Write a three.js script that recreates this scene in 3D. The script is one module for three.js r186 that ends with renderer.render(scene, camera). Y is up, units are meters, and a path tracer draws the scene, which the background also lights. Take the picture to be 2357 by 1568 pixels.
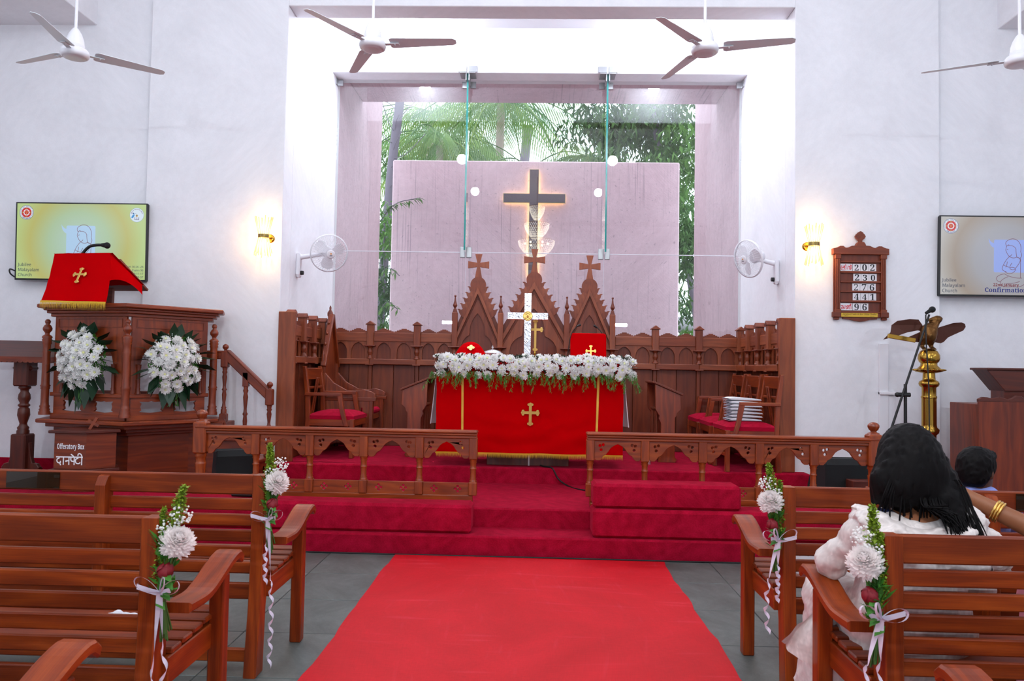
import * as THREE from 'three';
import { mergeGeometries } from 'three/addons/utils/BufferGeometryUtils.js';
import { RectAreaLightUniformsLib } from 'three/addons/lights/RectAreaLightUniformsLib.js';
import { createNoise3D } from 'simplex-noise';

// ---------- camera, sky, exposure, large lights ----------
const scene = new THREE.Scene();
const camera = new THREE.PerspectiveCamera(49.14, 2357 / 1568, 0.05, 200);
camera.position.set(0, 1.45, 0);
camera.rotation.order = 'YXZ';
camera.rotation.set(0.0369, 0.0296, 0.0179);
camera.focus = 7.6;
camera.userData.fStop = 9;
const renderer = new THREE.WebGLRenderer({ antialias: true });
renderer.toneMapping = THREE.LinearToneMapping;
renderer.toneMappingExposure = 1.0;
renderer.shadowMap.enabled = true;
scene.background = new THREE.Color(0.92, 1.0, 1.12);
scene.backgroundIntensity = 2.9;
RectAreaLightUniformsLib.init();
const LAMP_COLOR = new THREE.Color(0.865, 0.995, 1.12);
const GLOBE_CD = 4, CHANCEL_L = 48, CHANCEL_CD = 3.4, PANEL_L = 2.5, BATTEN_L = 26, REAR_L = 900, CHANDELIER_CD = 17;

// ---------- helpers ----------
let seed = 20230122;
const rnd = () => { seed = (seed + 0x6d2b79f5) | 0; let t = Math.imul(seed ^ (seed >>> 15), 1 | seed); t = (t + Math.imul(t ^ (t >>> 7), 61 | t)) ^ t; return ((t ^ (t >>> 14)) >>> 0) / 4294967296; };
const rr = (a, b) => a + (b - a) * rnd();
const n3 = createNoise3D(rnd);
const V = (x, y, z) => new THREE.Vector3(x, y, z);
const PI = Math.PI;
const clamp = (x, a, b) => Math.min(b, Math.max(a, x));
const lerp = (a, b, t) => a + (b - a) * t;
const smooth = (a, b, x) => { const t = clamp((x - a) / (b - a), 0, 1); return t * t * (3 - 2 * t); };

function prep(g) {
  if (g.index) g = g.toNonIndexed();
  for (const k of Object.keys(g.attributes)) if (!['position', 'normal', 'uv', 'color'].includes(k)) g.deleteAttribute(k);
  if (!g.attributes.normal) g.computeVertexNormals();
  if (!g.attributes.uv) g.setAttribute('uv', new THREE.BufferAttribute(new Float32Array(g.attributes.position.count * 2), 2));
  g.morphAttributes = {}; g.clearGroups();
  return g;
}
function mrg(list) {
  list = [list].flat(9).map(prep);
  if (list.some((g) => g.attributes.color) && !list.every((g) => g.attributes.color)) list.forEach((g) => g.deleteAttribute('color'));
  return list.length === 1 ? list[0] : mergeGeometries(list);
}
const M4 = new THREE.Matrix4(), EU = new THREE.Euler(), QU = new THREE.Quaternion();
function T(g, p = [0, 0, 0], r = [0, 0, 0], s = 1) {
  const sc = typeof s === 'number' ? V(s, s, s) : V(...s);
  return g.applyMatrix4(M4.compose(V(...p), QU.setFromEuler(EU.set(...r)), sc));
}
// uv in metres by dominant face direction, u along the grain axis
function grain(g, axis = 0, jitter = true) {
  g = prep(g);
  const p = g.attributes.position, n = g.attributes.normal, uv = new Float32Array(p.count * 2), ou = jitter ? rnd() * 7 : 0, ov = jitter ? rnd() * 7 : 0;
  for (let i = 0; i < p.count; i++) {
    const t = i - (i % 3);
    const N = [0, 1, 2].map((k) => Math.abs(n.getComponent(t, k) + n.getComponent(t + 1, k) + n.getComponent(t + 2, k)));
    const d = N.indexOf(Math.max(...N)), rest = [0, 1, 2].filter((k) => k !== d);
    const a = rest.includes(axis) ? axis : rest[0], b = rest.find((k) => k !== a);
    uv[i * 2] = p.getComponent(i, a) + ou; uv[i * 2 + 1] = p.getComponent(i, b) + ov;
  }
  g.setAttribute('uv', new THREE.BufferAttribute(uv, 2));
  return g;
}
// chamfered box: 44 triangles
function cbox(w, h, d, b) {
  const H = [w / 2, h / 2, d / 2], pos = [];
  b = Math.min(b, w / 2.5, h / 2.5, d / 2.5);
  const vert = (s, ax) => [0, 1, 2].map((k) => s[k] * (H[k] - (k === ax ? 0 : b)));
  const tri = (A, B, C) => {
    const ab = B.map((v, i) => v - A[i]), ac = C.map((v, i) => v - A[i]);
    const nx = ab[1] * ac[2] - ab[2] * ac[1], ny = ab[2] * ac[0] - ab[0] * ac[2], nz = ab[0] * ac[1] - ab[1] * ac[0];
    const m = [0, 1, 2].map((k) => A[k] + B[k] + C[k]);
    (nx * m[0] / w + ny * m[1] / h + nz * m[2] / d >= 0) ? pos.push(...A, ...B, ...C) : pos.push(...A, ...C, ...B);
  };
  const quad = (A, B, C, D) => { tri(A, B, C); tri(A, C, D); };
  for (let ax = 0; ax < 3; ax++) {
    const u = (ax + 1) % 3, v = (ax + 2) % 3;
    for (const s of [-1, 1]) {
      const c = [[-1, -1], [1, -1], [1, 1], [-1, 1]].map(([a, e]) => { const q = [0, 0, 0]; q[ax] = s; q[u] = a; q[v] = e; return vert(q, ax); });
      quad(...c);
      for (const s2 of [-1, 1]) {
        const q = (e) => { const o = [0, 0, 0]; o[ax] = s; o[u] = s2; o[v] = e; return o; };
        quad(vert(q(-1), ax), vert(q(1), ax), vert(q(1), u), vert(q(-1), u));
      }
    }
  }
  for (const x of [-1, 1]) for (const y of [-1, 1]) for (const z of [-1, 1]) tri(vert([x, y, z], 0), vert([x, y, z], 1), vert([x, y, z], 2));
  const g = new THREE.BufferGeometry();
  g.setAttribute('position', new THREE.Float32BufferAttribute(pos, 3));
  g.computeVertexNormals();
  return g;
}
function box(w, h, d, x = 0, y = 0, z = 0, b = 0.004, axis) {
  const g = b > 0 ? cbox(w, h, d, b) : new THREE.BoxGeometry(w, h, d);
  const m = Math.max(w, h, d);
  return T(grain(g, axis ?? (m === w ? 0 : m === h ? 1 : 2)), [x, y, z]);
}
const bx = (x0, x1, y0, y1, z0, z1, b = 0.004, axis) => box(Math.abs(x1 - x0), Math.abs(y1 - y0), Math.abs(z1 - z0), (x0 + x1) / 2, (y0 + y1) / 2, (z0 + z1) / 2, b, axis);
function lathe(pts, seg = 18, axisGrain = true) {
  const g = new THREE.LatheGeometry(pts.map(([r, y]) => new THREE.Vector2(Math.max(r, 0.0001), y)), seg);
  if (axisGrain) { const p = g.attributes.position, uv = g.attributes.uv; for (let i = 0; i < p.count; i++) uv.setXY(i, p.getY(i), uv.getX(i) * 0.25); }
  return prep(g);
}
function shapeOf(pts) { const s = new THREE.Shape(); pts.forEach(([x, y], i) => (i ? s.lineTo(x, y) : s.moveTo(x, y))); s.closePath(); return s; }
function ext(pts, depth, { bevel = 0, holes = [], axis = 1, curve = 6 } = {}) {
  const s = pts instanceof THREE.Shape ? pts : shapeOf(pts);
  for (const h of holes) s.holes.push(h instanceof THREE.Path ? h : shapeOf(h));
  const g = new THREE.ExtrudeGeometry(s, { depth: depth - 2 * bevel, bevelEnabled: bevel > 0, bevelThickness: bevel, bevelSize: bevel, bevelOffset: -bevel, bevelSegments: 1, curveSegments: curve });
  if (bevel) g.translate(0, 0, bevel);
  return grain(g, axis);
}
function circlePath(x, y, r, n = 10) { return shapeOf([...Array(n)].map((_, i) => [x + r * Math.cos(-i / n * 2 * PI), y + r * Math.sin(-i / n * 2 * PI)])); }
function tube(pts, r, seg = 24, rad = 8, closed = false) {
  const c = new THREE.CatmullRomCurve3(pts.map((p) => V(...p)), closed, 'centripetal');
  return prep(new THREE.TubeGeometry(c, seg, r, rad, closed));
}
function rod(a, b, r0, r1 = r0, rad = 10) {
  const A = V(...a), B = V(...b), L = A.distanceTo(B), g = new THREE.CylinderGeometry(r1, r0, L, rad);
  g.applyQuaternion(new THREE.Quaternion().setFromUnitVectors(V(0, 1, 0), B.clone().sub(A).normalize()));
  return prep(g.translate(...A.add(B).multiplyScalar(0.5).toArray()));
}
const ball = (r, x, y, z, s = [1, 1, 1], w = 14, h = 10) => T(prep(new THREE.SphereGeometry(r, w, h)), [x, y, z], [0, 0, 0], s);
// strip of ribbon through points with given width direction
function ribbon(pts, width, dirs) {
  const pos = [], uv = [];
  for (let i = 0; i < pts.length - 1; i++) {
    const d0 = V(...(dirs ? dirs[i] : [1, 0, 0])).multiplyScalar(width / 2), d1 = V(...(dirs ? dirs[i + 1] : [1, 0, 0])).multiplyScalar(width / 2);
    const a = V(...pts[i]).sub(d0), b = V(...pts[i]).add(d0), c = V(...pts[i + 1]).add(d1), d = V(...pts[i + 1]).sub(d1);
    for (const q of [a, b, c, a, c, d]) pos.push(q.x, q.y, q.z), uv.push(0, 0);
  }
  const g = new THREE.BufferGeometry();
  g.setAttribute('position', new THREE.Float32BufferAttribute(pos, 3));
  g.setAttribute('uv', new THREE.Float32BufferAttribute(uv, 2));
  g.computeVertexNormals();
  return g;
}
// naive surface nets of a signed distance function
function sdfMesh(fn, lo, hi, cell) {
  const N = [0, 1, 2].map((k) => Math.ceil((hi[k] - lo[k]) / cell) + 1), [nx, ny, nz] = N;
  const F = new Float32Array(nx * ny * nz), at = (i, j, k) => (k * ny + j) * nx + i;
  for (let k = 0; k < nz; k++) for (let j = 0; j < ny; j++) for (let i = 0; i < nx; i++) F[at(i, j, k)] = fn(lo[0] + i * cell, lo[1] + j * cell, lo[2] + k * cell);
  const id = new Int32Array(nx * ny * nz).fill(-1), P = [];
  const E = [[0, 1], [2, 3], [4, 5], [6, 7], [0, 2], [1, 3], [4, 6], [5, 7], [0, 4], [1, 5], [2, 6], [3, 7]];
  for (let k = 0; k < nz - 1; k++) for (let j = 0; j < ny - 1; j++) for (let i = 0; i < nx - 1; i++) {
    const v = []; for (let c = 0; c < 8; c++) v.push(F[at(i + (c & 1), j + ((c >> 1) & 1), k + (c >> 2))]);
    let s = 0; for (const x of v) if (x < 0) s++;
    if (s === 0 || s === 8) continue;
    let x = 0, y = 0, z = 0, n = 0;
    for (const [a, b] of E) if (v[a] < 0 !== v[b] < 0) {
      const t = v[a] / (v[a] - v[b]), L = (c) => [c & 1, (c >> 1) & 1, c >> 2], A = L(a), B = L(b);
      x += A[0] + (B[0] - A[0]) * t; y += A[1] + (B[1] - A[1]) * t; z += A[2] + (B[2] - A[2]) * t; n++;
    }
    id[at(i, j, k)] = P.length / 3;
    P.push(lo[0] + (i + x / n) * cell, lo[1] + (j + y / n) * cell, lo[2] + (k + z / n) * cell);
  }
  const I = [];
  for (let k = 1; k < nz - 1; k++) for (let j = 1; j < ny - 1; j++) for (let i = 1; i < nx - 1; i++) {
    const f = F[at(i, j, k)] < 0;
    const put = (a, b, c, d, flip) => { if (a < 0 || b < 0 || c < 0 || d < 0) return; flip ? I.push(a, c, b, a, d, c) : I.push(a, b, c, a, c, d); };
    if (f !== F[at(i + 1, j, k)] < 0) put(id[at(i, j - 1, k - 1)], id[at(i, j, k - 1)], id[at(i, j, k)], id[at(i, j - 1, k)], !f);
    if (f !== F[at(i, j + 1, k)] < 0) put(id[at(i - 1, j, k - 1)], id[at(i - 1, j, k)], id[at(i, j, k)], id[at(i, j, k - 1)], !f);
    if (f !== F[at(i, j, k + 1)] < 0) put(id[at(i - 1, j - 1, k)], id[at(i, j - 1, k)], id[at(i, j, k)], id[at(i - 1, j, k)], !f);
  }
  const g = new THREE.BufferGeometry();
  g.setAttribute('position', new THREE.Float32BufferAttribute(P, 3));
  g.setIndex(I); g.computeVertexNormals();
  return g;
}
const capsule = (p, a, b, r0, r1) => {
  const ax = b[0] - a[0], ay = b[1] - a[1], az = b[2] - a[2], px = p[0] - a[0], py = p[1] - a[1], pz = p[2] - a[2];
  const t = clamp((px * ax + py * ay + pz * az) / (ax * ax + ay * ay + az * az + 1e-9), 0, 1);
  return Math.hypot(px - ax * t, py - ay * t, pz - az * t) - lerp(r0, r1, t);
};
const ellip = (p, c, r) => { const x = (p[0] - c[0]) / r[0], y = (p[1] - c[1]) / r[1], z = (p[2] - c[2]) / r[2], k = Math.hypot(x, y, z); return (k - 1) * Math.min(...r); };
const smin = (a, b, k) => { const h = clamp(0.5 + 0.5 * (b - a) / k, 0, 1); return lerp(b, a, h) - k * h * (1 - h); };

// naming
const used = {};
function numbered(n) { used[n] = (used[n] ?? -1) + 1; return used[n] ? n + '_' + String(used[n]).padStart(3, '0') : n; }
function thing(name, label, category, p = [0, 0, 0], turn = 0, group) {
  const o = new THREE.Group(); o.name = numbered(name); o.position.set(...p); o.rotation.y = turn;
  o.userData = { label, category }; if (group) o.userData.group = group;
  scene.add(o); return o;
}
function part(parent, name, geos, m, label) {
  const o = new THREE.Mesh(mrg(geos), m); o.name = name; if (label) o.userData.label = label;
  parent.add(o); return o;
}
function same(parent, name, geo, m, p = [0, 0, 0], r = [0, 0, 0], s) { // shares its geometry
  const o = new THREE.Mesh(geo, m); o.name = name; o.position.set(...p); o.rotation.set(...r); if (s) o.scale.set(...(s.length ? s : [s, s, s]));
  parent.add(o); return o;
}
function solo(name, geos, m, label, category, group) {
  const o = new THREE.Mesh(mrg(geos), m); o.name = numbered(name); o.userData = { label, category }; if (group) o.userData.group = group;
  scene.add(o); return o;
}
function struct(name, geos, m, label, category = 'structure') {
  const o = geos ? new THREE.Mesh(mrg(geos), m) : new THREE.Group(); o.name = numbered(name);
  o.userData = { kind: 'structure', label, category }; scene.add(o); return o;
}

// ---------- textures ----------
function dataTex(w, h, fn, srgb = true, rx = 1, ry = 1) {
  const d = new Uint8Array(w * h * 4);
  for (let y = 0; y < h; y++) for (let x = 0; x < w; x++) { const c = fn(x / w, y / h, x, y), o = (y * w + x) * 4; d[o] = clamp(c[0], 0, 255); d[o + 1] = clamp(c[1], 0, 255); d[o + 2] = clamp(c[2], 0, 255); d[o + 3] = 255; }
  const t = new THREE.DataTexture(d, w, h); t.magFilter = THREE.LinearFilter; t.minFilter = THREE.LinearMipmapLinearFilter; t.generateMipmaps = true;
  t.wrapS = t.wrapT = THREE.RepeatWrapping; t.repeat.set(rx, ry); if (srgb) t.colorSpace = THREE.SRGBColorSpace; t.needsUpdate = true; return t;
}
// noise that repeats over the unit square
function tn(u, v, fu, fv, off = 0) {
  const a = u * 2 * PI, b = v * 2 * PI;
  return n3(Math.cos(a) * fu / 6.283 + off, Math.sin(a) * fu / 6.283 + Math.cos(b) * fv / 6.283, Math.sin(b) * fv / 6.283 - off);
}
function woodTex(base, dark, light, contrast = 1) {
  return dataTex(512, 256, (u, v) => {
    const warp = tn(u, v, 3, 4, 5) * 0.05;
    const ring = Math.sin((v + warp) * 2 * PI * 7 + tn(u, v, 2, 6, 1) * 3.2);
    const fine = tn(u, v, 6, 190, 2) * 0.5 + tn(u, v, 14, 400, 3) * 0.35, patch = tn(u, v, 3, 3, 9) * 0.5;
    const t = clamp((ring * 0.22 + fine * 0.38 + patch * 0.45) * contrast, -1, 1);
    return base.map((c, i) => (t < 0 ? lerp(c, dark[i], -t) : lerp(c, light[i], t)));
  }, true, 1 / 1.4, 1 / 0.55);
}
function canvasTex(w, h, draw) {
  const c = document.createElement('canvas'); c.width = w; c.height = h; draw(c.getContext('2d'), w, h);
  const t = new THREE.CanvasTexture(c); t.colorSpace = THREE.SRGBColorSpace; t.magFilter = THREE.LinearFilter; return t;
}
const std = (color, roughness = 0.6, o = {}) => new THREE.MeshStandardMaterial({ color, roughness, ...o });
const phy = (color, roughness = 0.6, o = {}) => new THREE.MeshPhysicalMaterial({ color, roughness, ...o });

const woodRough = dataTex(256, 256, (u, v) => { const t = 128 + 60 * tn(u, v, 5, 60, 12) + 40 * tn(u, v, 6, 6, 13); return [t, t, t]; }, false, 1 / 1.2, 1 / 0.8);
const texPew = woodTex([138, 58, 14], [84, 28, 4], [182, 92, 28], 1.1);
const texScreen = woodTex([134, 62, 28], [94, 38, 16], [164, 86, 44], 0.9);
const mPew = phy('#fff0d6', 0.45, { map: texPew, specularIntensity: 0.5, clearcoat: 0.22, clearcoatRoughness: 0.3 });
const mPewB = phy('#e2d0b4', 0.48, { map: texPew, specularIntensity: 0.5, clearcoat: 0.2, clearcoatRoughness: 0.3 });
const mPewC = phy('#f6e0bc', 0.44, { map: texPew, specularIntensity: 0.5, clearcoat: 0.25, clearcoatRoughness: 0.3 });
const pewMats = [mPew, mPewB, mPewC];
const mScreen = phy('#ffffff', 0.5, { map: texScreen, clearcoat: 0.08, clearcoatRoughness: 0.4 });
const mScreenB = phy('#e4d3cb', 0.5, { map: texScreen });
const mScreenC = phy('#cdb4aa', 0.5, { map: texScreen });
const mRail = phy('#fff0d8', 0.36, { map: texPew, clearcoat: 0.35, clearcoatRoughness: 0.25 });
const mPulpit = phy('#ecd4b0', 0.45, { map: texPew, clearcoat: 0.2, clearcoatRoughness: 0.35 });
const mPulpitB = phy('#cfb08c', 0.45, { map: texPew, clearcoat: 0.15, clearcoatRoughness: 0.35 });
const mChair = phy('#f0d4ac', 0.4, { map: texPew, clearcoat: 0.25, clearcoatRoughness: 0.3 });
const mThrone = phy('#d8c49a', 0.45, { map: texPew, clearcoat: 0.15, clearcoatRoughness: 0.35 });
const mDarkWood = phy('#9a7a6c', 0.45, { map: texPew, clearcoat: 0.15, clearcoatRoughness: 0.35 });

const plasterBump = dataTex(512, 512, (u, v) => { const t = 128 + 40 * tn(u, v, 40, 40, 3) + 40 * tn(u, v, 120, 120, 4) + 30 * tn(u, v, 8, 8, 5); return [t, t, t]; }, false, 1 / 2, 1 / 2);
const plasterTex = dataTex(512, 512, (u, v) => { const t = 3 * tn(u, v, 6, 6, 31) + 2 * tn(u, v, 30, 30, 32) + 1.5 * tn(u, v, 120, 120, 33); return [236 + t, 235 + t, 240 + t]; }, true, 1 / 3, 1 / 3);
const mWall = std('#ffffff', 0.75, { map: plasterTex, bumpMap: plasterBump, bumpScale: 0.0006 });
const mCeil = std('#f0eff2', 0.85);
const carpetTex = dataTex(512, 512, (u, v) => { const t = 0.5 * tn(u, v, 9, 9, 40) + 0.35 * tn(u, v, 60, 60, 41) + 0.5 * tn(u, v, 220, 220, 42); return [160 + 26 * t, 9 + 7 * t, 42 + 12 * t]; }, true, 1 / 0.9, 1 / 0.9);
const carpetBump = dataTex(256, 256, (u, v) => { const t = 128 + 90 * tn(u, v, 120, 120, 44); return [t, t, t]; }, false, 1 / 0.25, 1 / 0.25);
const mCarpet = phy('#ffffff', 0.95, { map: carpetTex, bumpMap: carpetBump, bumpScale: 0.004, sheen: 0.5, sheenColor: new THREE.Color(0.5, 0.03, 0.1), sheenRoughness: 0.5, specularIntensity: 0.2 });
const mCushion = phy('#ffffff', 0.95, { map: carpetTex, sheen: 0.7, sheenColor: new THREE.Color(0.55, 0.03, 0.09), sheenRoughness: 0.45, specularIntensity: 0.2 });
const runnerTex = dataTex(1024, 1024, (u, v) => {
  const weave = 5 * tn(u, v, 300, 60, 51) + 4 * tn(u, v, 40, 400, 52), patch = 7 * tn(u, v, 3, 4, 53) + 4 * tn(u, v, 10, 12, 54);
  const scuff = Math.max(0, tn(u, v, 26, 4, 55) - 0.62) * 70 + Math.max(0, tn(u, v, 5, 34, 56) - 0.7) * 60;
  return [194 + weave + patch + scuff * 0.3, 16 + weave * 0.5 + patch * 0.4 + scuff, 28 + weave * 0.6 + patch * 0.5 + scuff];
}, true, 1 / 2.2, 1 / 2.6);
const mRunner = phy('#ffffff', 0.55, { map: runnerTex, sheen: 0.25, sheenColor: new THREE.Color(0.8, 0.3, 0.5), sheenRoughness: 0.5, specularIntensity: 0.35 });
const mRedCloth = phy('#ba0006', 0.9, { sheen: 0.25, sheenColor: new THREE.Color(0.6, 0.0, 0.01), sheenRoughness: 0.4, specularIntensity: 0.03, side: THREE.DoubleSide });
const mGoldCloth = std('#d39a1e', 0.5, { metalness: 0.25 });
const mGoldFoil = std('#e2b765', 0.22, { metalness: 0.95 });
const mSilver = std('#e6e6ea', 0.2, { metalness: 1, bumpMap: plasterBump, bumpScale: 0.006 });
const mSteel = std('#a5a6a8', 0.35, { metalness: 1 });
const mBrass = std('#b08a3c', 0.2, { metalness: 1 });
const mBronze = std('#6d4a26', 0.32, { metalness: 0.85 });
const mBlack = std('#0b0b0c', 0.5);
const mBlackMatte = std('#121416', 0.85);
const mWhitePlastic = phy('#e9e8ee', 0.35, { clearcoat: 0.2 });
const mFanWhite = phy('#e6e4ea', 0.35, { clearcoat: 0.3 });
const mFanBlade = std('#e2e8ee', 0.45);
const mPetal = phy('#fdfcfa', 0.85, { side: THREE.DoubleSide, transmission: 0.3, thickness: 0, specularIntensity: 0.3 });
const mFlowerEye = std('#e3e49a', 0.8);
const mLeafDark = std('#12331c', 0.5, { side: THREE.DoubleSide });
const mLeaf = std('#3f7d26', 0.55, { side: THREE.DoubleSide });
const mLeafLight = std('#7f9a1e', 0.6, { side: THREE.DoubleSide });
const mStem = std('#3d6a2a', 0.6);
const mRose = std('#80041a', 0.6, { side: THREE.DoubleSide });
const mRibbon = phy('#e7def0', 0.3, { side: THREE.DoubleSide, sheen: 0.3 });
const mPaper = std('#e8e8ee', 0.7, { side: THREE.DoubleSide });
// ---------- room shell ----------
const Y1 = 0.155, Y2 = 0.31, Y3 = 0.465;
{
  const f = struct('floor', null, null, 'grey stone slab floor of the nave', 'floor');
  const slate = [0, 1, 2, 3].map((k) => dataTex(256, 256, (u, v) => {
    const t = 9 * tn(u, v, 4, 4, 60 + k * 7) + 6 * tn(u, v, 18, 14, 61 + k * 7) + 6 * tn(u, v, 90, 90, 62 + k * 7), b = [92, 84, 100, 88][k];
    return [b + t - 3, b + 3 + t, b + t];
  }, true, 1 / 1.1, 1 / 1.1));
  const sm = slate.map((t, k) => phy('#ffffff', 0.38 + k * 0.03, { map: t, clearcoat: 0.1, clearcoatRoughness: 0.4 }));
  part(f, 'mortar_bed', bx(-6.2, 6.2, -0.2, -0.006, 7, -5.78, 0), std('#4a4c4c', 0.9));
  const W = 0.58, geos = [...Array(5)].map(() => box(W - 0.004, 0.03, W - 0.004, 0, -0.015, 0, 0.0025));
  for (let i = -6; i < 6; i++) for (let j = 0; j < 10; j++) {
    const o = same(f, 'tile', geos[(i * 3 + j * 7 + 60) % 5], sm[(i * i + j * 3 + i * j + 50) % 4], [(i + 0.5) * W + 0.2, 0, -(j + 0.5) * W + 0.02], [0, ((i + j) & 1) * PI, 0]);
    o.position.y = rr(-0.0012, 0.0008);
  }
  part(f, 'slab_surround', [bx(-6.2, -3.282, -0.03, 0, 7, -5.78, 0), bx(3.682, 6.2, -0.03, 0, 7, -5.78, 0), bx(-3.28, 3.68, -0.03, 0, 7, 0.022, 0)], sm[1]);

  const st = struct('chancel_steps', null, null, 'crimson carpeted steps and platform of the chancel', 'steps');
  part(st, 'lower_step', bx(-6.15, 6.15, -0.1, Y1, -5.76, -7.5, 0.012), mCarpet);
  part(st, 'landing', bx(-6.15, 6.15, 0, Y2, -6.09, -7.8, 0.012), mCarpet);
  part(st, 'platform', [bx(-2.72, 2.72, 0.1, Y3, -7.40, -7.56, 0.012), bx(-2.6, 2.6, 0.1, Y3, -7.5, -9.7, 0)], mCarpet);
  part(st, 'edge_cable', tube([[-1.9, 0.006, -5.752], [-0.8, 0.005, -5.748], [0.2, 0.006, -5.75], [1.0, 0.005, -5.748], [1.9, 0.006, -5.752]], 0.006, 40, 6), mBlack);

  struct('baseboard_left', bx(-6.15, -2.74, Y2, 0.44, -7.53, -7.552, 0.003), mCarpet, 'crimson carpet skirting along the wall behind the pulpit', 'skirting');
  struct('baseboard_right', bx(2.74, 6.15, Y2, 0.44, -7.53, -7.552, 0.003), mCarpet, 'crimson carpet skirting along the wall behind the eagle lectern', 'skirting');

  struct('wall_front', [
    bx(-4.05, -2.61, 0, 6.5, -7.55, -7.83, 0.006), bx(2.61, 4.05, 0, 6.5, -7.55, -7.83, 0.006),
    bx(-6.3, -4.05, 0, 6.5, -7.63, -7.9, 0), bx(4.05, 6.3, 0, 6.5, -7.63, -7.9, 0), bx(-2.61, 2.61, 5.18, 6.5, -7.55, -7.83, 0.006),
  ], mWall, 'white plastered front wall around the chancel opening', 'wall');
  struct('wall_chancel_left', bx(-2.61, -2.95, 0, 6.2, -7.83, -9.62, 0), mWall, 'white left side wall of the chancel', 'wall');
  struct('wall_chancel_right', bx(2.61, 2.95, 0, 6.2, -7.83, -9.62, 0), mWall, 'white right side wall of the chancel', 'wall');
  struct('wall_chancel_back', [bx(-2.7, 2.7, 5.165, 6.2, -9.25, -9.62, 0.005), bx(-2.7, 2.7, 0, 0.47, -9.44, -9.62, 0)], mWall, 'white wall above the chancel window', 'wall');
  struct('ceiling_chancel', bx(-2.7, 2.7, 5.74, 6.2, -7.8, -9.6, 0), mCeil, 'white ceiling of the chancel', 'ceiling');
  struct('ceiling', bx(-6.5, 6.5, 6.45, 6.75, 7.3, -7.95, 0), mCeil, 'white ceiling of the nave', 'ceiling');
  struct('wall_left', bx(-6.15, -6.45, -0.2, 6.6, 7.2, -7.9, 0), mWall, 'white left side wall of the nave', 'wall');
  struct('wall_right', bx(6.15, 6.45, -0.2, 6.6, 7.2, -7.9, 0), mWall, 'white right side wall of the nave', 'wall');
  struct('wall_back', bx(-6.3, 6.3, -0.2, 6.6, 6.9, 7.2, 0), mWall, 'white rear wall of the nave', 'wall');
  struct('trim_1', bx(-6.2, -4.68, 5.0, 5.6, -6.95, -7.7, 0.006), mWall, 'white concrete beam in the upper left corner', 'beam');
  struct('trim_2', bx(4.68, 6.2, 5.0, 5.6, -6.95, -7.7, 0.006), mWall, 'white concrete beam in the upper right corner', 'beam');
}
// red runner
{
  const pts = [], L = 42;
  for (let i = 0; i <= L; i++) { const t = i / L, z = lerp(0.5, 5.715, t); pts.push([-1.04 + 0.012 * n3(0, z * 1.4, 1) + 0.006 * n3(3, z * 6, 1) - (t < 0.995 ? 0 : -0.004), z]); }
  for (let i = L; i >= 0; i--) { const t = i / L, z = lerp(0.5, 5.70, t); pts.push([1.0 + 0.012 * n3(8, z * 1.3, 1) + 0.006 * n3(5, z * 6, 1), z]); }
  const g = ext(pts, 0.005, { axis: 1 }); T(g, [0, 0.0065, 0], [-PI / 2, 0, 0]);
  solo('aisle_runner', g, mRunner, 'worn bright red runner carpet along the aisle to the steps', 'carpet');
}
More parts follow.
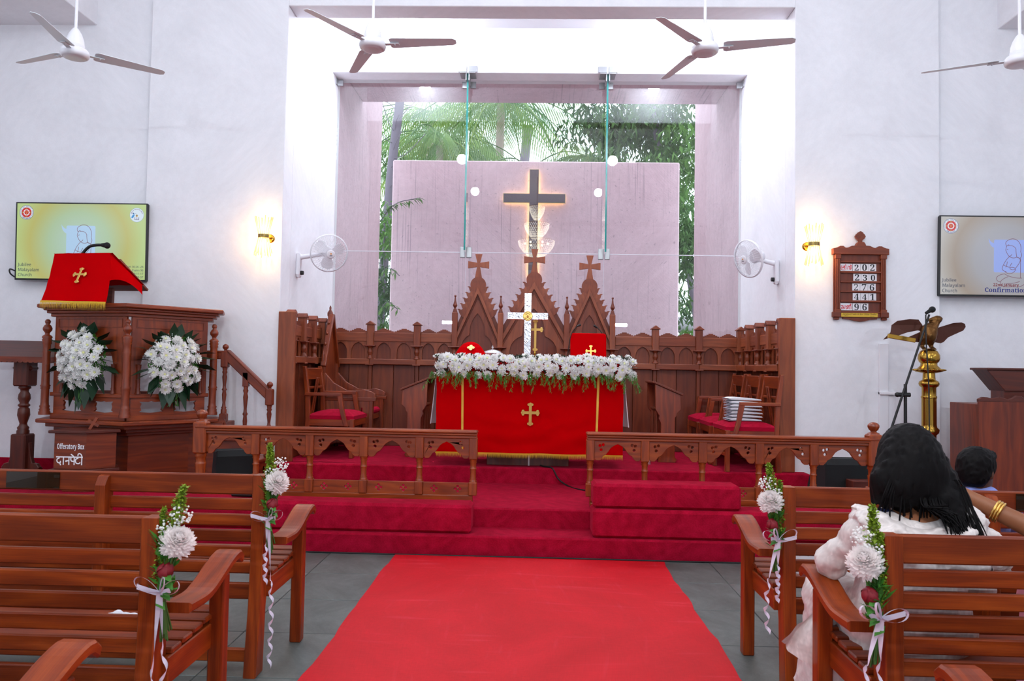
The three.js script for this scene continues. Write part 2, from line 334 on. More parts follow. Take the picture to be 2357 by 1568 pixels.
// ---------- chancel window ----------
{
  const w = struct('window_1', null, null, 'frameless glass wall of six panes behind the altar', 'window');
  const mGlass = phy('#ffffff', 0.0, { transmission: 1, thickness: 0, ior: 1.5, color: new THREE.Color(0.97, 0.99, 0.985) });
  const mSeal = std('#d9d6de', 0.6), mEdge = phy('#2f9a94', 0.15, { transmission: 0.35, thickness: 0 });
  const xs = [-2.605, -0.893, 0.872, 2.605], ys = [0.47, 2.922, 5.165], g = 0.006;
  for (let i = 0; i < 3; i++) for (let j = 0; j < 2; j++) part(w, 'glass_pane', new THREE.BoxGeometry(xs[i + 1] - xs[i] - g, ys[j + 1] - ys[j] - g, 0.012).translate((xs[i] + xs[i + 1]) / 2, (ys[j] + ys[j + 1]) / 2, -9.5), mGlass);
  part(w, 'silicone_joint', [bx(-2.605, 2.605, 2.918, 2.927, -9.491, -9.509, 0), bx(-0.895, -0.891, 0.47, 2.92, -9.492, -9.508, 0), bx(0.870, 0.874, 0.47, 2.92, -9.492, -9.508, 0)], mSeal);
  for (const x of [-0.893, 0.872]) {
    const fin = part(w, 'glass_fin', new THREE.BoxGeometry(0.018, 2.27, 0.2).translate(x, 4.05, -9.385), mGlass);
    const e = new THREE.Mesh(mrg(bx(x - 0.011, x + 0.011, 2.92, 5.18, -9.279, -9.284, 0)), mEdge); e.name = 'fin_edge'; fin.add(e);
    // top clamp bolted to the wall, patch fittings
    part(w, 'clamp', [bx(x - 0.12, x - 0.012, 5.17, 5.25, -9.25, -9.235, 0.003), bx(x + 0.012, x + 0.12, 5.17, 5.25, -9.25, -9.235, 0.003), bx(x - 0.10, x - 0.012, 5.150, 5.164, -9.22, -9.42, 0.003), bx(x + 0.012, x + 0.10, 5.150, 5.164, -9.22, -9.42, 0.003), bx(x - 0.025, x - 0.012, 5.06, 5.16, -9.23, -9.42, 0.003), bx(x + 0.012, x + 0.025, 5.06, 5.16, -9.23, -9.42, 0.003)], mSteel, 'steel fin clamp');
    part(w, 'patch_fitting', [bx(x - 0.09, x - 0.012, 5.05, 5.14, -9.475, -9.492, 0.004), bx(x + 0.012, x + 0.09, 5.05, 5.14, -9.475, -9.492, 0.004)], mSteel, 'steel patch fitting');
    part(w, 'patch_fitting', [bx(x - 0.075, x - 0.008, 2.85, 2.99, -9.468, -9.492, 0.006), bx(x + 0.008, x + 0.075, 2.85, 2.99, -9.468, -9.492, 0.006), rod([x - 0.055, 2.965, -9.462], [x - 0.055, 2.965, -9.47], 0.008), rod([x + 0.055, 2.965, -9.462], [x + 0.055, 2.965, -9.47], 0.008), rod([x - 0.055, 2.875, -9.462], [x - 0.055, 2.875, -9.47], 0.008), rod([x + 0.055, 2.875, -9.462], [x + 0.055, 2.875, -9.47], 0.008)], mSteel, 'steel patch fitting');
  }
  for (const s of [-1, 1]) part(w, 'corner_fitting', [bx(s * 2.61, s * 2.53, 5.07, 5.15, -9.46, -9.49, 0.004), bx(s * 2.612, s * 2.595, 5.07, 5.15, -9.40, -9.47, 0.004)], mSteel);
}
// ---------- garden court beyond the glass ----------
{
  const stain = dataTex(1024, 1024, (u, v) => {
    const t = 5 * tn(u, v, 5, 5, 71) + 4 * tn(u, v, 40, 40, 72) + 3 * tn(u, v, 160, 160, 77);
    const drip = Math.max(0, tn(u, v, 120, 2.2, 73) - 0.45) * 60 * Math.max(0, 0.5 + tn(u, v, 8, 3, 74)) + Math.max(0, tn(u, v, 300, 3, 75) - 0.6) * 70 * Math.max(0, 0.3 + tn(u, v, 14, 5, 78)) + (Math.max(0, tn(u, v, 60, 60, 76) - 0.82)) * 260;
    return [216 + t - drip, 190 + t - drip * 0.9, 199 + t - drip * 0.85];
  }, true, 1 / 5.2, 1 / 5.2);
  const mPink = std('#ffffff', 0.85, { map: stain, bumpMap: plasterBump, bumpScale: 0.004 });
  struct('wall_court_left', bx(-2.64, -2.95, 0, 7.2, -9.62, -12.45, 0.01, 2), mPink, 'pink plastered side wall outside the window on the left', 'wall');
  struct('wall_court_right', bx(2.64, 2.95, 0, 7.2, -9.62, -12.45, 0.01, 2), mPink, 'pink plastered side wall outside the window on the right', 'wall');
  struct('trim_3', bx(-2.64, 2.64, 5.41, 7.2, -9.62, -11.0, 0.01, 0), mPink, 'pink concrete canopy above the window outside', 'canopy');
  const cw = solo('garden_wall', bx(-2.55, 2.5, 0, 5.1, -13.0, -13.25, 0.02, 0), mPink, 'freestanding stained pink wall carrying the lit cross outside', 'wall');
  struct('ground', bx(-14, 14, -0.3, 0, -9.62, -32, 0), std('#7d7a6c', 0.95), 'bare garden ground outside the window', 'ground');
  const mBronzeX = std('#5d5159', 0.45, { metalness: 0.35, bumpMap: plasterBump, bumpScale: 0.004 });
  const mGlow = std('#2a1a06', 0.6, { emissive: new THREE.Color(1.0, 0.62, 0.22), emissiveIntensity: 9 });
  const c = thing('wall_cross', 'large dark metal cross edged with warm light on the pink garden wall', 'cross', [-0.045, 3.0, -13.0]);
  part(c, 'cross_face', ext([[-0.075, 0], [0.075, 0], [0.075, 1.35], [0.545, 1.35], [0.545, 1.5], [0.075, 1.5], [0.075, 1.93], [-0.075, 1.93], [-0.075, 1.5], [-0.53, 1.5], [-0.53, 1.35], [-0.075, 1.35]], 0.03, { bevel: 0.004 }).translate(0, 0, 0.05), mBronzeX);
  part(c, 'cross_rim', ext([[-0.085, -0.01], [0.085, -0.01], [0.085, 1.34], [0.555, 1.34], [0.555, 1.51], [0.085, 1.51], [0.085, 1.94], [-0.085, 1.94], [-0.085, 1.51], [-0.54, 1.51], [-0.54, 1.34], [-0.085, 1.34]], 0.012, { bevel: 0.003 }).translate(0, 0, 0.052), std('#c8b48a', 0.35, { metalness: 0.6 }));
  part(c, 'light_strip', [bx(-0.06, 0.06, 0.02, 1.9, 0.012, 0.03, 0), bx(-0.51, 0.525, 1.37, 1.48, 0.012, 0.03, 0)], mGlow, 'warm backlight strip');
  for (const [y, x, w, h] of [[0.35, 0, 0.12, 0.6], [1.0, 0, 0.12, 0.6], [1.425, -0.3, 0.4, 0.1], [1.425, 0.3, 0.4, 0.1], [1.7, 0, 0.12, 0.35]]) {
    const l = new THREE.RectAreaLight(new THREE.Color(1, 0.6, 0.22), 30, w, h); l.name = 'cross_backlight'; l.position.set(x - 0.045, y + 3.0, -12.965); l.lookAt(x - 0.045, y + 3.0, -14); scene.add(l);
  }
}
// ---------- plants outside ----------
function leafGeo(list, at, dir, len, wid, droop = 0.2) {
  const d = dir.clone().normalize(), side = d.clone().cross(V(rr(-0.3, 0.3), 1, rr(-0.3, 0.3))).normalize().multiplyScalar(wid / 2);
  const mid = at.clone().addScaledVector(d, len * 0.5).add(V(0, -droop * len * 0.12, 0)), tip = at.clone().addScaledVector(d, len).add(V(0, -droop * len * 0.5, 0));
  const a = mid.clone().add(side), b = mid.clone().sub(side);
  for (const [p, q, r] of [[at, a, b], [a, tip, b]]) list.push(p.x, p.y, p.z, q.x, q.y, q.z, r.x, r.y, r.z);
}
function fromTris(list) { const g = new THREE.BufferGeometry(); g.setAttribute('position', new THREE.Float32BufferAttribute(list, 3)); g.computeVertexNormals(); return prep(g); }
const rdir = () => { const a = rnd() * 2 * PI, z = rr(-1, 1), s = Math.sqrt(1 - z * z); return V(s * Math.cos(a), z, s * Math.sin(a)); };
function foliage(n, c, r, len, wid, droop = 0.8) {
  const L = [];
  const blobs = [...Array(Math.max(4, Math.round(n / 90)))].map(() => { const d = rdir().multiplyScalar(Math.cbrt(rnd())); return V(c[0] + d.x * r[0], c[1] + d.y * r[1], c[2] + d.z * r[2]); });
  for (let i = 0; i < n; i++) {
    const b = blobs[i % blobs.length], o = rdir().multiplyScalar(Math.cbrt(rnd()) * 0.42);
    const p = b.clone().add(V(o.x, o.y * 0.8, o.z)), d = rdir(); d.y = d.y * 0.6 - 0.5;
    leafGeo(L, p, d, len * rr(0.7, 1.3), wid * rr(0.7, 1.3), droop);
  }
  return fromTris(L);
}
const leafMat = (c, t = 0.35) => phy(c, 0.9, { side: THREE.DoubleSide, transmission: t, thickness: 0, specularIntensity: 0.5 });
const mPalmLeaf = [leafMat('#5f8a45', 0.45), leafMat('#74994a', 0.45), leafMat('#4d7a3c', 0.45), leafMat('#86a24c', 0.45)];
const mTreeLeaf = [leafMat('#4a7034', 0.35), leafMat('#5f8a3e', 0.35), leafMat('#3d6230', 0.35)];
const mBark = std('#6b6470', 0.95), mPaleBark = std('#c4aea8', 0.9);
function palm(label, base, top, trunkR, n, reach, group) {
  const o = thing('palm_tree', label, 'palm tree', [base[0], 0, base[2]], 0, group);
  const h = top[1], tx = top[0] - base[0], tz = top[2] - base[2];
  part(o, 'trunk', tube([[0, 0, 0], [tx * 0.3, h * 0.4, tz * 0.3], [tx, h, tz]], trunkR, 20, 9), mPaleBark);
  for (let k = 0; k < n; k++) {
    const a = k / n * 2 * PI + rr(-0.2, 0.2), up = rr(-0.1, 1.0), R = reach * rr(0.8, 1.15), L = [];
    const P = (t) => V(tx + Math.cos(a) * R * t, h + up * 0.9 * t - 1.55 * t * t * (1.15 - up * 0.4), tz + Math.sin(a) * R * t);
    for (let i = 2; i < 30; i++) {
      const t = i / 30, p = P(t), tan = P(t + 0.02).sub(p).normalize(), sd = tan.clone().cross(V(0, 1, 0)).normalize();
      for (const s of [-1, 1]) {
        const len = 0.62 * Math.sin(PI * clamp(t * 0.9 + 0.12, 0, 1)) + 0.12;
        leafGeo(L, p, sd.clone().multiplyScalar(s).addScaledVector(tan, 0.75).add(V(0, -0.45, 0)), len, 0.026, 1.1);
      }
    }
    const f = part(o, 'frond', [fromTris(L), tube([P(0).toArray(), P(0.35).toArray(), P(0.7).toArray(), P(1).toArray()], 0.014, 10, 4)], mPalmLeaf[k % 4]);
    f.castShadow = true;
  }
  return o;
}
palm('pale trunked palm with drooping fronds beside the leaning tree', [-2.3, 0, -17], [-2.25, 6.7, -17], 0.08, 22, 1.9, 'palms behind the pink garden wall');
palm('tall palm with blue green fronds above the left of the cross wall', [-1.0, 0, -18], [-0.9, 8.0, -18], 0.1, 24, 2.1, 'palms behind the pink garden wall');
palm('low palm whose fronds spread behind the middle of the cross wall', [-0.2, 0, -16.5], [-0.1, 5.9, -16.5], 0.08, 18, 1.5, 'palms behind the pink garden wall');
palm('palm with arching fronds beside the bright gap of sky', [1.3, 0, -17.5], [1.2, 6.5, -17.5], 0.08, 20, 1.7, 'palms behind the pink garden wall');
palm('distant palm seen high behind the leaning trunk', [-3.0, 0, -20], [-2.9, 8.4, -20], 0.1, 22, 2.2, 'palms behind the pink garden wall');
function tree(name, label, trunk, r, blobs, group) {
  const o = thing(name, label, 'tree', [trunk[0][0], 0, trunk[0][2]], 0, group), x0 = trunk[0][0], z0 = trunk[0][2];
  part(o, 'trunk', tube(trunk.map(([x, y, z]) => [x - x0, y, z - z0]), r, 24, 9), mBark);
  blobs.forEach(([n, c, rad, len, wid], i) => { const f = part(o, 'foliage', foliage(n, [c[0] - x0, c[1], c[2] - z0], rad, len, wid), mTreeLeaf[i % 3]); f.userData.kind = 'stuff'; });
  return o;
}
{
  const t = tree('leaning_tree', 'dark leaning trunk with bare twigs at the left of the garden', [[-3.25, 0, -15], [-3.1, 3, -15], [-2.98, 5.3, -15], [-2.78, 7.3, -15], [-2.6, 9, -15]], 0.095, [[900, [-3.15, 2.9, -15.5], [0.45, 1.5, 0.5], 0.13, 0.055], [700, [-3.1, 1.4, -15.4], [0.45, 0.9, 0.5], 0.13, 0.055], [700, [-3.2, 4.2, -15.8], [0.5, 0.8, 0.5], 0.13, 0.055], [260, [-3.2, 6.2, -16.2], [0.6, 0.9, 0.5], 0.12, 0.045]]);
  const tw = [];
  for (let k = 0; k < 14; k++) { const y = rr(4.8, 7.4), x = lerp(-3.02, -2.78, (y - 5.3) / 2) + 3.25, s = rr(-0.6, 0.9); tw.push(tube([[x, y, 0.05], [x + s * 0.4, y + rr(0, 0.3), 0.15], [x + s, y + rr(-0.1, 0.7), 0.25]], 0.008, 8, 4)); }
  part(t, 'twigs', tw, mBark);
  tree('leafy_tree', 'dense dark leafed tree overhanging the right of the pink wall', [[3.6, 0, -15.6], [3.3, 3, -15.6], [2.6, 5.6, -15.4], [2.2, 8.2, -15.2]], 0.07, [
    [2600, [2.2, 6.2, -15.5], [1.3, 1.2, 0.9], 0.16, 0.06], [1500, [3.0, 5.2, -15.2], [0.8, 1.2, 0.7], 0.16, 0.06], [1700, [1.7, 7.0, -16.2], [1.3, 0.9, 0.8], 0.17, 0.06],
    [1500, [3.0, 3.4, -14.4], [0.4, 1.4, 0.5], 0.15, 0.055], [1100, [3.05, 1.6, -14.6], [0.4, 0.9, 0.5], 0.15, 0.055], [900, [3.4, 2.6, -16.2], [0.6, 1.6, 0.4], 0.16, 0.06], [1200, [2.9, 7.0, -15.4], [0.9, 0.9, 0.7], 0.17, 0.06]]);
  tree('background_tree', 'broad tree standing far behind the palms', [[-0.6, 0, -23], [-0.6, 5, -23], [-0.3, 9, -23]], 0.15, [[600, [-2.6, 7.2, -23], [2.4, 1.5, 1], 0.3, 0.1], [450, [-4.2, 6.6, -22], [1.4, 1.8, 1], 0.28, 0.1], [500, [3.4, 7.6, -22], [2.0, 1.9, 1], 0.28, 0.1], [400, [-0.8, 6.0, -22.5], [1.6, 0.6, 0.7], 0.25, 0.09]]);
  // bush reaching over the wall's left edge
  const b = thing('garden_bush', 'slim green bush whose branches reach over the left edge of the pink wall', 'bush', [-2.75, 0, -12.8]);
  part(b, 'stem', [tube([[0, 0, 0], [-0.02, 2, 0], [0.0, 4.2, 0.0]], 0.014, 16, 6), tube([[0, 3.9, 0], [0.3, 4.25, 0.05], [0.75, 4.35, 0.12]], 0.008, 10, 5), tube([[0, 2.8, 0], [0.2, 3.15, 0.04], [0.42, 3.0, 0.08]], 0.007, 10, 5), tube([[0, 2.2, 0], [0.2, 2.55, 0.04], [0.4, 2.42, 0.08]], 0.007, 10, 5)], mBark);
  const L = [];
  for (const [pts, n] of [[[[0.0, 4.1, 0.02], [0.3, 4.25, 0.05], [0.75, 4.35, 0.12]], 70], [[[0.02, 2.9, 0.02], [0.2, 3.15, 0.04], [0.42, 3.0, 0.08]], 22], [[[0.02, 2.3, 0.02], [0.2, 2.55, 0.04], [0.4, 2.42, 0.08]], 20]]) {
    const c = new THREE.CatmullRomCurve3(pts.map((p) => V(...p)));
    for (let i = 0; i < n; i++) { const p = c.getPoint(rnd()), d = rdir(); d.y = -Math.abs(d.y) * 0.6; d.z = Math.abs(d.z) * 0.5; leafGeo(L, p, d.add(V(0.5, 0, 0)), rr(0.09, 0.15), 0.045, 0.6); }
  }
  part(b, 'branch_leaves', fromTris(L), mTreeLeaf[1]).userData.kind = 'stuff';
  const b2 = thing('garden_bush', 'dense tall green bush filling the gap left of the pink wall', 'bush', [-2.9, 0, -14.1]);
  part(b2, 'stem', tube([[0, 0, 0], [0.03, 2, 0], [0.0, 4.2, 0]], 0.02, 12, 6), mBark);
  [[520, [0, 4.1, 0], [0.2, 0.5, 0.2]], [800, [0, 2.9, 0], [0.2, 0.9, 0.2]], [700, [0, 1.5, 0], [0.2, 0.7, 0.2]]].forEach(([n, c, r], i) => { part(b2, 'foliage', foliage(n, c, r, 0.12, 0.05), mTreeLeaf[(i + 1) % 3]).userData.kind = 'stuff'; });
  const sh = thing('garden_shed', 'small dark plank shed behind the gap right of the pink wall', 'shed', [3.4, 0, -16.5]);
  for (let k = 0; k < 8; k++) part(sh, 'plank', bx(-0.8 + k * 0.2, -0.61 + k * 0.2, 0, 2.1, 0, -0.03, 0.004, 1), std(k % 2 ? '#4a433f' : '#554c46', 0.9));
  part(sh, 'roof', T(box(2.1, 0.06, 1.4, 0, 0, 0, 0.01), [0, 2.5, -0.4], [0.28, 0, 0]), std('#8d8a8e', 0.8));
}
// ---------- carved wooden screens round the chancel ----------
const colGeo = lathe([[0.038, 1.535], [0.038, 1.548], [0.026, 1.552], [0.03, 1.562], [0.022, 1.57], [0.018, 1.58], [0.032, 1.612], [0.03, 1.632], [0.019, 1.655], [0.026, 1.662], [0.02, 1.668], [0.034, 1.676], [0.034, 1.69]], 14);
function screenPost(o, x, m = mScreen) {
  part(o, 'post', bx(x - 0.041, x + 0.041, 1.69, 1.955, -0.02, 0.06), m);
  part(o, 'post_cap', ext([[-0.056, 0], [0.056, 0], [0.056, 0.008], [0, 0.05], [-0.056, 0.008]], 0.105, { bevel: 0.003 }).translate(x, 1.953, -0.03), mScreenB);
  part(o, 'bracket_shelf', bx(x - 0.07, x + 0.07, 1.688, 1.701, -0.01, 0.085), mScreenC);
  same(o, 'colonnette', colGeo, mScreenB, [x, 0, 0.042]);
}
function screenBay(o, x0, x1, k) {
  const w = x1 - x0, a0 = x0 + 0.041, a1 = x1 - 0.041, m = [mScreen, mScreenB, mScreen][k % 3];
  part(o, 'top_rail', bx(a0, a1, 1.75, 1.86, 0, 0.03), m);
  const crest = [[a0, 1.85]], mw = (a1 - a0) / 2;
  for (let i = 0; i < 2; i++) {
    const c = a0 + mw * (i + 0.5), st = mw * 0.115, ys = [1.866, 1.878, 1.889, 1.900, 1.911];
    const L = []; for (let s = 0; s < 4; s++) { L.push([c - st * (4.1 - s), ys[s]], [c - st * (4.1 - s), ys[s + 1]]); }
    crest.push(...L, ...L.map(([x, y]) => [2 * c - x, y]).reverse());
  }
  crest.push([a1, 1.85]);
  part(o, 'stepped_crest', ext(crest, 0.026, { axis: 0 }), mScreenB);
  const aw = Math.min(0.17, mw * 0.8), P = [[x0, 1.752], [x0, 1.53]];
  for (let i = 0; i < 2; i++) {
    const c = a0 + mw * (i + 0.5), h = aw / 2, arc = [];
    for (let s = 0; s <= 6; s++) { const t = s / 6 * 1.12; arc.push([c - h + 2 * h * 0.93 * (1 - Math.cos(t * 0.93)) , 1.625 + 0.125 * Math.sin(t)]); }
    arc[6][0] = c;
    P.push([c - h, 1.53], ...arc, ...arc.slice(0, 6).map(([x, y]) => [2 * c - x, y]).reverse(), [c + h, 1.53]);
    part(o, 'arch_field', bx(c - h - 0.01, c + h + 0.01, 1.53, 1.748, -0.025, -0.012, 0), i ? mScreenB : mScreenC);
  }
  P.push([x1, 1.53], [x1, 1.752]);
  part(o, 'arch_board', ext(P, 0.024, { axis: 1, bevel: 0.002 }).translate(0, 0, -0.006), m);
  part(o, 'shelf_rail', bx(x0, x1, 1.463, 1.533, -0.01, 0.075, 0.006), m);
  part(o, 'rail_block', bx(x0 - 0.05, x0 + 0.05, 1.455, 1.468, 0, 0.08), mScreenB);
  const pw = (w - 0.05) / 2;
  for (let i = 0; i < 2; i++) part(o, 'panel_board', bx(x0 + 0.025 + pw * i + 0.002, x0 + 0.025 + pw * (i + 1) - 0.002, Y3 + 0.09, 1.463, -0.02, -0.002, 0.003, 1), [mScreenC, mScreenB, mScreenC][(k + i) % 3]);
  part(o, 'stile', bx(x0 - 0.022, x0 + 0.022, Y3, 1.463, -0.015, 0.012), mScreenB);
  part(o, 'plinth_rail', bx(x0, x1, Y3, Y3 + 0.1, -0.01, 0.02), mScreenC);
}
function screen(name, label, p, turn, xs, ends) {
  const o = thing(name, label, 'wooden screen', p, turn);
  for (let i = 0; i < xs.length - 1; i++) screenBay(o, xs[i], xs[i + 1], i);
  xs.forEach((x, i) => { if (ends[i] !== 0) screenPost(o, x, i % 2 ? mScreen : mScreenB); });
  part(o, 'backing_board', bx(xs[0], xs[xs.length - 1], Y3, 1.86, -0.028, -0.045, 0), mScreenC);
  return o;
}
screen('panel_screen', 'carved brown arcaded wall panelling left of the three gables', [0, 0, -9.2], 0, [-2.56, -2.026, -1.445, -0.975], [0, 1, 1, 0]);
screen('panel_screen', 'carved brown arcaded wall panelling right of the three gables', [0, 0, -9.2], 0, [0.955, 1.486, 2.017, 2.52], [0, 1, 1, 1]);
for (const [k, s] of [[0, -1], [1, 1]]) { const o = scene.children.filter((c) => c.userData.category === 'wooden screen')[k]; part(o, 'corner_board', bx(s * 2.5, s * 2.608, Y3, 1.86, -0.04, -0.02, 0.002), mScreenC); }
{
  const l = screen('panel_screen', 'arcaded wooden side panelling behind the throne and single armchair', [-2.535, 0, 0], PI / 2, [7.63, 8.0, 8.38, 8.77, 9.16], [1, 1, 1, 1, 0]);
  part(l, 'end_board', bx(7.5, 7.55, Y3, 1.985, -0.07, 0.105, 0.005, 1), mScreen);
  part(l, 'end_cap', ext([[-0.05, 0], [0.05, 0], [0.05, 0.008], [0, 0.03], [-0.05, 0.008]], 0.09, { bevel: 0.003 }).translate(7.56, 1.98, -0.0), mScreenB);
  const r = screen('panel_screen', 'arcaded wooden side panelling behind the row of three armchairs', [2.535, 0, 0], -PI / 2, [-9.16, -8.77, -8.38, -8.0, -7.63], [0, 1, 1, 1, 1]);
  part(r, 'end_board', bx(-7.55, -7.5, Y3, 2.0, -0.07, 0.085, 0.005, 1), mScreen);
}
// reredos
{
  const o = thing('gabled_reredos', 'carved reredos of three crocketed gables topped with flared crosses behind the altar', 'reredos', [0, 0, -9.14]);
  const posts = [-0.977, -0.415, 0.396, 0.953];
  const finial = lathe([[0.03, 0], [0.03, 0.012], [0.024, 0.016], [0.027, 0.024], [0.02, 0.03], [0.023, 0.04], [0.015, 0.048], [0.012, 0.056], [0.026, 0.08], [0.027, 0.092], [0.02, 0.112], [0.012, 0.14], [0.008, 0.18], [0.007, 0.19], [0.013, 0.197], [0.014, 0.207], [0.008, 0.215], [0, 0.217]], 14);
  posts.forEach((x, i) => {
    const pt = part(o, 'gable_post', bx(x - 0.034, x + 0.034, 1.69, 2.12, -0.01, 0.055), i % 2 ? mScreen : mScreenB);
    const f = new THREE.Mesh(finial, mScreenC); f.name = 'finial'; f.position.set(x, 2.12, 0.022); pt.add(f);
    part(o, 'bracket_shelf', bx(x - 0.075, x + 0.075, 1.688, 1.701, -0.01, 0.09), mScreenC);
    same(o, 'colonnette', colGeo, mScreenB, [x, 0, 0.045]);
  });
  part(o, 'base_board', bx(-0.98, 0.96, Y3, 1.5, -0.06, -0.03, 0.003, 1), mScreenC);
  const crocket = [[-0.05, -0.09], [0, -0.075], [0.03, -0.045], [0.05, -0.01], [0.058, 0.02], [0.078, 0.036], [0.05, 0.038], [0.028, 0.026], [0.012, 0.03], [0.0, 0.055], [-0.05, 0.06]];
  const cg = [1, -1].map((s) => ext(crocket.map(([x, y]) => [x * s, y]), 0.024, { bevel: 0.002 }));
  posts.slice(0, 3).forEach((x0, gi) => {
    const x1 = posts[gi + 1], cx = [-0.700, -0.009, 0.672][gi], hw = (x1 - x0) / 2, by = [1.79, 1.80, 1.79][gi], ay = [2.425, 2.497, 2.425][gi], ym = ay - by;
    const mA = [mScreenB, mScreen, mScreenB][gi];
    const chev = (o0, o1, d, z, m, nm) => { // chevron between vertical offsets below the outer line
      const k = ym / hw;
      part(o, nm, ext([[cx - hw, by - o0], [cx, ay - o0], [cx + hw, by - o0], [cx + hw, by - o1], [cx, ay - o1], [cx - hw, by - o1]], d, { bevel: 0.003 }).translate(0, 0, z), m);
    };
    part(o, 'gable_slab', ext([[cx - hw, 1.45], [cx + hw, 1.45], [cx + hw, by + 0.12], [cx + 0.02, ay + 0.1], [cx - 0.02, ay + 0.1], [cx - hw, by + 0.12]], 0.024).translate(0, 0, -0.04), mScreenC);
    chev(-0.01, 0.075, 0.05, -0.008, mScreen, 'gable_moulding');
    chev(0.088, 0.105, 0.03, -0.008, mScreenC, 'inner_moulding');
    chev(0.12, 0.13, 0.022, -0.008, mScreenC, 'inner_moulding');
    // ogee arch cut through the front board
    const s = hw / 0.28, tip = ay - 0.31, A = [];
    const half = [[0.2, 1.52], [0.2, 1.66], [0.192, 1.72], [0.17, 1.775], [0.135, 1.82], [0.098, 1.845], [0.092, 1.88], [0.092, 1.93], [0.08, 1.985], [0.055, 2.04], [0.03, 2.08], [0, 2.115]].map(([x, y]) => [x * s, y + (y > 1.85 ? (tip - 2.115) * (y - 1.85) / 0.265 : 0)]);
    A.push(...half.map(([x, y]) => [cx + x, y]), ...half.slice(0, -1).reverse().map(([x, y]) => [cx - x, y]));
    part(o, 'tracery_board', ext([[cx - hw, 1.47], [cx + hw, 1.47], [cx + hw, by - 0.06], [cx, ay - 0.06], [cx - hw, by - 0.06]], 0.026, { holes: [A] }).translate(0, 0, -0.016), mA);
    for (const sd of [1, -1]) for (let c = 0; c < 5; c++) {
      const t = lerp(0.46, 0.9, c / 4), x = cx + sd * hw * (1 - t) + sd * 0.028, y = by + ym * t + 0.05;
      same(o, 'crocket', cg[sd === 1 ? 0 : 1], c % 2 ? mScreen : mScreenB, [x, y, -0.03]);
    }
    const fy = ay + 0.045;
    part(o, 'finial_disc', T(prep(new THREE.CylinderGeometry(0.097, 0.097, 0.026, 28)), [cx, fy, -0.018], [PI / 2, 0, 0]), mScreenB);
    part(o, 'flared_cross', ext([[-0.045, -0.17], [0.045, -0.17], [0.02, -0.028], [0.13, -0.045], [0.13, 0.045], [0.018, 0.026], [0.044, 0.134], [-0.044, 0.134], [-0.018, 0.026], [-0.13, 0.045], [-0.13, -0.045], [-0.02, -0.028]], 0.024, { bevel: 0.002 }).translate(cx, fy + 0.247, -0.03), mScreen);
  });
}
// ---------- flowers ----------
function mumGeo(r, layers, n, e0 = 4, e1 = 70, curl = 0.25, pw = 0.13) {
  const L = [];
  for (let l = 0; l < layers; l++) {
    const t = layers > 1 ? l / (layers - 1) : 0, el = lerp(e0, e1, t) * PI / 180, len = r * lerp(1, 0.55, t), m = Math.round(n * lerp(1, 0.6, t));
    for (let k = 0; k < m; k++) {
      const a = (k + l * 0.5 + rr(-0.25, 0.25)) / m * 2 * PI, ee = el + rr(-0.14, 0.14), ln = len * rr(0.85, 1.08);
      const d = V(Math.cos(a) * Math.cos(ee), Math.sin(a) * Math.cos(ee), Math.sin(ee)), u = V(-Math.sin(a), Math.cos(a), 0).multiplyScalar(r * pw);
      const up = V(0, 0, 1).sub(d.clone().multiplyScalar(d.z)).normalize();
      const b0 = d.clone().multiplyScalar(ln * 0.12), p1 = d.clone().multiplyScalar(ln * 0.55), p2 = d.clone().multiplyScalar(ln * 0.9).addScaledVector(up, ln * curl * 0.4), p3 = d.clone().multiplyScalar(ln).addScaledVector(up, ln * curl * 0.8);
      const q = (A, B, C) => L.push(A.x, A.y, A.z, B.x, B.y, B.z, C.x, C.y, C.z);
      const h = u.clone().multiplyScalar(0.5);
      const a0 = b0.clone().sub(h), a1 = b0.clone().add(h), c0 = p1.clone().sub(u), c1 = p1.clone().add(u), e0_ = p2.clone().sub(u.clone().multiplyScalar(0.8)), e1_ = p2.clone().add(u.clone().multiplyScalar(0.8));
      q(a0, c0, c1); q(a0, c1, a1); q(c0, e0_, e1_); q(c0, e1_, c1); q(e0_, p3, e1_);
    }
  }
  return fromTris(L);
}
const mumSmall = [0, 1, 2].map(() => mumGeo(0.058, 4, 17, 6, 60, 0.2)), mumPom = [0, 1].map(() => mumGeo(0.055, 6, 18, -25, 72, 0.5));
const eyeGeo = T(prep(new THREE.SphereGeometry(0.013, 8, 6)), [0, 0, 0.012], [0, 0, 0], [1, 1, 0.7]);
function flower(parent, p, dir, size = 1, pom = false, name = 'flower') {
  const g = pom ? mumPom[Math.floor(rnd() * 2)] : mumSmall[Math.floor(rnd() * 3)];
  const o = same(parent, name, g, mPetal, p, [0, 0, 0], size);
  o.quaternion.setFromUnitVectors(V(0, 0, 1), V(...dir).normalize()); o.rotateZ(rnd() * 6);
  if (!pom) { const e = new THREE.Mesh(eyeGeo, mFlowerEye); e.name = 'flower_centre'; o.add(e); }
  return o;
}
function sprigBalls(list, c, R, n, r = 0.006) { for (let i = 0; i < n; i++) { const d = rdir().multiplyScalar(R * Math.cbrt(rnd())); list.push(T(prep(new THREE.IcosahedronGeometry(r * rr(0.7, 1.3), 0)), [c[0] + d.x, c[1] + d.y, c[2] + d.z])); } }

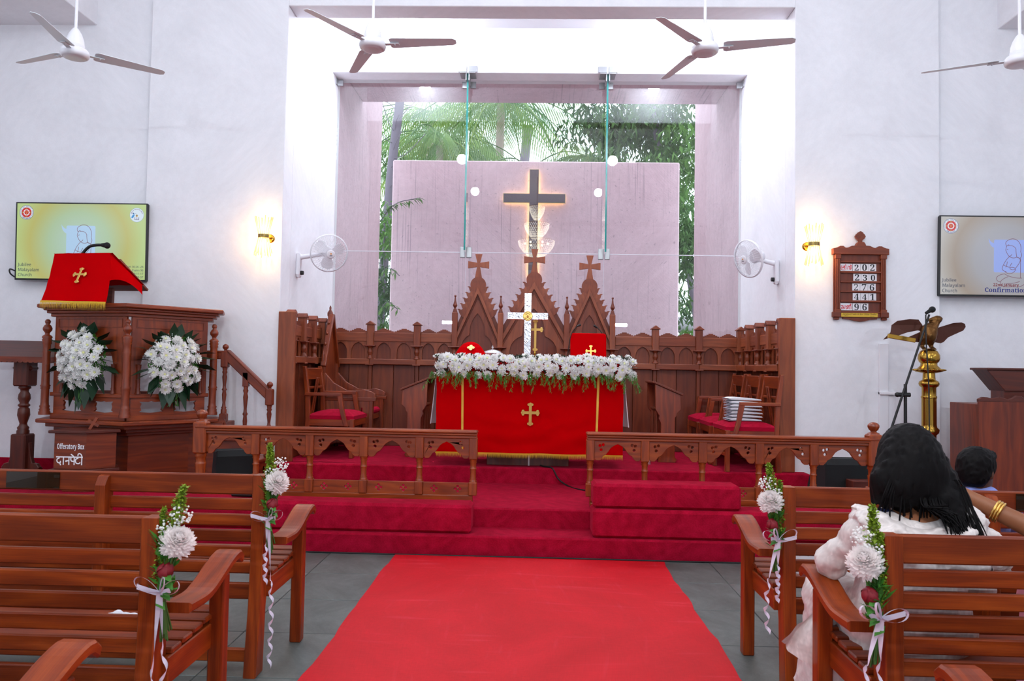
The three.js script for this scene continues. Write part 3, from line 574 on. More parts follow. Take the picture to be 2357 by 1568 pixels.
// ---------- altar ----------
const AX = -0.03, AZ = -7.46;
{
  const o = thing('altar_table', 'wooden altar table hidden under the red cloth with its base showing', 'altar', [AX, 0, 0]);
  part(o, 'table_top', bx(-0.93, 0.91, 1.46, 1.505, AZ - 0.02, AZ - 0.78, 0.006), mScreenC);
  part(o, 'front_panel', bx(-0.43, 0.40, Y3, 1.46, AZ - 0.12, AZ - 0.15, 0.004, 1), mDarkWood);
  part(o, 'side_panel', bx(-0.43, -0.40, Y3, 1.46, AZ - 0.15, AZ - 0.6, 0.004, 1), mDarkWood);
  part(o, 'side_panel', bx(0.37, 0.40, Y3, 1.46, AZ - 0.15, AZ - 0.6, 0.004, 1), mDarkWood);
  part(o, 'centre_strip', bx(-0.012, 0.006, Y3, 1.4, AZ - 0.112, AZ - 0.122, 0.002), mSteel);
}
function clothZ(x, y) {
  const k = clamp((1.5 - y) / 0.9, 0, 1);
  const sw = Math.sin((y - 0.34 * (x + 0.2) * (x + 0.2) + 0.05 * n3(x * 2, y * 2, 4)) * 34) * smooth(0.95, 0.6, Math.abs(x)) * smooth(1.05, 0.85, y) * 0.5;
  return AZ + 0.03 + 0.03 * k * n3(x * 1.9, y * 1.3, 2) + 0.009 * k * n3(x * 4, y * 5, 7) + 0.011 * k * sw + 0.006 * n3(x * 2.2 + y * 3, y * 1.2, 11) * k;
}
{
  const o = thing('altar_cloth', 'bright red altar frontal with gold cross, gold bands and fringe', 'altar cloth', [AX, 0, 0]);
  const pos = [], idx = [], nx = 90, rows = [];
  for (let i = 0; i <= 5; i++) rows.push((x) => [x, 1.509, AZ - 0.79 + (0.8 * i) / 5]);
  for (let i = 0; i <= 60; i++) { const y = lerp(1.495, 0.6, i / 60); rows.push((x) => [x * (1 + 0.004 * n3(0, y * 3, 3)), y, clothZ(x, y)]); }
  rows.forEach((f, r) => { for (let i = 0; i <= nx; i++) { pos.push(...f(lerp(-0.935, 0.925, i / nx))); if (r && i) { const a = (r - 1) * (nx + 1) + i - 1, b = a + 1, c = a + nx + 1, d = c + 1; idx.push(a, c, b, b, c, d); } } });
  const g = new THREE.BufferGeometry(); g.setAttribute('position', new THREE.Float32BufferAttribute(pos, 3)); g.setIndex(idx); g.computeVertexNormals();
  part(o, 'cloth', g, mRedCloth);
  for (const x of [-0.678, 0.679]) {
    const pts = [...Array(30)].map((_, i) => { const y = lerp(1.49, 0.63, i / 29); return [x + (x > 0 ? -0.02 : 0.012) * i / 29, y, clothZ(x, y) + 0.004]; });
    part(o, 'gold_band', ribbon(pts, 0.022), std('#d9a43a', 0.45, { metalness: 0.3, side: THREE.DoubleSide }));
  }
  const F = [];
  for (let x = -0.93; x < 0.922; x += 0.0048) { const z = clothZ(x, 0.6), l = rr(0.04, 0.052), lean = rr(-0.004, 0.004); F.push(x, 0.602, z + 0.006, x + 0.0045, 0.602, z + 0.006, x + 0.003 + lean, 0.602 - l, z + rr(0.0, 0.012)); }
  part(o, 'fringe', fromTris(F), std('#cf9a16', 0.55, { side: THREE.DoubleSide })).userData.kind = 'stuff';
  part(o, 'fringe_band', ribbon([...Array(60)].map((_, i) => { const x = lerp(-0.935, 0.925, i / 59); return [x, 0.6, clothZ(x, 0.6) + 0.005]; }), 0.014, [...Array(60)].map(() => [0, 1, 0])), mGoldCloth.clone());
  o.children[o.children.length - 1].material.side = THREE.DoubleSide;
  const cross = buddedCross(0.19, 0.235); T(cross, [0.005, 0.995, clothZ(0, 0.98) + 0.012]);
  part(o, 'cross_emblem', cross, mGoldFoil, 'gold foil cross');
}
function buddedCross(w, h, d = 0.006, low = 0.56) {
  const b = w * 0.075, L = [], cy = h * (low - 0.5), r = w * 0.085;
  const bar = (x0, x1, y0, y1, e) => L.push(bx(x0, x1, y0, y1, 0, e, 0.001));
  let e = d * 0.95; bar(-b, b, -h / 2 + r, h / 2 - r, d); bar(-w / 2 + r, w / 2 - r, cy - b, cy + b, d * 0.93);
  const bud = (x, y, dx, dy) => { for (const [u, v] of [[dx * r * 0.4, dy * r * 0.4], [-dy * r, dx * r], [dy * r, -dx * r]]) { e -= d * 0.035; L.push(T(prep(new THREE.CylinderGeometry(r, r * 0.85, e, 12)), [x + u - dx * r * 0.4, y + v - dy * r * 0.4, e / 2], [-PI / 2, 0, 0])); } };
  bud(0, h / 2 - r, 0, 1); bud(0, -h / 2 + r, 0, -1); bud(w / 2 - r, cy, 1, 0); bud(-w / 2 + r, cy, -1, 0);
  return mrg(L);
}
{
  const m = phy('#e6dce2', 0.8, { side: THREE.DoubleSide, transmission: 0.25, thickness: 0 });
  for (const s of [-1, 1]) {
    const pts = [], x = AX + (s < 0 ? -0.955 : 0.945);
    const g = new THREE.PlaneGeometry(0.62, 0.62, 16, 16), p = g.attributes.position;
    for (let i = 0; i < p.count; i++) { const u = p.getX(i), v = p.getY(i), k = (0.31 - v) / 0.62; p.setXYZ(i, x + s * 0.028 * k * (0.5 + Math.sin(u * 22 + k)) + (s < 0 ? -0.02 : 0.02) * k, 1.18 + v, AZ - 0.38 - u * (1 - 0.1 * k)); }
    g.computeVertexNormals();
    solo('linen_cloth', g, m, s < 0 ? 'sheer white linen edge hanging at the left end of the altar' : 'sheer white linen edge hanging at the right end of the altar', 'linen');
  }
}
{
  const o = thing('altar_garland', 'long garland of white chrysanthemums and fern along the altar front', 'garland', [0, 1.47, -7.4]);
  const core = [], fern = [], small = [];
  for (let i = 0; i < 2600; i++) { const x = rr(-0.98, 1.0), a = rr(-0.9, 2.6), R = 0.085 * Math.sqrt(rnd()), p = V(x, 0.01 + Math.sin(a) * R, Math.cos(a) * R * 0.8 - 0.01); const d = V(rr(-0.7, 0.7), Math.sin(a) + rr(-0.5, 0.3), Math.cos(a)); leafGeo(core, p, d, rr(0.03, 0.06), 0.012, 0.4); }
  for (let k = 0; k < 84; k++) {
    const x0 = lerp(-0.99, 1.02, k / 83) + rr(-0.03, 0.03), len = rr(0.06, 0.2), sx = rr(-0.05, 0.05) + (k < 5 ? -0.06 : 0) + (k > 78 ? 0.06 : 0);
    const P = (t) => V(x0 + sx * t, -0.05 - len * t, 0.075 + 0.02 * Math.sin(t * 2));
    for (let i = 0; i < 46; i++) { const t = rnd(), p = P(t); leafGeo(fern, p, V(rr(-0.9, 0.9), rr(-1.4, -0.2), rr(-0.1, 0.5)), rr(0.025, 0.05) * (1.2 - 0.5 * t), 0.005, 0.3); }
  }
  for (let k = 0; k < 46; k++) sprigBalls(small, [rr(-0.97, 0.98), rr(-0.11, 0.06), rr(0.06, 0.1)], 0.035, 9, 0.0055);
  part(o, 'greenery', fromTris(core), mLeafDark).userData.kind = 'stuff';
  part(o, 'fern_fringe', fromTris(fern), mLeaf).userData.kind = 'stuff';
  part(o, 'small_blossoms', small, mPetal).userData.kind = 'stuff';
  for (const [row, n, y, z, dy, dz, s] of [[0, 25, 0.085, -0.03, 0.9, 0.55, 0.95], [1, 26, 0.055, 0.055, 0.45, 1, 1], [2, 25, -0.01, 0.085, -0.05, 1, 1], [3, 17, -0.075, 0.08, -0.4, 1, 0.95]]) {
    for (let i = 0; i < n; i++) {
      const x = lerp(-0.955, 0.97, (i + 0.5 * (row % 2) + rr(-0.22, 0.22)) / (n - 0.5));
      const edge = Math.abs(x) > 0.9 ? 0.5 : 0;
      flower(o, [x, y + rr(-0.018, 0.018), z + rr(-0.012, 0.012) - edge * 0.03], [rr(-0.35, 0.35) + Math.sign(x) * edge, dy + rr(-0.25, 0.25), dz], s * rr(0.78, 1.08), rnd() < 0.12);
    }
  }
}
// things standing on the altar
{
  const y = 1.51;
  const o = thing('standing_cross', 'tall polished silver cross with a round gold medallion on the altar', 'cross', [-0.068, y, -7.62]);
  part(o, 'upright', bx(-0.036, 0.036, 0, 0.71, -0.012, 0.012, 0.003), mSilver);
  part(o, 'crossbar', [bx(-0.208, -0.036, 0.438, 0.51, -0.012, 0.012, 0.003), bx(0.036, 0.208, 0.438, 0.51, -0.012, 0.012, 0.003)], mSilver);
  const md = part(o, 'medallion', [T(lathe([[0, 0.01], [0.01, 0.012], [0.014, 0.008], [0.024, 0.008], [0.028, 0.011], [0.033, 0.008], [0.042, 0.008], [0.046, 0.011], [0.05, 0.006], [0.05, 0]], 28, false), [0.0, 0.474, 0.012], [PI / 2, 0, 0])], mGoldFoil);
  const st = new THREE.Mesh(ball(0.006, 0, 0.474, 0.024), std('#a01010', 0.2)); st.name = 'red_stone'; md.add(st);
  part(o, 'foot', [bx(-0.09, 0.09, 0, 0.02, -0.05, 0.05), bx(-0.06, 0.06, 0.02, 0.035, -0.035, 0.035)], mSilver);
  const g = thing('brass_cross', 'small gold budded cross standing behind the silver cross', 'cross', [0.012, y, -7.9]);
  part(g, 'cross', T(buddedCross(0.17, 0.34, 0.012, 0.68), [0, 0.29, 0]), mGoldFoil);
  part(g, 'stand', lathe([[0.05, 0], [0.05, 0.012], [0.03, 0.025], [0.012, 0.04], [0.01, 0.09], [0.016, 0.1], [0.01, 0.11], [0.009, 0.14]], 16, false), mBrass);
  // covered chalice
  const v = thing('chalice_veil', 'rounded red velvet veil with a gold cross covering a chalice on the altar', 'chalice veil', [-0.655, y, -7.72]);
  const prof = [[0, 0.205], [0.04, 0.2], [0.08, 0.18], [0.115, 0.145], [0.15, 0.09], [0.185, 0.035], [0.2, 0]];
  const dome = lathe(prof, 40, false), dp = dome.attributes.position; for (let i = 0; i < dp.count; i++) { const a = Math.atan2(dp.getZ(i), dp.getX(i)), k = 1 - dp.getY(i) / 0.205; dp.setX(i, dp.getX(i) * (1 + 0.05 * k * Math.sin(a * 7))); dp.setZ(i, dp.getZ(i) * (1 + 0.05 * k * Math.sin(a * 7))); } dome.computeVertexNormals();
  part(v, 'veil', dome, mRedCloth);
  part(v, 'cross_emblem', T(mrg([0, 1, 2, 3].map((k) => T(ext([[-0.006, 0], [0.006, 0], [0.017, 0.022], [0.012, 0.034], [0, 0.04], [-0.012, 0.034], [-0.017, 0.022]], 0.003 + k * 0.0004), [0, 0, 0], [0, 0, k * PI / 2]))), [0.012, 0.14, 0.135], [-0.75, 0, 0]), std('#ecd58a', 0.4, { metalness: 0.5 }));
  const d = thing('silver_paten', 'covered round silver dish with a knob beside the red veil', 'dish', [-0.435, y, -7.85]);
  part(d, 'bowl', lathe([[0.05, 0], [0.05, 0.01], [0.09, 0.05], [0.1, 0.085], [0.104, 0.088]], 28, false), mSilver);
  const lid = part(d, 'lid', lathe([[0.107, 0.088], [0.107, 0.094], [0.09, 0.11], [0.05, 0.125], [0.012, 0.132], [0, 0.133]], 28, false), mSilver);
  const kn = new THREE.Mesh(lathe([[0.006, 0.13], [0.005, 0.142], [0.014, 0.15], [0.014, 0.157], [0.005, 0.163], [0.006, 0.17], [0, 0.175]], 12, false), mSilver); kn.name = 'knob'; lid.add(kn);
  // missal stand under red cloth
  const ms = thing('missal_stand', 'book stand covered in red velvet with a gold cross on the altar', 'book stand', [0.565, y, -7.75]);
  part(ms, 'stand_frame', [T(box(0.36, 0.03, 0.3, 0, 0, 0), [0, 0.17, -0.09], [0.95, 0, 0]), bx(-0.15, 0.15, 0, 0.025, -0.2, 0.02)], mDarkWood);
  const rs = shapeOf([[-0.185, -0.02], [0.185, -0.02], [0.187, 0.27], [0.178, 0.292], [0.16, 0.3], [-0.16, 0.3], [-0.178, 0.292], [-0.187, 0.27]]);
  part(ms, 'cover', T(ext(rs, 0.03, { bevel: 0.01 }), [0, 0.02, 0], [-0.22, 0, 0]), mRedCloth);
  part(ms, 'cross_emblem', T(buddedCross(0.115, 0.13, 0.004, 0.5), [0.025, 0.13, 0.008], [-0.22, 0, 0]), mGoldFoil);
  const mic = (label, base, pts, tip) => {
    const q = thing('gooseneck_microphone', label, 'microphone', base, 0, 'altar microphones');
    part(q, 'base', lathe([[0.03, 0], [0.03, 0.012], [0.012, 0.025], [0, 0.026]], 14, false), mBlack);
    part(q, 'gooseneck', tube(pts, 0.0045, 24, 6), mBlack);
    const [a, b] = tip; part(q, 'capsule', [rod(a, b, 0.009, 0.012, 10), ball(0.013, ...b)], mBlack);
  };
  mic('black gooseneck microphone left of the red book stand', [0.345, y, -7.75], [[0, 0.01, 0], [0.01, 0.12, 0], [0.03, 0.26, 0], [0.06, 0.34, 0.01], [0.1, 0.385, 0.01]], [[0.1, 0.385, 0.01], [0.128, 0.398, 0.01]]);
  mic('black gooseneck microphone leaning out behind the red book stand', [0.76, y, -7.98], [[0, 0.01, 0], [-0.005, 0.18, 0], [-0.02, 0.29, 0], [-0.05, 0.35, 0], [-0.085, 0.385, 0]], [[-0.085, 0.385, 0], [-0.115, 0.405, 0]]);
  const cup = thing('steel_cup', 'small shiny steel cup on the platform right of the altar', 'cup', [1.22, Y3, -7.9]);
  part(cup, 'body', lathe([[0.028, 0], [0.034, 0.09], [0.032, 0.09], [0.027, 0.004], [0, 0.004]], 20, false), mSilver);
  solo('floor_cable', tube([[0.05, Y3 + 0.006, -7.7], [0.12, Y3 + 0.006, -7.5], [0.2, Y3 + 0.004, -7.41], [0.26, Y2 + 0.06, -7.385], [0.35, Y2 + 0.006, -7.3], [0.5, Y2 + 0.006, -7.05], [0.75, Y2 + 0.006, -7.0], [1.0, Y2 + 0.006, -7.2], [1.15, Y2 + 0.008, -7.33]], 0.008, 60, 6), mBlack, 'black cable trailing over the carpet from under the altar', 'cable');
}
// ---------- chairs ----------
const seatPad = (() => { const g = new THREE.BoxGeometry(0.5, 0.05, 0.5, 14, 1, 14), p = g.attributes.position; for (let i = 0; i < p.count; i++) { const x = p.getX(i) / 0.25, z = p.getZ(i) / 0.25; if (p.getY(i) > 0) p.setY(i, 0.012 + 0.058 * (1 - 0.95 * Math.pow(Math.max(Math.abs(x), Math.abs(z)), 4)) * (1 - 0.12 * (x * x + z * z))); } g.computeVertexNormals(); return prep(g); })();
function armchair(label, p, turn, group) { // faces +z
  const o = thing('armchair', label, 'chair', p, turn, group);
  part(o, 'seat_pad', T(seatPad.clone(), [0, 0.43, 0], [0, 0, 0], [1.0, 1, 1.0]), mCushion, 'domed crimson seat pad');
  for (const s of [-1, 1]) {
    part(o, 'front_leg', bx(s * 0.235 - 0.022, s * 0.235 + 0.022, 0, 0.41, 0.21, 0.255), mChair);
    part(o, 'back_post', T(ext([[-0.3, 0], [-0.25, 0], [-0.225, 0.4], [-0.24, 0.68], [-0.285, 0.965], [-0.32, 0.965], [-0.285, 0.66], [-0.272, 0.4]], 0.042, { bevel: 0.004 }), [s * 0.235 - 0.021, 0, 0], [0, -PI / 2, 0]).translate(0.042, 0, 0), mChair);
    part(o, 'seat_rail', bx(s * 0.235 - 0.016, s * 0.235 + 0.016, 0.335, 0.405, -0.24, 0.23), mChair);
    const arm = part(o, 'armrest', bx(s * 0.26 - 0.024, s * 0.26 + 0.024, 0.655, 0.688, -0.28, 0.12), mChair);
    const g = T(ext([[0.075, 0.655], [0.12, 0.688], [0.128, 0.64], [0.15, 0.5], [0.2, 0.335], [0.155, 0.335], [0.11, 0.48]], 0.04, { bevel: 0.004 }), [s * 0.26 + 0.02, 0, 0], [0, -PI / 2, 0]);
    const su = new THREE.Mesh(mrg(g), mChair); su.name = 'arm_support'; arm.add(su);
  }
  part(o, 'front_rail', bx(-0.22, 0.22, 0.335, 0.405, 0.222, 0.247), mChair);
  part(o, 'back_rail', bx(-0.22, 0.22, 0.335, 0.405, -0.262, -0.24), mChair);
  part(o, 'stretcher', bx(-0.22, 0.22, 0.15, 0.185, 0.22, 0.245), mChair);
  part(o, 'crest_rail', T(box(0.43, 0.125, 0.024, 0, 0, 0), [0, 0.885, -0.29], [0.16, 0, 0]), mChair);
  for (const [y, z] of [[0.735, -0.272], [0.655, -0.262]]) part(o, 'back_slat', T(box(0.43, 0.026, 0.018, 0, 0, 0), [0, y, z], [0.15, 0, 0]), mChair);
  for (const x of [0.02, 0.075]) part(o, 'back_spindle', T(box(0.026, 0.45, 0.014, 0, 0, 0), [x - 0.05, 0.62, -0.268], [0.14, 0, 0]), mChair);
  return o;
}
armchair('single wooden armchair with a crimson seat beside the left side panelling', [-2.13, Y3, -8.12], PI / 2 - 0.06);
armchair('crimson seated armchair carrying the white booklets, nearest of the row of three', [2.15, Y3, -7.68], -PI / 2 + 0.02, 'armchairs along the right side');
armchair('crimson seated armchair in the middle of the row of three', [2.13, Y3, -8.255], -PI / 2, 'armchairs along the right side');
armchair('crimson seated armchair farthest back in the row of three', [2.12, Y3, -8.83], -PI / 2, 'armchairs along the right side');
// booklets on the near chair
for (let k = 0; k < 7; k++) {
  const ord = ['lowest', 'second lowest', 'third lowest', 'middle', 'third highest', 'second highest', 'topmost'][k];
  const o = thing('booklet', `${ord} white booklet of the stack on the near armchair`, 'booklet', [2.13 + rr(-0.01, 0.01), Y3 + 0.503 + k * 0.034, -7.66], rr(-0.03, 0.03), 'white booklets stacked on the armchair');
  const P = []; for (let i = 0; i <= 12; i++) { const t = i / 12; P.push([-0.16 + 0.32 * t, 0.017 * Math.sin(PI * Math.pow(t, 0.6)) ** 0.7 * (0.35 + 0.65 * Math.cos(t * 1.4)) + 0.007]); }
  for (let i = 12; i >= 0; i--) { const t = i / 12; P.push([-0.16 + 0.32 * t, (i === 0 ? 0.004 : 0) + 0.003 * (1 - t)]); }
  part(o, 'pages', ext(P, 0.22, { axis: 0 }).translate(0, 0, -0.11), mPaper);
  part(o, 'cover', [bx(-0.165, 0.165, -0.004, -0.001, -0.112, 0.113, 0), bx(-0.168, -0.1, 0.011, 0.013, -0.11, 0.11, 0)], std('#d0d0dc', 0.6));
}
// bishop's throne
{
  const o = thing('gothic_throne', 'tall carved throne with a steep gabled back and red seat in the left corner', 'throne', [-2.42, Y3, -8.75], PI / 2); // faces +x
  const side = [[0, 0], [0.06, 0], [0.09, 0.07], [0.2, 0.1], [0.42, 0.1], [0.5, 0.07], [0.53, 0], [0.59, 0], [0.59, 0.62], [0.63, 0.62], [0.63, 0.66], [0.58, 0.69], [0.5, 0.71], [0.42, 0.695], [0.3, 0.7], [0.15, 0.78], [0.05, 0.89], [0.02, 0.88], [0, 0.9]];
  for (const s of [-1, 1]) {
    const g = T(ext(side.map(([x, y]) => [x, y]), 0.035, { bevel: 0.004, holes: [[[0.25, 0.3], [0.25, 0.4], [0.28, 0.43], [0.31, 0.46], [0.34, 0.43], [0.37, 0.4], [0.37, 0.3]].reverse(), [[0.47, 0.26], [0.47, 0.5], [0.485, 0.5], [0.485, 0.26]].reverse(), circlePath(0.43, 0.38, 0.012), circlePath(0.53, 0.38, 0.012)] }), [s * 0.29, 0, 0], [0, -PI / 2, 0]);
    const sp = part(o, 'side_panel', g, mThrone);
    const r = new THREE.Mesh(mrg([bx(s * 0.29 - 0.045, s * 0.29 + 0.02, 0.58, 0.62, 0.05, 0.64), bx(s * 0.29 - 0.042, s * 0.29 + 0.016, 0, 0.6, 0.56, 0.605)]), mThrone); r.name = 'arm_rail'; sp.add(r);
  }
  part(o, 'seat', bx(-0.27, 0.27, 0.36, 0.42, 0.02, 0.56), mThrone);
  part(o, 'seat_cushion', bx(-0.265, 0.265, 0.42, 0.49, 0.04, 0.57, 0.025), mCushion, 'red seat cushion');
  part(o, 'back_board', ext([[-0.28, 0], [0.28, 0], [0.28, 1.0], [0.02, 1.55], [-0.02, 1.55], [-0.28, 1.0]], 0.035).translate(0, 0, -0.02), mThrone);
  for (const s of [-1, 1]) {
    part(o, 'gable_moulding', T(box(0.05, 0.68, 0.06, 0, 0, 0, 0.006), [s * 0.155, 1.27, 0.02], [0, 0, s * 0.44]), mThrone);
    part(o, 'pinnacle', lathe([[0.022, 0.98], [0.022, 1.0], [0.015, 1.01], [0.02, 1.05], [0.012, 1.09], [0.015, 1.1], [0.008, 1.13], [0, 1.15]], 12).translate(s * 0.285, 0, 0.01), mThrone);
    part(o, 'stile', bx(s * 0.27 - 0.025, s * 0.27 + 0.025, 0, 1.0, -0.02, 0.04), mThrone);
    for (let c = 0; c < 4; c++) part(o, 'crocket', ball(0.018, s * (0.27 - c * 0.06), 1.1 + c * 0.125, 0.01, [1, 1.1, 0.8], 10, 8), mThrone);
  }
  part(o, 'top_finial', lathe([[0.028, 1.5], [0.032, 1.52], [0.02, 1.535], [0.034, 1.57], [0.034, 1.6], [0.012, 1.635], [0.014, 1.66], [0.006, 1.68], [0, 1.69]], 12), mThrone);
}
// kneeling desks
function kneelDesk(label, x, s) {
  const o = thing('kneeling_desk', label, 'prayer desk', [x, Y3, -8.12]);
  const prof = [[-0.08, 0], [0.1, 0], [0.1, 0.03], [0.075, 0.06], [0.075, 0.42], [0.1, 0.47], [0.09, 0.5], [0.105, 0.52], [0.135, 0.57], [0.14, 0.84], [-0.135, 0.725], [-0.14, 0.57], [-0.1, 0.53], [-0.095, 0.5], [-0.075, 0.48], [-0.075, 0.06], [-0.1, 0.03]];
  const P = prof.map(([a, b]) => [a * s, b]); if (s < 0) P.reverse();
  for (const z of [0, -0.55]) part(o, 'side_panel', ext(P, 0.03, { bevel: 0.003 }).translate(0, 0, z), mChair);
  part(o, 'desk_top', T(box(0.34, 0.022, 0.64, 0, 0, 0), [0, 0.795, -0.26], [0, 0, s * 0.4]), mScreenC);
  part(o, 'shelf', bx(-0.1, 0.1, 0.55, 0.57, -0.52, 0), mScreenB);
  for (const z of [-0.1, -0.2, -0.35, -0.45]) part(o, 'colonnette', lathe([[0.014, 0.05], [0.018, 0.08], [0.011, 0.1], [0.017, 0.3], [0.011, 0.5], [0.017, 0.54]], 10).translate(s * 0.1, 0, z), mScreenB);
  part(o, 'foot_rail', bx(-0.08, 0.08, 0, 0.04, -0.52, 0), mScreenB);
}
kneelDesk('wooden kneeling desk with a sloped top left of the altar', -1.29, 1);
kneelDesk('wooden kneeling desk with a sloped top right of the altar', 1.455, -1);
// ---------- communion rails ----------
const railShaft = lathe([[0.03, 0.5], [0.03, 0.515], [0.025, 0.52], [0.029, 0.53], [0.024, 0.535], [0.024, 0.6], [0.029, 0.606], [0.029, 0.614], [0.024, 0.62], [0.025, 0.655], [0.031, 0.665], [0.026, 0.672], [0.033, 0.685], [0.033, 0.69]], 16);
function rail(label, xs, newelAt, D) {
  const o = thing('communion_rail', label, 'altar rail', [0, 0, -D], 0);
  const lo = Math.min(...xs), hi = Math.max(...xs);
  part(o, 'top_rail', [bx(lo - 0.035, hi + 0.035, 0.902, 0.926, -0.06, 0.06, 0.008), bx(lo - 0.03, hi + 0.03, 0.885, 0.903, -0.048, 0.048, 0.004), bx(lo - 0.03, hi + 0.03, 0.858, 0.886, -0.035, 0.035, 0.006)], mRail);
  part(o, 'bottom_rail', [bx(lo, hi, 0.312, 0.345, -0.045, 0.045, 0.006), bx(lo, hi, 0.345, 0.392, -0.03, 0.03, 0.004)], mRail);
  xs.forEach((x) => {
    if (x === newelAt) {
      const n = part(o, 'newel_post', [bx(x - 0.055, x + 0.055, 0.69, 0.955, -0.055, 0.055, 0.012), bx(x - 0.05, x + 0.05, Y2, 0.52, -0.05, 0.05, 0.008), lathe([[0.045, 0.5], [0.04, 0.54], [0.046, 0.6], [0.046, 0.615], [0.04, 0.62], [0.042, 0.66], [0.052, 0.67], [0.045, 0.68], [0.052, 0.695]], 18).translate(x, 0, 0)], mRail);
      const b = new THREE.Mesh(mrg(lathe([[0.05, 0.95], [0.045, 0.965], [0.025, 0.972], [0.022, 0.98], [0.036, 0.992], [0.046, 1.015], [0.045, 1.03], [0.034, 1.045], [0.015, 1.053], [0, 1.055]], 20)).translate(x, 0, 0), mRail); b.name = 'newel_ball'; n.add(b);
    } else {
      part(o, 'baluster', [bx(x - 0.034, x + 0.034, 0.69, 0.865, -0.034, 0.034, 0.005), bx(x - 0.034, x + 0.034, 0.392, 0.5, -0.034, 0.034, 0.005), railShaft.clone().translate(x, 0, 0)], mRail);
    }
  });
  const s = [...xs].sort((a, b) => a - b);
  for (let i = 0; i < s.length - 1; i++) {
    const a = s[i] + (s[i] === newelAt ? 0.055 : 0.034), b = s[i + 1] - (s[i + 1] === newelAt ? 0.055 : 0.034), c = (a + b) / 2, w = (b - a) / 2;
    const half = [[1, 0.858], [1, 0.71], [0.93, 0.692], [0.78, 0.692], [0.7, 0.705], [0.62, 0.73], [0.5, 0.742], [0.4, 0.765], [0.3, 0.795], [0.18, 0.813], [0.08, 0.822], [0, 0.83]];
    const P = [...half.map(([x, y]) => [c - x * w, y]), ...half.slice(0, -1).reverse().map(([x, y]) => [c + x * w, y])];
    const holes = []; for (const sd of [-1, 1]) for (const [dx, dy] of [[0.62, 0.012], [0.76, 0.005], [0.71, -0.03]]) holes.push(circlePath(c + sd * dx * w, 0.81 + dy, 0.0125));
    part(o, 'arched_spandrel', ext(P, 0.022, { axis: 0, holes, bevel: 0.002 }).translate(0, 0, -0.011), mRail);
    const qh = []; for (const sd of [-1, 1]) for (const [dx, dy] of [[0, 0.02], [0, -0.02], [0.02, 0], [-0.02, 0]]) qh.push(circlePath(c + sd * w * 0.52 + dx, 0.442 + dy, 0.0115));
    part(o, 'pierced_panel', ext([[a, 0.39], [b, 0.39], [b, 0.493], [a, 0.493]], 0.02, { axis: 0, holes: qh, bevel: 0.002 }).translate(0, 0, -0.01), mRail);
  }
  return o;
}
rail('pierced wooden communion rail left of the altar steps', [-2.776, -2.308, -1.853, -1.40, -0.934, -0.487], -2.776, 6.2);
rail('pierced wooden communion rail right of the altar steps', [0.485, 0.94, 1.416, 1.884, 2.331, 2.823], 2.823, 6.28);
solo('kneeler_cushion', bx(-2.9, -0.467, Y1, 0.375, -5.82, -6.08, 0.022), mCushion, 'long crimson kneeling cushion below the left communion rail', 'cushion');
solo('kneeler_cushion', bx(0.475, 2.75, Y1, 0.375, -5.79, -6.08, 0.022), mCushion, 'long crimson kneeling cushion under a shorter one at the right rail', 'cushion');
solo('kneeler_cushion', bx(0.48, 1.62, 0.376, 0.565, -5.83, -6.1, 0.022), mCushion, 'short crimson kneeling cushion lying on the longer one at the right rail', 'cushion');

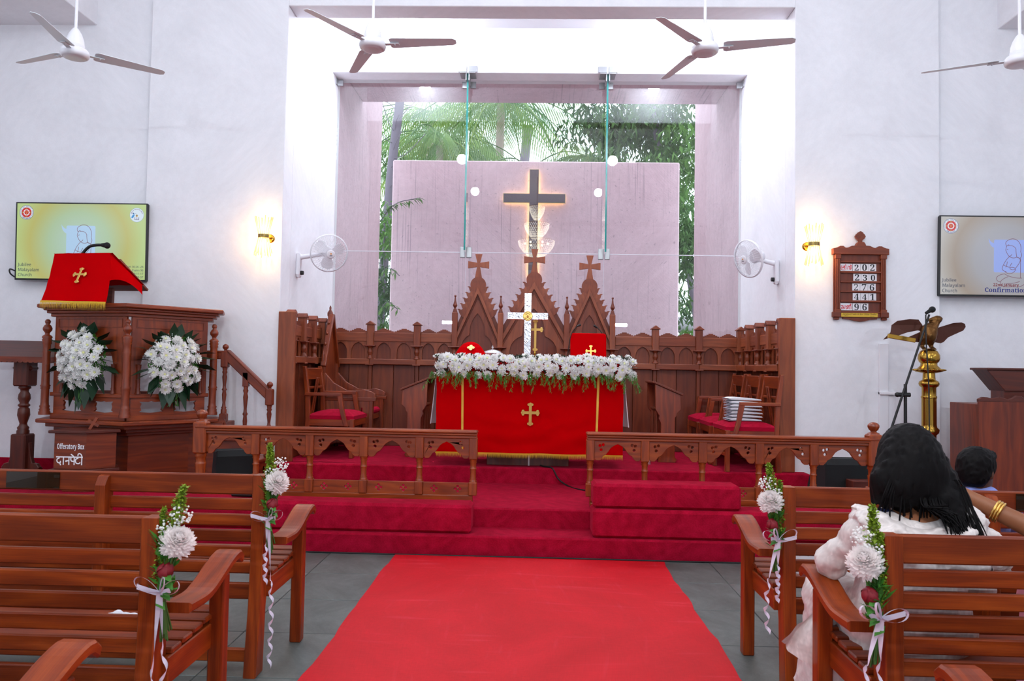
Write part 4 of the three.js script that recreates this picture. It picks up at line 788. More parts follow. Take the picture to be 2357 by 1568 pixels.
// ---------- pulpit ----------
{
  const A2 = [-4.66, 7.45], A = [-4.5, 6.86], B = [-3.68, 6.66], C = [-3.2, 7.24], C2 = [-3.28, 7.45], path = [A2, A, B, C, C2];
  const off = (d) => path.map((p, i) => { // outward offset in plan (towards the nave)
    const nrm = (a, b) => { const dx = b[0] - a[0], dy = b[1] - a[1], l = Math.hypot(dx, dy); return [dy / l, -dx / l]; };
    const n1 = i ? nrm(path[i - 1], p) : nrm(p, path[i + 1]), n2 = i < 4 ? nrm(p, path[i + 1]) : n1, m = [n1[0] + n2[0], n1[1] + n2[1]], k = d * 2 / (m[0] * m[0] + m[1] * m[1]);
    return [p[0] + m[0] * k, p[1] + m[1] * k];
  });
  const flat = (pts, y0, y1, b = 0.004) => T(ext(pts.map(([x, D]) => [x, D]), y1 - y0, { bevel: b, axis: 0 }), [0, y0, 0], [-PI / 2, 0, 0]); // plan (x, D) -> (x, y, -D)
  const band = (o, i, y0, y1, b) => flat([...off(o), ...off(i).reverse()], y0, y1, b);
  const o = thing('pulpit', 'carved wooden pulpit with turned corner columns hung with two white flower sprays', 'pulpit');
  part(o, 'cornice', [band(0.03, -0.06, 1.855, 1.885), band(0.06, -0.06, 1.885, 1.91), band(0.085, -0.06, 1.91, 1.93), band(0.13, -0.07, 1.93, 1.968, 0.008)], mPulpit);
  part(o, 'floor_plate', flat(off(0.11), 0.868, 0.905, 0.008), mPulpit);
  part(o, 'base_moulding', [flat(off(0.04), 0.83, 0.869), flat(off(-0.02), 0.795, 0.831), flat(off(-0.07), 0.765, 0.797)], mPulpitB);
  part(o, 'pedestal', flat(off(-0.12), Y2, 0.766), mPulpitB);
  part(o, 'floor_carpet', flat(off(-0.03), 0.905, 0.915, 0), mCarpet);
  const colonne = lathe([[0.05, 0.905], [0.05, 0.93], [0.042, 0.94], [0.047, 0.955], [0.038, 0.965], [0.044, 0.985], [0.036, 0.995], [0.034, 1.02], [0.034, 1.14], [0.041, 1.15], [0.036, 1.16], [0.044, 1.175], [0.035, 1.185], [0.034, 1.3], [0.033, 1.48], [0.038, 1.487], [0.033, 1.494], [0.033, 1.56], [0.042, 1.57], [0.035, 1.58], [0.044, 1.6], [0.036, 1.61], [0.045, 1.625], [0.036, 1.64], [0.02, 1.65], [0.02, 1.665], [0.038, 1.69], [0.04, 1.71], [0.028, 1.735], [0.015, 1.745], [0.022, 1.758], [0.025, 1.775], [0.015, 1.79], [0, 1.793]], 18);
  for (const p of off(0.05).slice(1, 4)) same(o, 'corner_column', colonne, mPulpit, [p[0], 0.035, -p[1]]);
  const face = (P, Q) => {
    const L = Math.hypot(Q[0] - P[0], Q[1] - P[1]), ang = Math.atan2(Q[1] - P[1], Q[0] - P[0]);
    const put = (g) => T(g, [P[0], 0, -P[1]], [0, ang, 0]); // local x along the face, local +z outward
    const m = mPulpit;
    part(o, 'bottom_rail', put(bx(0, L, 0.905, 0.955, -0.02, 0.02)), m);
    const eye = (c) => [[c - 0.11, 0.985], [c - 0.09, 1.0], [c - 0.1, 1.03], [c - 0.09, 1.06], [c - 0.11, 1.08], [c - 0.03, 1.075], [c, 1.085], [c + 0.03, 1.075], [c + 0.11, 1.08], [c + 0.09, 1.06], [c + 0.1, 1.03], [c + 0.09, 1.0], [c + 0.11, 0.985], [c, 0.975]].reverse();
    part(o, 'pierced_board', put(ext([[0.03, 0.95], [L - 0.03, 0.95], [L - 0.03, 1.12], [0.03, 1.12]], 0.022, { axis: 0, holes: [eye(L * 0.29), eye(L * 0.71)] }).translate(0, 0, -0.011)), m);
    part(o, 'middle_rail', put(bx(0, L, 1.115, 1.15, -0.025, 0.03)), m);
    const c = L / 2, w = 0.27, P2 = [[0.02, 1.86], [0.02, 1.14], [c - w, 1.14], [c - w, 1.42], [c - w * 0.93, 1.5], [c - w * 0.7, 1.58], [c - w * 0.35, 1.64], [c, 1.68]];
    part(o, 'arch_board', put(ext([...P2, ...P2.slice(0, -1).reverse().map(([x, y]) => [2 * c - x, y])], 0.028, { bevel: 0.003 }).translate(0, 0, -0.014)), m);
    for (const s of [-1, 1]) part(o, 'colonnette', put(lathe([[0.024, 1.15], [0.024, 1.165], [0.017, 1.175], [0.02, 1.2], [0.016, 1.21], [0.017, 1.38], [0.022, 1.39], [0.022, 1.41], [0.026, 1.42]], 12).translate(c + s * (w + 0.02), 0, 0.024)), mPulpitB);
    part(o, 'frieze_moulding', put([bx(0.06, L - 0.06, 1.755, 1.762, 0.012, 0.019, 0), bx(0.06, L - 0.06, 1.83, 1.837, 0.012, 0.019, 0), bx(0.06, 0.067, 1.762, 1.83, 0.012, 0.019, 0), bx(L - 0.067, L - 0.06, 1.762, 1.83, 0.012, 0.019, 0)].reduce((a, g) => mrg([a, g]))), mPulpitB);
    return put;
  };
  const f1 = face(A, B), f2 = face(B, C);
  part(o, 'back_rail', [bx(-4.6, -3.9, 1.1, 1.15, -7.42, -7.46), bx(-4.6, -3.9, 1.5, 1.56, -7.42, -7.46)], mPulpitB);
  // bookstand with its red cloth
  const bs = thing('pulpit_bookstand', 'sloping wooden book rest standing on the pulpit under the red cloth', 'book rest', [-4.2, 1.968, -6.86], -0.1);
  part(bs, 'desk_board', T(box(0.62, 0.025, 0.5, 0, 0, 0), [0, 0.31, -0.24], [0.5, 0, 0].map((v, i) => (i ? v : -v))), mPulpitB);
  bs.children[0].geometry.rotateX(0);
  part(bs, 'support', bx(-0.22, 0.02, 0, 0.36, -0.1, -0.06), mPulpitB); part(bs, 'support', bx(-0.22, 0.02, 0, 0.2, -0.36, -0.32), mPulpitB);
  const cl = thing('pulpit_cloth', 'red velvet pulpit fall with gold cross and yellow fringe', 'cloth', [-4.2, 1.968, -6.775], -0.17);
  const grid = (fn, nu, nv) => { const pos = [], idx = []; for (let j = 0; j <= nv; j++) for (let i = 0; i <= nu; i++) { pos.push(...fn(i / nu, j / nv)); if (i && j) { const a = (j - 1) * (nu + 1) + i - 1; idx.push(a, a + nu + 1, a + 1, a + 1, a + nu + 1, a + nu + 2); } } const g = new THREE.BufferGeometry(); g.setAttribute('position', new THREE.Float32BufferAttribute(pos, 3)); g.setIndex(idx); g.computeVertexNormals(); return prep(g); };
  const fz = (u, v) => 0.02 + 0.23 * v * (0.6 + 0.4 * v) + 0.012 * v * Math.sin(u * 9 + 0.6) + 0.006 * n3(u * 3, v * 3, 1);
  part(cl, 'front_fall', grid((u, v) => [lerp(-0.3, 0.3, u) * (1 + 0.12 * v) + 0.13 * v, 0.475 - 0.472 * v - 0.014 * u * v, fz(u, v)], 34, 26), mRedCloth);
  part(cl, 'desk_cover', grid((u, v) => [lerp(-0.305, 0.325, u), 0.475 - 0.25 * v + 0.004 * n3(u * 4, v * 4, 9), 0.02 - 0.44 * v], 16, 16), mRedCloth);
  part(cl, 'side_fall', grid((u, v) => [0.302 + 0.03 * v + 0.015 * u, 0.475 - 0.25 * u - 0.1 * v * (0.4 + 0.6 * u) - 0.22 * v * (1 - u) * (1 - u), 0.02 - 0.42 * u + 0.03 * v], 14, 8), mRedCloth);
  const FR = []; for (let x = -0.206; x < 0.464; x += 0.004) { const u = ((x - 0.13) / 1.12 + 0.3) / 0.6, l = rr(0.055, 0.08); FR.push(x, 0.005 - 0.014 * u, fz(u, 1) + 0.004, x + 0.004, 0.005 - 0.014 * u, fz(u, 1) + 0.004, x + rr(-0.002, 0.006), 0.005 - l - 0.014 * u, fz(u, 1) + rr(-0.004, 0.012)); }
  part(cl, 'fringe', fromTris(FR), std('#d9a71c', 0.55, { side: THREE.DoubleSide })).userData.kind = 'stuff';
  part(cl, 'fringe_band', ribbon([...Array(30)].map((_, i) => { const u = i / 29; return [lerp(-0.3, 0.3, u) * 1.12 + 0.13, 0.007 - 0.014 * u, fz(u, 1) + 0.003]; }), 0.016, [...Array(30)].map(() => [0, 1, 0])), std('#dcae28', 0.5, { side: THREE.DoubleSide }));
  part(cl, 'cross_emblem', T(buddedCross(0.145, 0.17, 0.004, 0.56), [0.075, 0.255, 0.126], [-0.44, 0, 0]), mGoldFoil);
  const mc = thing('pulpit_microphone', 'black swan necked microphone on top of the pulpit cloth', 'microphone', [-4.24, 2.44, -6.88]);
  part(mc, 'base', [bx(-0.06, 0.09, 0, 0.018, -0.05, 0.02, 0.006)], mBlack);
  part(mc, 'gooseneck', tube([[-0.04, 0.01, 0], [-0.01, 0.05, 0], [0.03, 0.085, 0], [0.1, 0.098, 0.01], [0.15, 0.1, 0.01]], 0.014, 26, 8), mBlack);
  part(mc, 'capsule', [rod([0.15, 0.1, 0.01], [0.185, 0.097, 0.012], 0.016, 0.024, 12), ball(0.03, 0.205, 0.095, 0.013)], mBlackMatte);
  // flower sprays on the two faces
  const spray = (label, put, c, R, n) => {
    const s = thing('flower_spray', label, 'flowers', [0, 0, 0], 0, 'flower sprays on the pulpit');
    const W = (x, y, z) => { const g = new THREE.BufferGeometry(); g.setAttribute('position', new THREE.Float32BufferAttribute([x, y, z], 3)); put(g); const a = g.attributes.position; return [a.getX(0), a.getY(0), a.getZ(0)]; };
    const O = W(c[0], c[1], 0.06); s.position.set(...O);
    const w = (x, y, z) => { const q = W(c[0] + x, c[1] + y, 0.06 + z); return [q[0] - O[0], q[1] - O[1], q[2] - O[2]]; };
    const d0 = w(0, 0, 1);
    const small = [], green = [], big = [];
    for (let i = 0; i < 1500; i++) { const a = rnd() * 2 * PI, r = Math.sqrt(rnd()), p = w(Math.cos(a) * r * R[0], Math.sin(a) * r * R[1], 0.10 * (1 - r * r) * rr(0.2, 1)), d = rdir(); leafGeo(green, V(...p), d.add(V(...d0).multiplyScalar(0.7)), rr(0.03, 0.06), 0.014, 0.4); }
    for (let i = 0; i < 34; i++) {
      const a = i / 34 * 2 * PI + rr(-0.15, 0.15), down = Math.sin(a) < -0.5, st = w(Math.cos(a) * R[0] * 0.75, Math.sin(a) * R[1] * 0.75, 0.02), en = w(Math.cos(a) * (R[0] + (down ? 0.06 : 0.16)), Math.sin(a) * (R[1] + (down ? rr(0.12, 0.22) : rr(0.05, 0.13))), 0.04 + rr(-0.03, 0.05));
      const D = V(...en).sub(V(...st)); leafGeo(big, V(...st), D, D.length() * 1.1, rr(0.09, 0.13), 0.3);
    }
    for (let k = 0; k < 26; k++) { const a = rnd() * 6.28, r = Math.sqrt(rnd()); sprigBalls(small, w(Math.cos(a) * r * R[0], Math.sin(a) * r * R[1], 0.13 * (1 - 0.6 * r * r)), 0.035, 8, 0.0055); }
    part(s, 'filler_leaves', fromTris(green), mLeaf).userData.kind = 'stuff';
    part(s, 'broad_leaves', fromTris(big), mLeafDark);
    part(s, 'small_blossoms', small, mPetal).userData.kind = 'stuff';
    for (let i = 0; i < n; i++) {
      const r = Math.sqrt((i + 0.5) / n), a = i * 2.39996 + rr(-0.15, 0.15), x = Math.cos(a) * r * R[0], y = Math.sin(a) * r * R[1] - (Math.abs(Math.cos(a)) > 0.8 ? 0 : 0) + (Math.sin(a) < 0 ? -0.03 * r : 0);
      const p = w(x, y, 0.15 * (1 - 0.62 * r * r)), dn = w(x / R[0] * 0.75 + rr(-0.2, 0.2), y / R[1] * 0.75 + rr(-0.2, 0.2) + 0.1, 1);
      flower(s, p, dn, rr(0.8, 1.08), rnd() < 0.16);
    }
    const stems = []; for (let k = 0; k < 7; k++) stems.push(tube([w(rr(-0.03, 0.03), -R[1] * 0.5, 0.06), w(rr(-0.04, 0.04), -R[1] - 0.06, 0.05), w(rr(-0.06, 0.06), -R[1] - 0.16, 0.05)], 0.004, 8, 5));
    part(s, 'stems', stems, mStem);
  };
  spray('large round white chrysanthemum spray on the left face of the pulpit', f1, [0.43, 1.47], [0.235, 0.25], 34);
  spray('narrow drooping white chrysanthemum spray on the right face of the pulpit', f2, [0.38, 1.45], [0.235, 0.255], 31);
}
// stairs of the pulpit
{
  const o = thing('pulpit_stairs', 'wooden stair with turned banister leading down from the pulpit', 'stairs', [0, 0, -7.3]);
  part(o, 'landing', bx(-3.42, -3.02, 0.82, 0.87, -0.2, 0.1, 0.006), mPulpitB);
  part(o, 'tread', bx(-3.02, -2.82, 0.69, 0.72, -0.2, 0.1, 0.006), mPulpitB);
  part(o, 'tread', bx(-2.98, -2.6, 0.5, 0.53, -0.2, 0.32, 0.006), mPulpit);
  part(o, 'step_box', bx(-2.96, -2.62, Y2, 0.5, -0.2, 0.3, 0.004), mPulpitB);
  part(o, 'stringer', ext([[-3.42, Y2], [-2.62, Y2], [-2.62, 0.45], [-2.98, 0.82], [-3.02, 0.9], [-3.42, 0.9]], 0.03, { axis: 0 }).translate(0, 0, 0.04), mPulpitB);
  const bal = (h) => lathe([[0.028, 0], [0.028, 0.05], [0.02, 0.055], [0.026, 0.07], [0.018, 0.08], [0.014, h * 0.25], [0.022, h * 0.42], [0.016, h * 0.5], [0.026, h * 0.53], [0.016, h * 0.56], [0.014, h * 0.62], [0.024, h * 0.8], [0.017, h * 0.86], [0.026, h * 0.9], [0.02, h * 0.93], [0.026, h]], 14);
  const knob = lathe([[0.02, 0], [0.012, 0.012], [0.03, 0.035], [0.028, 0.055], [0.012, 0.07], [0, 0.073]], 14);
  const newel = (x, y0, y1) => part(o, 'newel_post', [bx(x - 0.035, x + 0.035, y1 - 0.16, y1, -0.035, 0.035, 0.008), bx(x - 0.035, x + 0.035, y0, y0 + 0.08, -0.035, 0.035, 0.008), bal(y1 - 0.16 - y0 - 0.07).translate(x, y0 + 0.07, 0), knob.clone().translate(x, y1, 0)], mPulpitB);
  newel(-3.055, 0.87, 1.565); newel(-2.6, 0.53, 1.2);
  part(o, 'baluster', [bal(0.62).translate(-2.84, 0.62, 0), bx(-2.868, -2.812, 1.22, 1.36, -0.028, 0.028)], mPulpitB);
  part(o, 'handrail', [bx(-3.3, -3.05, 1.485, 1.56, -0.028, 0.028, 0.008), bx(-3.3, -3.05, 1.545, 1.57, -0.034, 0.034, 0.008)], mPulpitB);
  const L = Math.hypot(0.46, 0.42), a = -Math.atan2(0.42, 0.46);
  part(o, 'handrail', [T(box(L, 0.085, 0.056, 0, 0, 0, 0.008), [-2.828, 1.335, 0], [0, 0, a]), T(box(L, 0.025, 0.068, 0, 0, 0, 0.008), [-2.8, 1.365, 0], [0, 0, a])], mPulpitB);
}
// reading desk at the far left
{
  const o = thing('reading_desk', 'dark wooden reading desk with sloped top and turned pedestal left of the pulpit', 'reading desk', [-4.93, Y2, -7.1]);
  part(o, 'desk_top', T(box(1.0, 0.03, 0.44, 0, 0, 0, 0.006), [-0.1, 1.225, -0.02], [0.42, 0, 0]), mDarkWood);
  const sc = [[-0.6, 1.165], [-0.6, 1.12]]; for (let i = 0; i < 20; i++) { const x = -0.6 + i * 0.05; sc.push([x + 0.012, 1.108], [x + 0.038, 1.108], [x + 0.05, 1.12]); } sc.push([0.4, 1.165]);
  part(o, 'scalloped_apron', ext(sc, 0.025, { axis: 0 }).translate(0, 0, 0.165), mPulpitB);
  part(o, 'neck_block', [bx(-0.075, 0.075, 0.88, 1.12, -0.075, 0.075, 0.012), bx(-0.1, 0.1, 1.03, 1.08, -0.06, 0.06, 0.02)], mDarkWood);
  part(o, 'turned_shaft', lathe([[0.055, 0.42], [0.055, 0.45], [0.046, 0.46], [0.052, 0.48], [0.036, 0.5], [0.032, 0.52], [0.055, 0.6], [0.05, 0.66], [0.036, 0.675], [0.052, 0.69], [0.052, 0.7], [0.036, 0.715], [0.055, 0.76], [0.05, 0.8], [0.034, 0.83], [0.04, 0.85], [0.055, 0.86], [0.05, 0.88]], 20), mDarkWood);
  part(o, 'base_block', bx(-0.075, 0.075, 0.08, 0.42, -0.075, 0.075, 0.012), mDarkWood);
  for (const s of [-1, 1]) part(o, 'scroll_bracket', ext([[0.07 * s, 0.07], [0.18 * s, 0.07], [0.185 * s, 0.1], [0.16 * s, 0.135], [0.12 * s, 0.14], [0.1 * s, 0.2], [0.08 * s, 0.33], [0.07 * s, 0.35]], 0.05, { bevel: 0.006 }).translate(0, 0, -0.025), mDarkWood);
  part(o, 'foot_bar', [bx(-0.3, 0.3, 0, 0.07, -0.05, 0.05, 0.012), bx(-0.05, 0.05, 0, 0.07, -0.25, 0.25, 0.012)], mDarkWood);
}
// offertory box
{
  const o = thing('offertory_box', 'brown wooden offertory box with white English and Marathi lettering before the pulpit', 'collection box', [-3.97, Y2, -6.33]);
  const plan = (d) => [[-0.145 - d, -d], [0.135 + d * 0.4, -d], [0.3 + d, 0.17], [0.2, 0.34 + d], [-0.15 - d, 0.34 + d]];
  const pr = (d, y0, y1) => T(ext(plan(d), y1 - y0, { bevel: 0.004 }), [0, y0, 0], [-PI / 2, 0, 0]);
  part(o, 'body', pr(0, 0.2, 0.51), mPulpitB);
  part(o, 'lid', pr(0.035, 0.51, 0.535), mDarkWood);
  part(o, 'base_plate', pr(0.035, 0.175, 0.2), mDarkWood);
  part(o, 'pedestal', [pr(-0.05, 0, 0.175)], mPulpitB);
  part(o, 'cross_finial', T(ext([[-0.012, 0], [0.012, 0], [0.012, 0.05], [0.05, 0.05], [0.05, 0.075], [0.012, 0.075], [0.012, 0.12], [-0.012, 0.12], [-0.012, 0.075], [-0.05, 0.075], [-0.05, 0.05], [-0.012, 0.05]], 0.02), [0.08, 0.535, -0.14], [0, 0.2, -0.5]), mPulpit);
  const t = canvasTex(512, 512, (c, w, h) => {
    c.clearRect(0, 0, w, h); c.fillStyle = '#f2f0f4'; c.strokeStyle = '#f2f0f4';
    c.save(); c.translate(20, 200); c.scale(0.72, 1.25); c.font = 'bold 96px sans-serif'; c.fillText('Offeratory Box', 0, 0); c.restore();
    c.save(); c.translate(14, 250); c.scale(1.9, 1.75); c.lineWidth = 11; c.lineCap = 'butt'; c.lineJoin = 'round';
    const S = (...p) => { c.beginPath(); p.forEach((q) => (q.length === 2 ? (c.m ? c.lineTo(...q) : c.lineTo(...q)) : q.length === 4 ? c.quadraticCurveTo(...q) : c.bezierCurveTo(...q))); c.stroke(); };
    const D = (s, ...p) => { c.beginPath(); c.moveTo(...s); p.forEach((q) => (q.length === 2 ? c.lineTo(...q) : q.length === 4 ? c.quadraticCurveTo(...q) : c.bezierCurveTo(...q))); c.stroke(); };
    D([0, 45], [252, 45]);
    D([28, 45], [28, 58], [6, 62, 9, 82], [14, 102, 36, 100], [50, 94, 38, 84]); D([34, 98], [46, 122]);
    D([70, 45], [70, 118]);
    D([122, 45], [122, 118]); D([122, 80], [98, 80]); c.beginPath(); c.arc(95, 84, 8, 0, 7); c.fill();
    D([172, 45], [172, 118]); D([140, 45], [140, 66], [140, 84, 158, 84], [172, 84]);
    D([170, 45], [158, 30, 138, 18]);
    D([206, 45], [206, 56], [180, 60, 184, 84], [190, 110, 218, 104], [226, 98, 228, 92]);
    D([243, 45], [243, 118]); D([244, 46], [240, 12, 218, 12], [202, 14, 206, 34]);
    c.restore();
  });
  const pl = new THREE.PlaneGeometry(0.25, 0.27); pl.translate(-0.005, 0.345, 0.003);
  part(o, 'lettering', pl, std('#ffffff', 0.5, { map: t, transparent: true }), 'white English and Devanagari lettering');
}
// stage monitors
function wedge(label, p, turn, w) {
  const o = thing('stage_monitor', label, 'loudspeaker', p, turn);
  part(o, 'cabinet', T(ext([[-0.2, 0], [0.2, 0], [0.2, 0.1], [0.06, 0.36], [-0.16, 0.38], [-0.2, 0.33]], w, { bevel: 0.012 }), [-w / 2, 0, 0], [0, PI / 2, 0]), mBlackMatte);
  part(o, 'grille', T(box(w * 0.86, 0.26, 0.008, 0, 0, 0, 0.003), [0, 0.24, -0.142], [-0.493, 0, 0]), std('#1c2022', 0.7, { metalness: 0.4 }));
}
wedge('dark grey floor monitor speaker behind the left rail', [-2.66, Y2, -6.62], 0.5, 0.34);
wedge('wide black floor monitor speaker behind the right rail', [2.86, Y2, -6.95], 0.05, 0.52);
solo('plywood_box', bx(2.79, 3.2, Y2, 0.52, -6.6, -6.9, 0.004), std('#a5795c', 0.7, { map: texPew }), 'small pale plywood box behind the right newel post', 'box');

// ---------- televisions ----------
function slide(c, w, h, warm) {
  c.fillStyle = warm ? '#c4c06a' : '#a59a92'; c.fillRect(0, 0, w, h);
  const g = c.createRadialGradient(w * 0.48, h * 0.52, 20, w * 0.48, h * 0.52, w * 0.5);
  (warm ? [[0, '#b9d8d6'], [0.45, '#b4cfa8'], [0.75, '#c2c070'], [1, '#c0d890']] : [[0, '#b0b4c8'], [0.45, '#aeaeb6'], [0.75, '#aa9c90'], [1, '#c4c2c0']]).forEach(([s, k]) => g.addColorStop(s, k));
  c.fillStyle = g; c.fillRect(0, 0, w, h);
  c.fillStyle = warm ? '#b7d8f8' : '#9fb4fa'; c.beginPath(); c.roundRect(w * 0.385, h * 0.29, w * 0.225, h * 0.42, 12); c.fill();
  c.beginPath(); c.moveTo(w * 0.345, h * 0.27); c.quadraticCurveTo(w * 0.36, h * 0.33, w * 0.39, h * 0.34); c.lineTo(w * 0.39, h * 0.4); c.quadraticCurveTo(w * 0.36, h * 0.38, w * 0.35, h * 0.32); c.fill();
  // line drawing of a kneeling child
  c.strokeStyle = '#7c4a5c'; c.lineWidth = 3.2; c.lineCap = 'round';
  const X = (u) => w * (0.40 + u * 0.0024), Y = (v) => h * (0.28 + v * 0.0043);
  const D = (...p) => { c.beginPath(); c.moveTo(X(p[0][0]), Y(p[0][1])); p.slice(1).forEach((q) => (q.length === 2 ? c.lineTo(X(q[0]), Y(q[1])) : c.quadraticCurveTo(X(q[0]), Y(q[1]), X(q[2]), Y(q[3])))); c.stroke(); };
  D([32, 22], [24, 10, 36, 4], [52, -6, 66, 6], [78, 18, 74, 38], [80, 48, 74, 56], [66, 58, 62, 52]);
  D([32, 22], [40, 14, 38, 20], [54, 18, 60, 30], [60, 42, 62, 52]); D([32, 22], [28, 32, 30, 36], [34, 46, 40, 52]); D([40, 52], [46, 50, 48, 46]);
  D([40, 52], [52, 60, 62, 54]); D([40, 53], [28, 64, 20, 84], [16, 92, 26, 96], [32, 98]); D([62, 54], [76, 56, 72, 68], [66, 80, 58, 88]);
  D([24, 78], [38, 86, 48, 84], [58, 84, 58, 90], [50, 94, 42, 88]); D([28, 98], [40, 108, 52, 100], [58, 96, 60, 90]); D([34, 68], [34, 78, 30, 84]); D([48, 72], [44, 78, 42, 82]);
  D([26, 104], [50, 118, 78, 116]); D([26, 104], [4, 108, 2, 118], [4, 128, 14, 128]); D([38, 112], [12, 122, 14, 134], [20, 146, 50, 142], [78, 144, 86, 134]); D([30, 134], [60, 132, 72, 126]); D([74, 56], [74, 116]);
  D([33, 32], [36, 31]);
  c.fillStyle = '#1c2946'; c.font = '35px sans-serif'; c.textAlign = 'left';
  ['Jubilee', 'Malayalam', 'Church'].forEach((s, i) => c.fillText(s, 14, h - 96 + i * 40));
  c.textAlign = 'center'; c.fillStyle = '#7a2028'; c.font = 'bold 30px sans-serif'; c.fillText('22nd January', w * 0.475, h - 66);
  c.fillStyle = '#141c78'; c.font = 'bold 46px serif'; c.fillText('Confirmation', w * 0.475, h - 22);
  c.textAlign = 'right'; c.fillStyle = '#34404c'; c.font = '22px sans-serif'; ['Ezekiel 36:26 -28', 'Psalm 96', 'Romans 8:11-17', '1:29-37'].forEach((s, i) => c.fillText(s, w - 14, h - 94 + i * 27));
  // round emblems
  const ring = (x, y, r, text, col, a0, a1) => { c.save(); c.translate(x, y); c.fillStyle = col; c.font = `bold ${Math.round(r * 0.2)}px sans-serif`; c.textAlign = 'center'; [...text].forEach((k, i) => { c.save(); c.rotate(lerp(a0, a1, (i + 0.5) / text.length)); c.fillText(k, 0, -r); c.restore(); }); c.restore(); };
  const disc = (x, y, r, f) => { c.fillStyle = f; c.beginPath(); c.arc(x, y, r, 0, 7); c.fill(); };
  let x = 74, y = 72, r = 56;
  disc(x, y, r, '#3d4a8c'); disc(x, y, r - 2.5, '#e6ecf6'); disc(x, y, r * 0.7, '#d0222c');
  ring(x, y, r * 0.77, 'CHURCH OF NORTH INDIA', '#2a3a6a', -2.2, 2.2); ring(x, y, r * 0.77, 'UNITY WITNESS SERVICE', '#2a3a6a', 2.4, 3.9);
  for (let k = 0; k < 10; k++) disc(x + Math.cos(k * 0.628) * r * 0.34, y + Math.sin(k * 0.628) * r * 0.34, r * 0.125, '#f0f0f4');
  for (let k = 0; k < 4; k++) disc(x + Math.cos(k * PI / 2) * r * 0.58, y + Math.sin(k * PI / 2) * r * 0.58, r * 0.1, '#b98a3c');
  disc(x, y, r * 0.3, '#d0222c'); c.strokeStyle = '#e0b050'; c.lineWidth = 3; c.beginPath(); c.moveTo(x - 9, y - 7); c.lineTo(x + 9, y - 7); c.lineTo(x, y + 6); c.closePath(); c.stroke(); c.fillStyle = '#e0b050'; c.fillRect(x - 2, y + 4, 4, 9);
  x = w - 74; y = 82;
  disc(x, y, r, '#8aa0c8'); disc(x, y, r - 2, '#dfeefa'); ring(x, y, r * 0.74, 'JUBILEE MALAYALAM CHURCH', '#5a2a5a', -1.4, 1.4);
  c.fillStyle = '#2b90d8'; c.beginPath(); c.ellipse(x - 30, y + 10, 8, 18, 0.6, 0, 7); c.fill(); disc(x - 28, y - 12, 6, '#2a5a9a'); c.strokeStyle = '#3a6a9a'; c.lineWidth = 2; c.beginPath(); c.moveTo(x - 24, y - 10); c.lineTo(x - 4, y - 14); c.stroke();
  disc(x, y + 6, 9, '#eac878'); c.fillStyle = '#5a2a1a'; c.fillRect(x - 2, y - 4, 4, 18); c.fillRect(x - 7, y, 14, 4);
  c.fillStyle = '#3a3a70'; c.fillRect(x - 18, y + 18, 36, 20); c.fillStyle = '#d8e0f4'; c.fillRect(x - 15, y + 18, 14, 17); c.fillRect(x + 1, y + 18, 14, 17);
}
function television(label, p, warm, tilt, gain) {
  const o = thing('television', label, 'television', p);
  o.rotation.x = tilt;
  part(o, 'casing', [bx(-0.685, 0.685, -0.4, 0.4, -0.045, 0.0, 0.006), bx(-0.45, 0.45, -0.3, 0.2, -0.07, -0.045, 0.01)], mBlack);
  part(o, 'bezel', [bx(-0.688, 0.688, 0.39, 0.402, -0.02, 0.008, 0.002), bx(-0.688, 0.688, -0.402, -0.384, -0.02, 0.008, 0.002), bx(-0.688, -0.676, -0.39, 0.39, -0.02, 0.008, 0.002), bx(0.676, 0.688, -0.39, 0.39, -0.02, 0.008, 0.002)], std('#15161a', 0.35));
  const t = canvasTex(1024, 588, (c, w, h) => slide(c, w, h, warm));
  const g = new THREE.PlaneGeometry(1.352, 0.776); g.translate(0, 0.003, 0.003);
  part(o, 'screen', g, new THREE.MeshStandardMaterial({ color: '#050505', roughness: 0.3, emissive: '#ffffff', emissiveMap: t, emissiveIntensity: gain }), 'lit screen showing a church slide');
  part(o, 'wall_mount', bx(-0.1, 0.1, -0.1, 0.1, -0.12, -0.065, 0.004), mBlack);
  const l = new THREE.RectAreaLight(warm ? '#d8e0b0' : '#c8c8d8', 0.12, 1.3, 0.74); l.name = 'screen_light'; l.position.set(p[0], p[1], p[2] + 0.03); l.lookAt(p[0], p[1], p[2] + 3); scene.add(l);
  return o;
}
television('wall television with a yellow green church slide behind the pulpit cloth', [-4.68, 2.67, -7.5], true, 0.03, 0.82);
television('wall television with a grey church slide cut off by the right edge', [4.705, 2.645, -7.5], false, 0.03, 0.8);
solo('television_cable', tube([[-5.36, 2.36, -7.5], [-5.43, 2.38, -7.52], [-5.48, 2.34, -7.6], [-5.42, 2.3, -7.6], [-5.36, 2.3, -7.52]], 0.008, 20, 6), mBlack, 'short black cable looping beside the left television', 'cable');

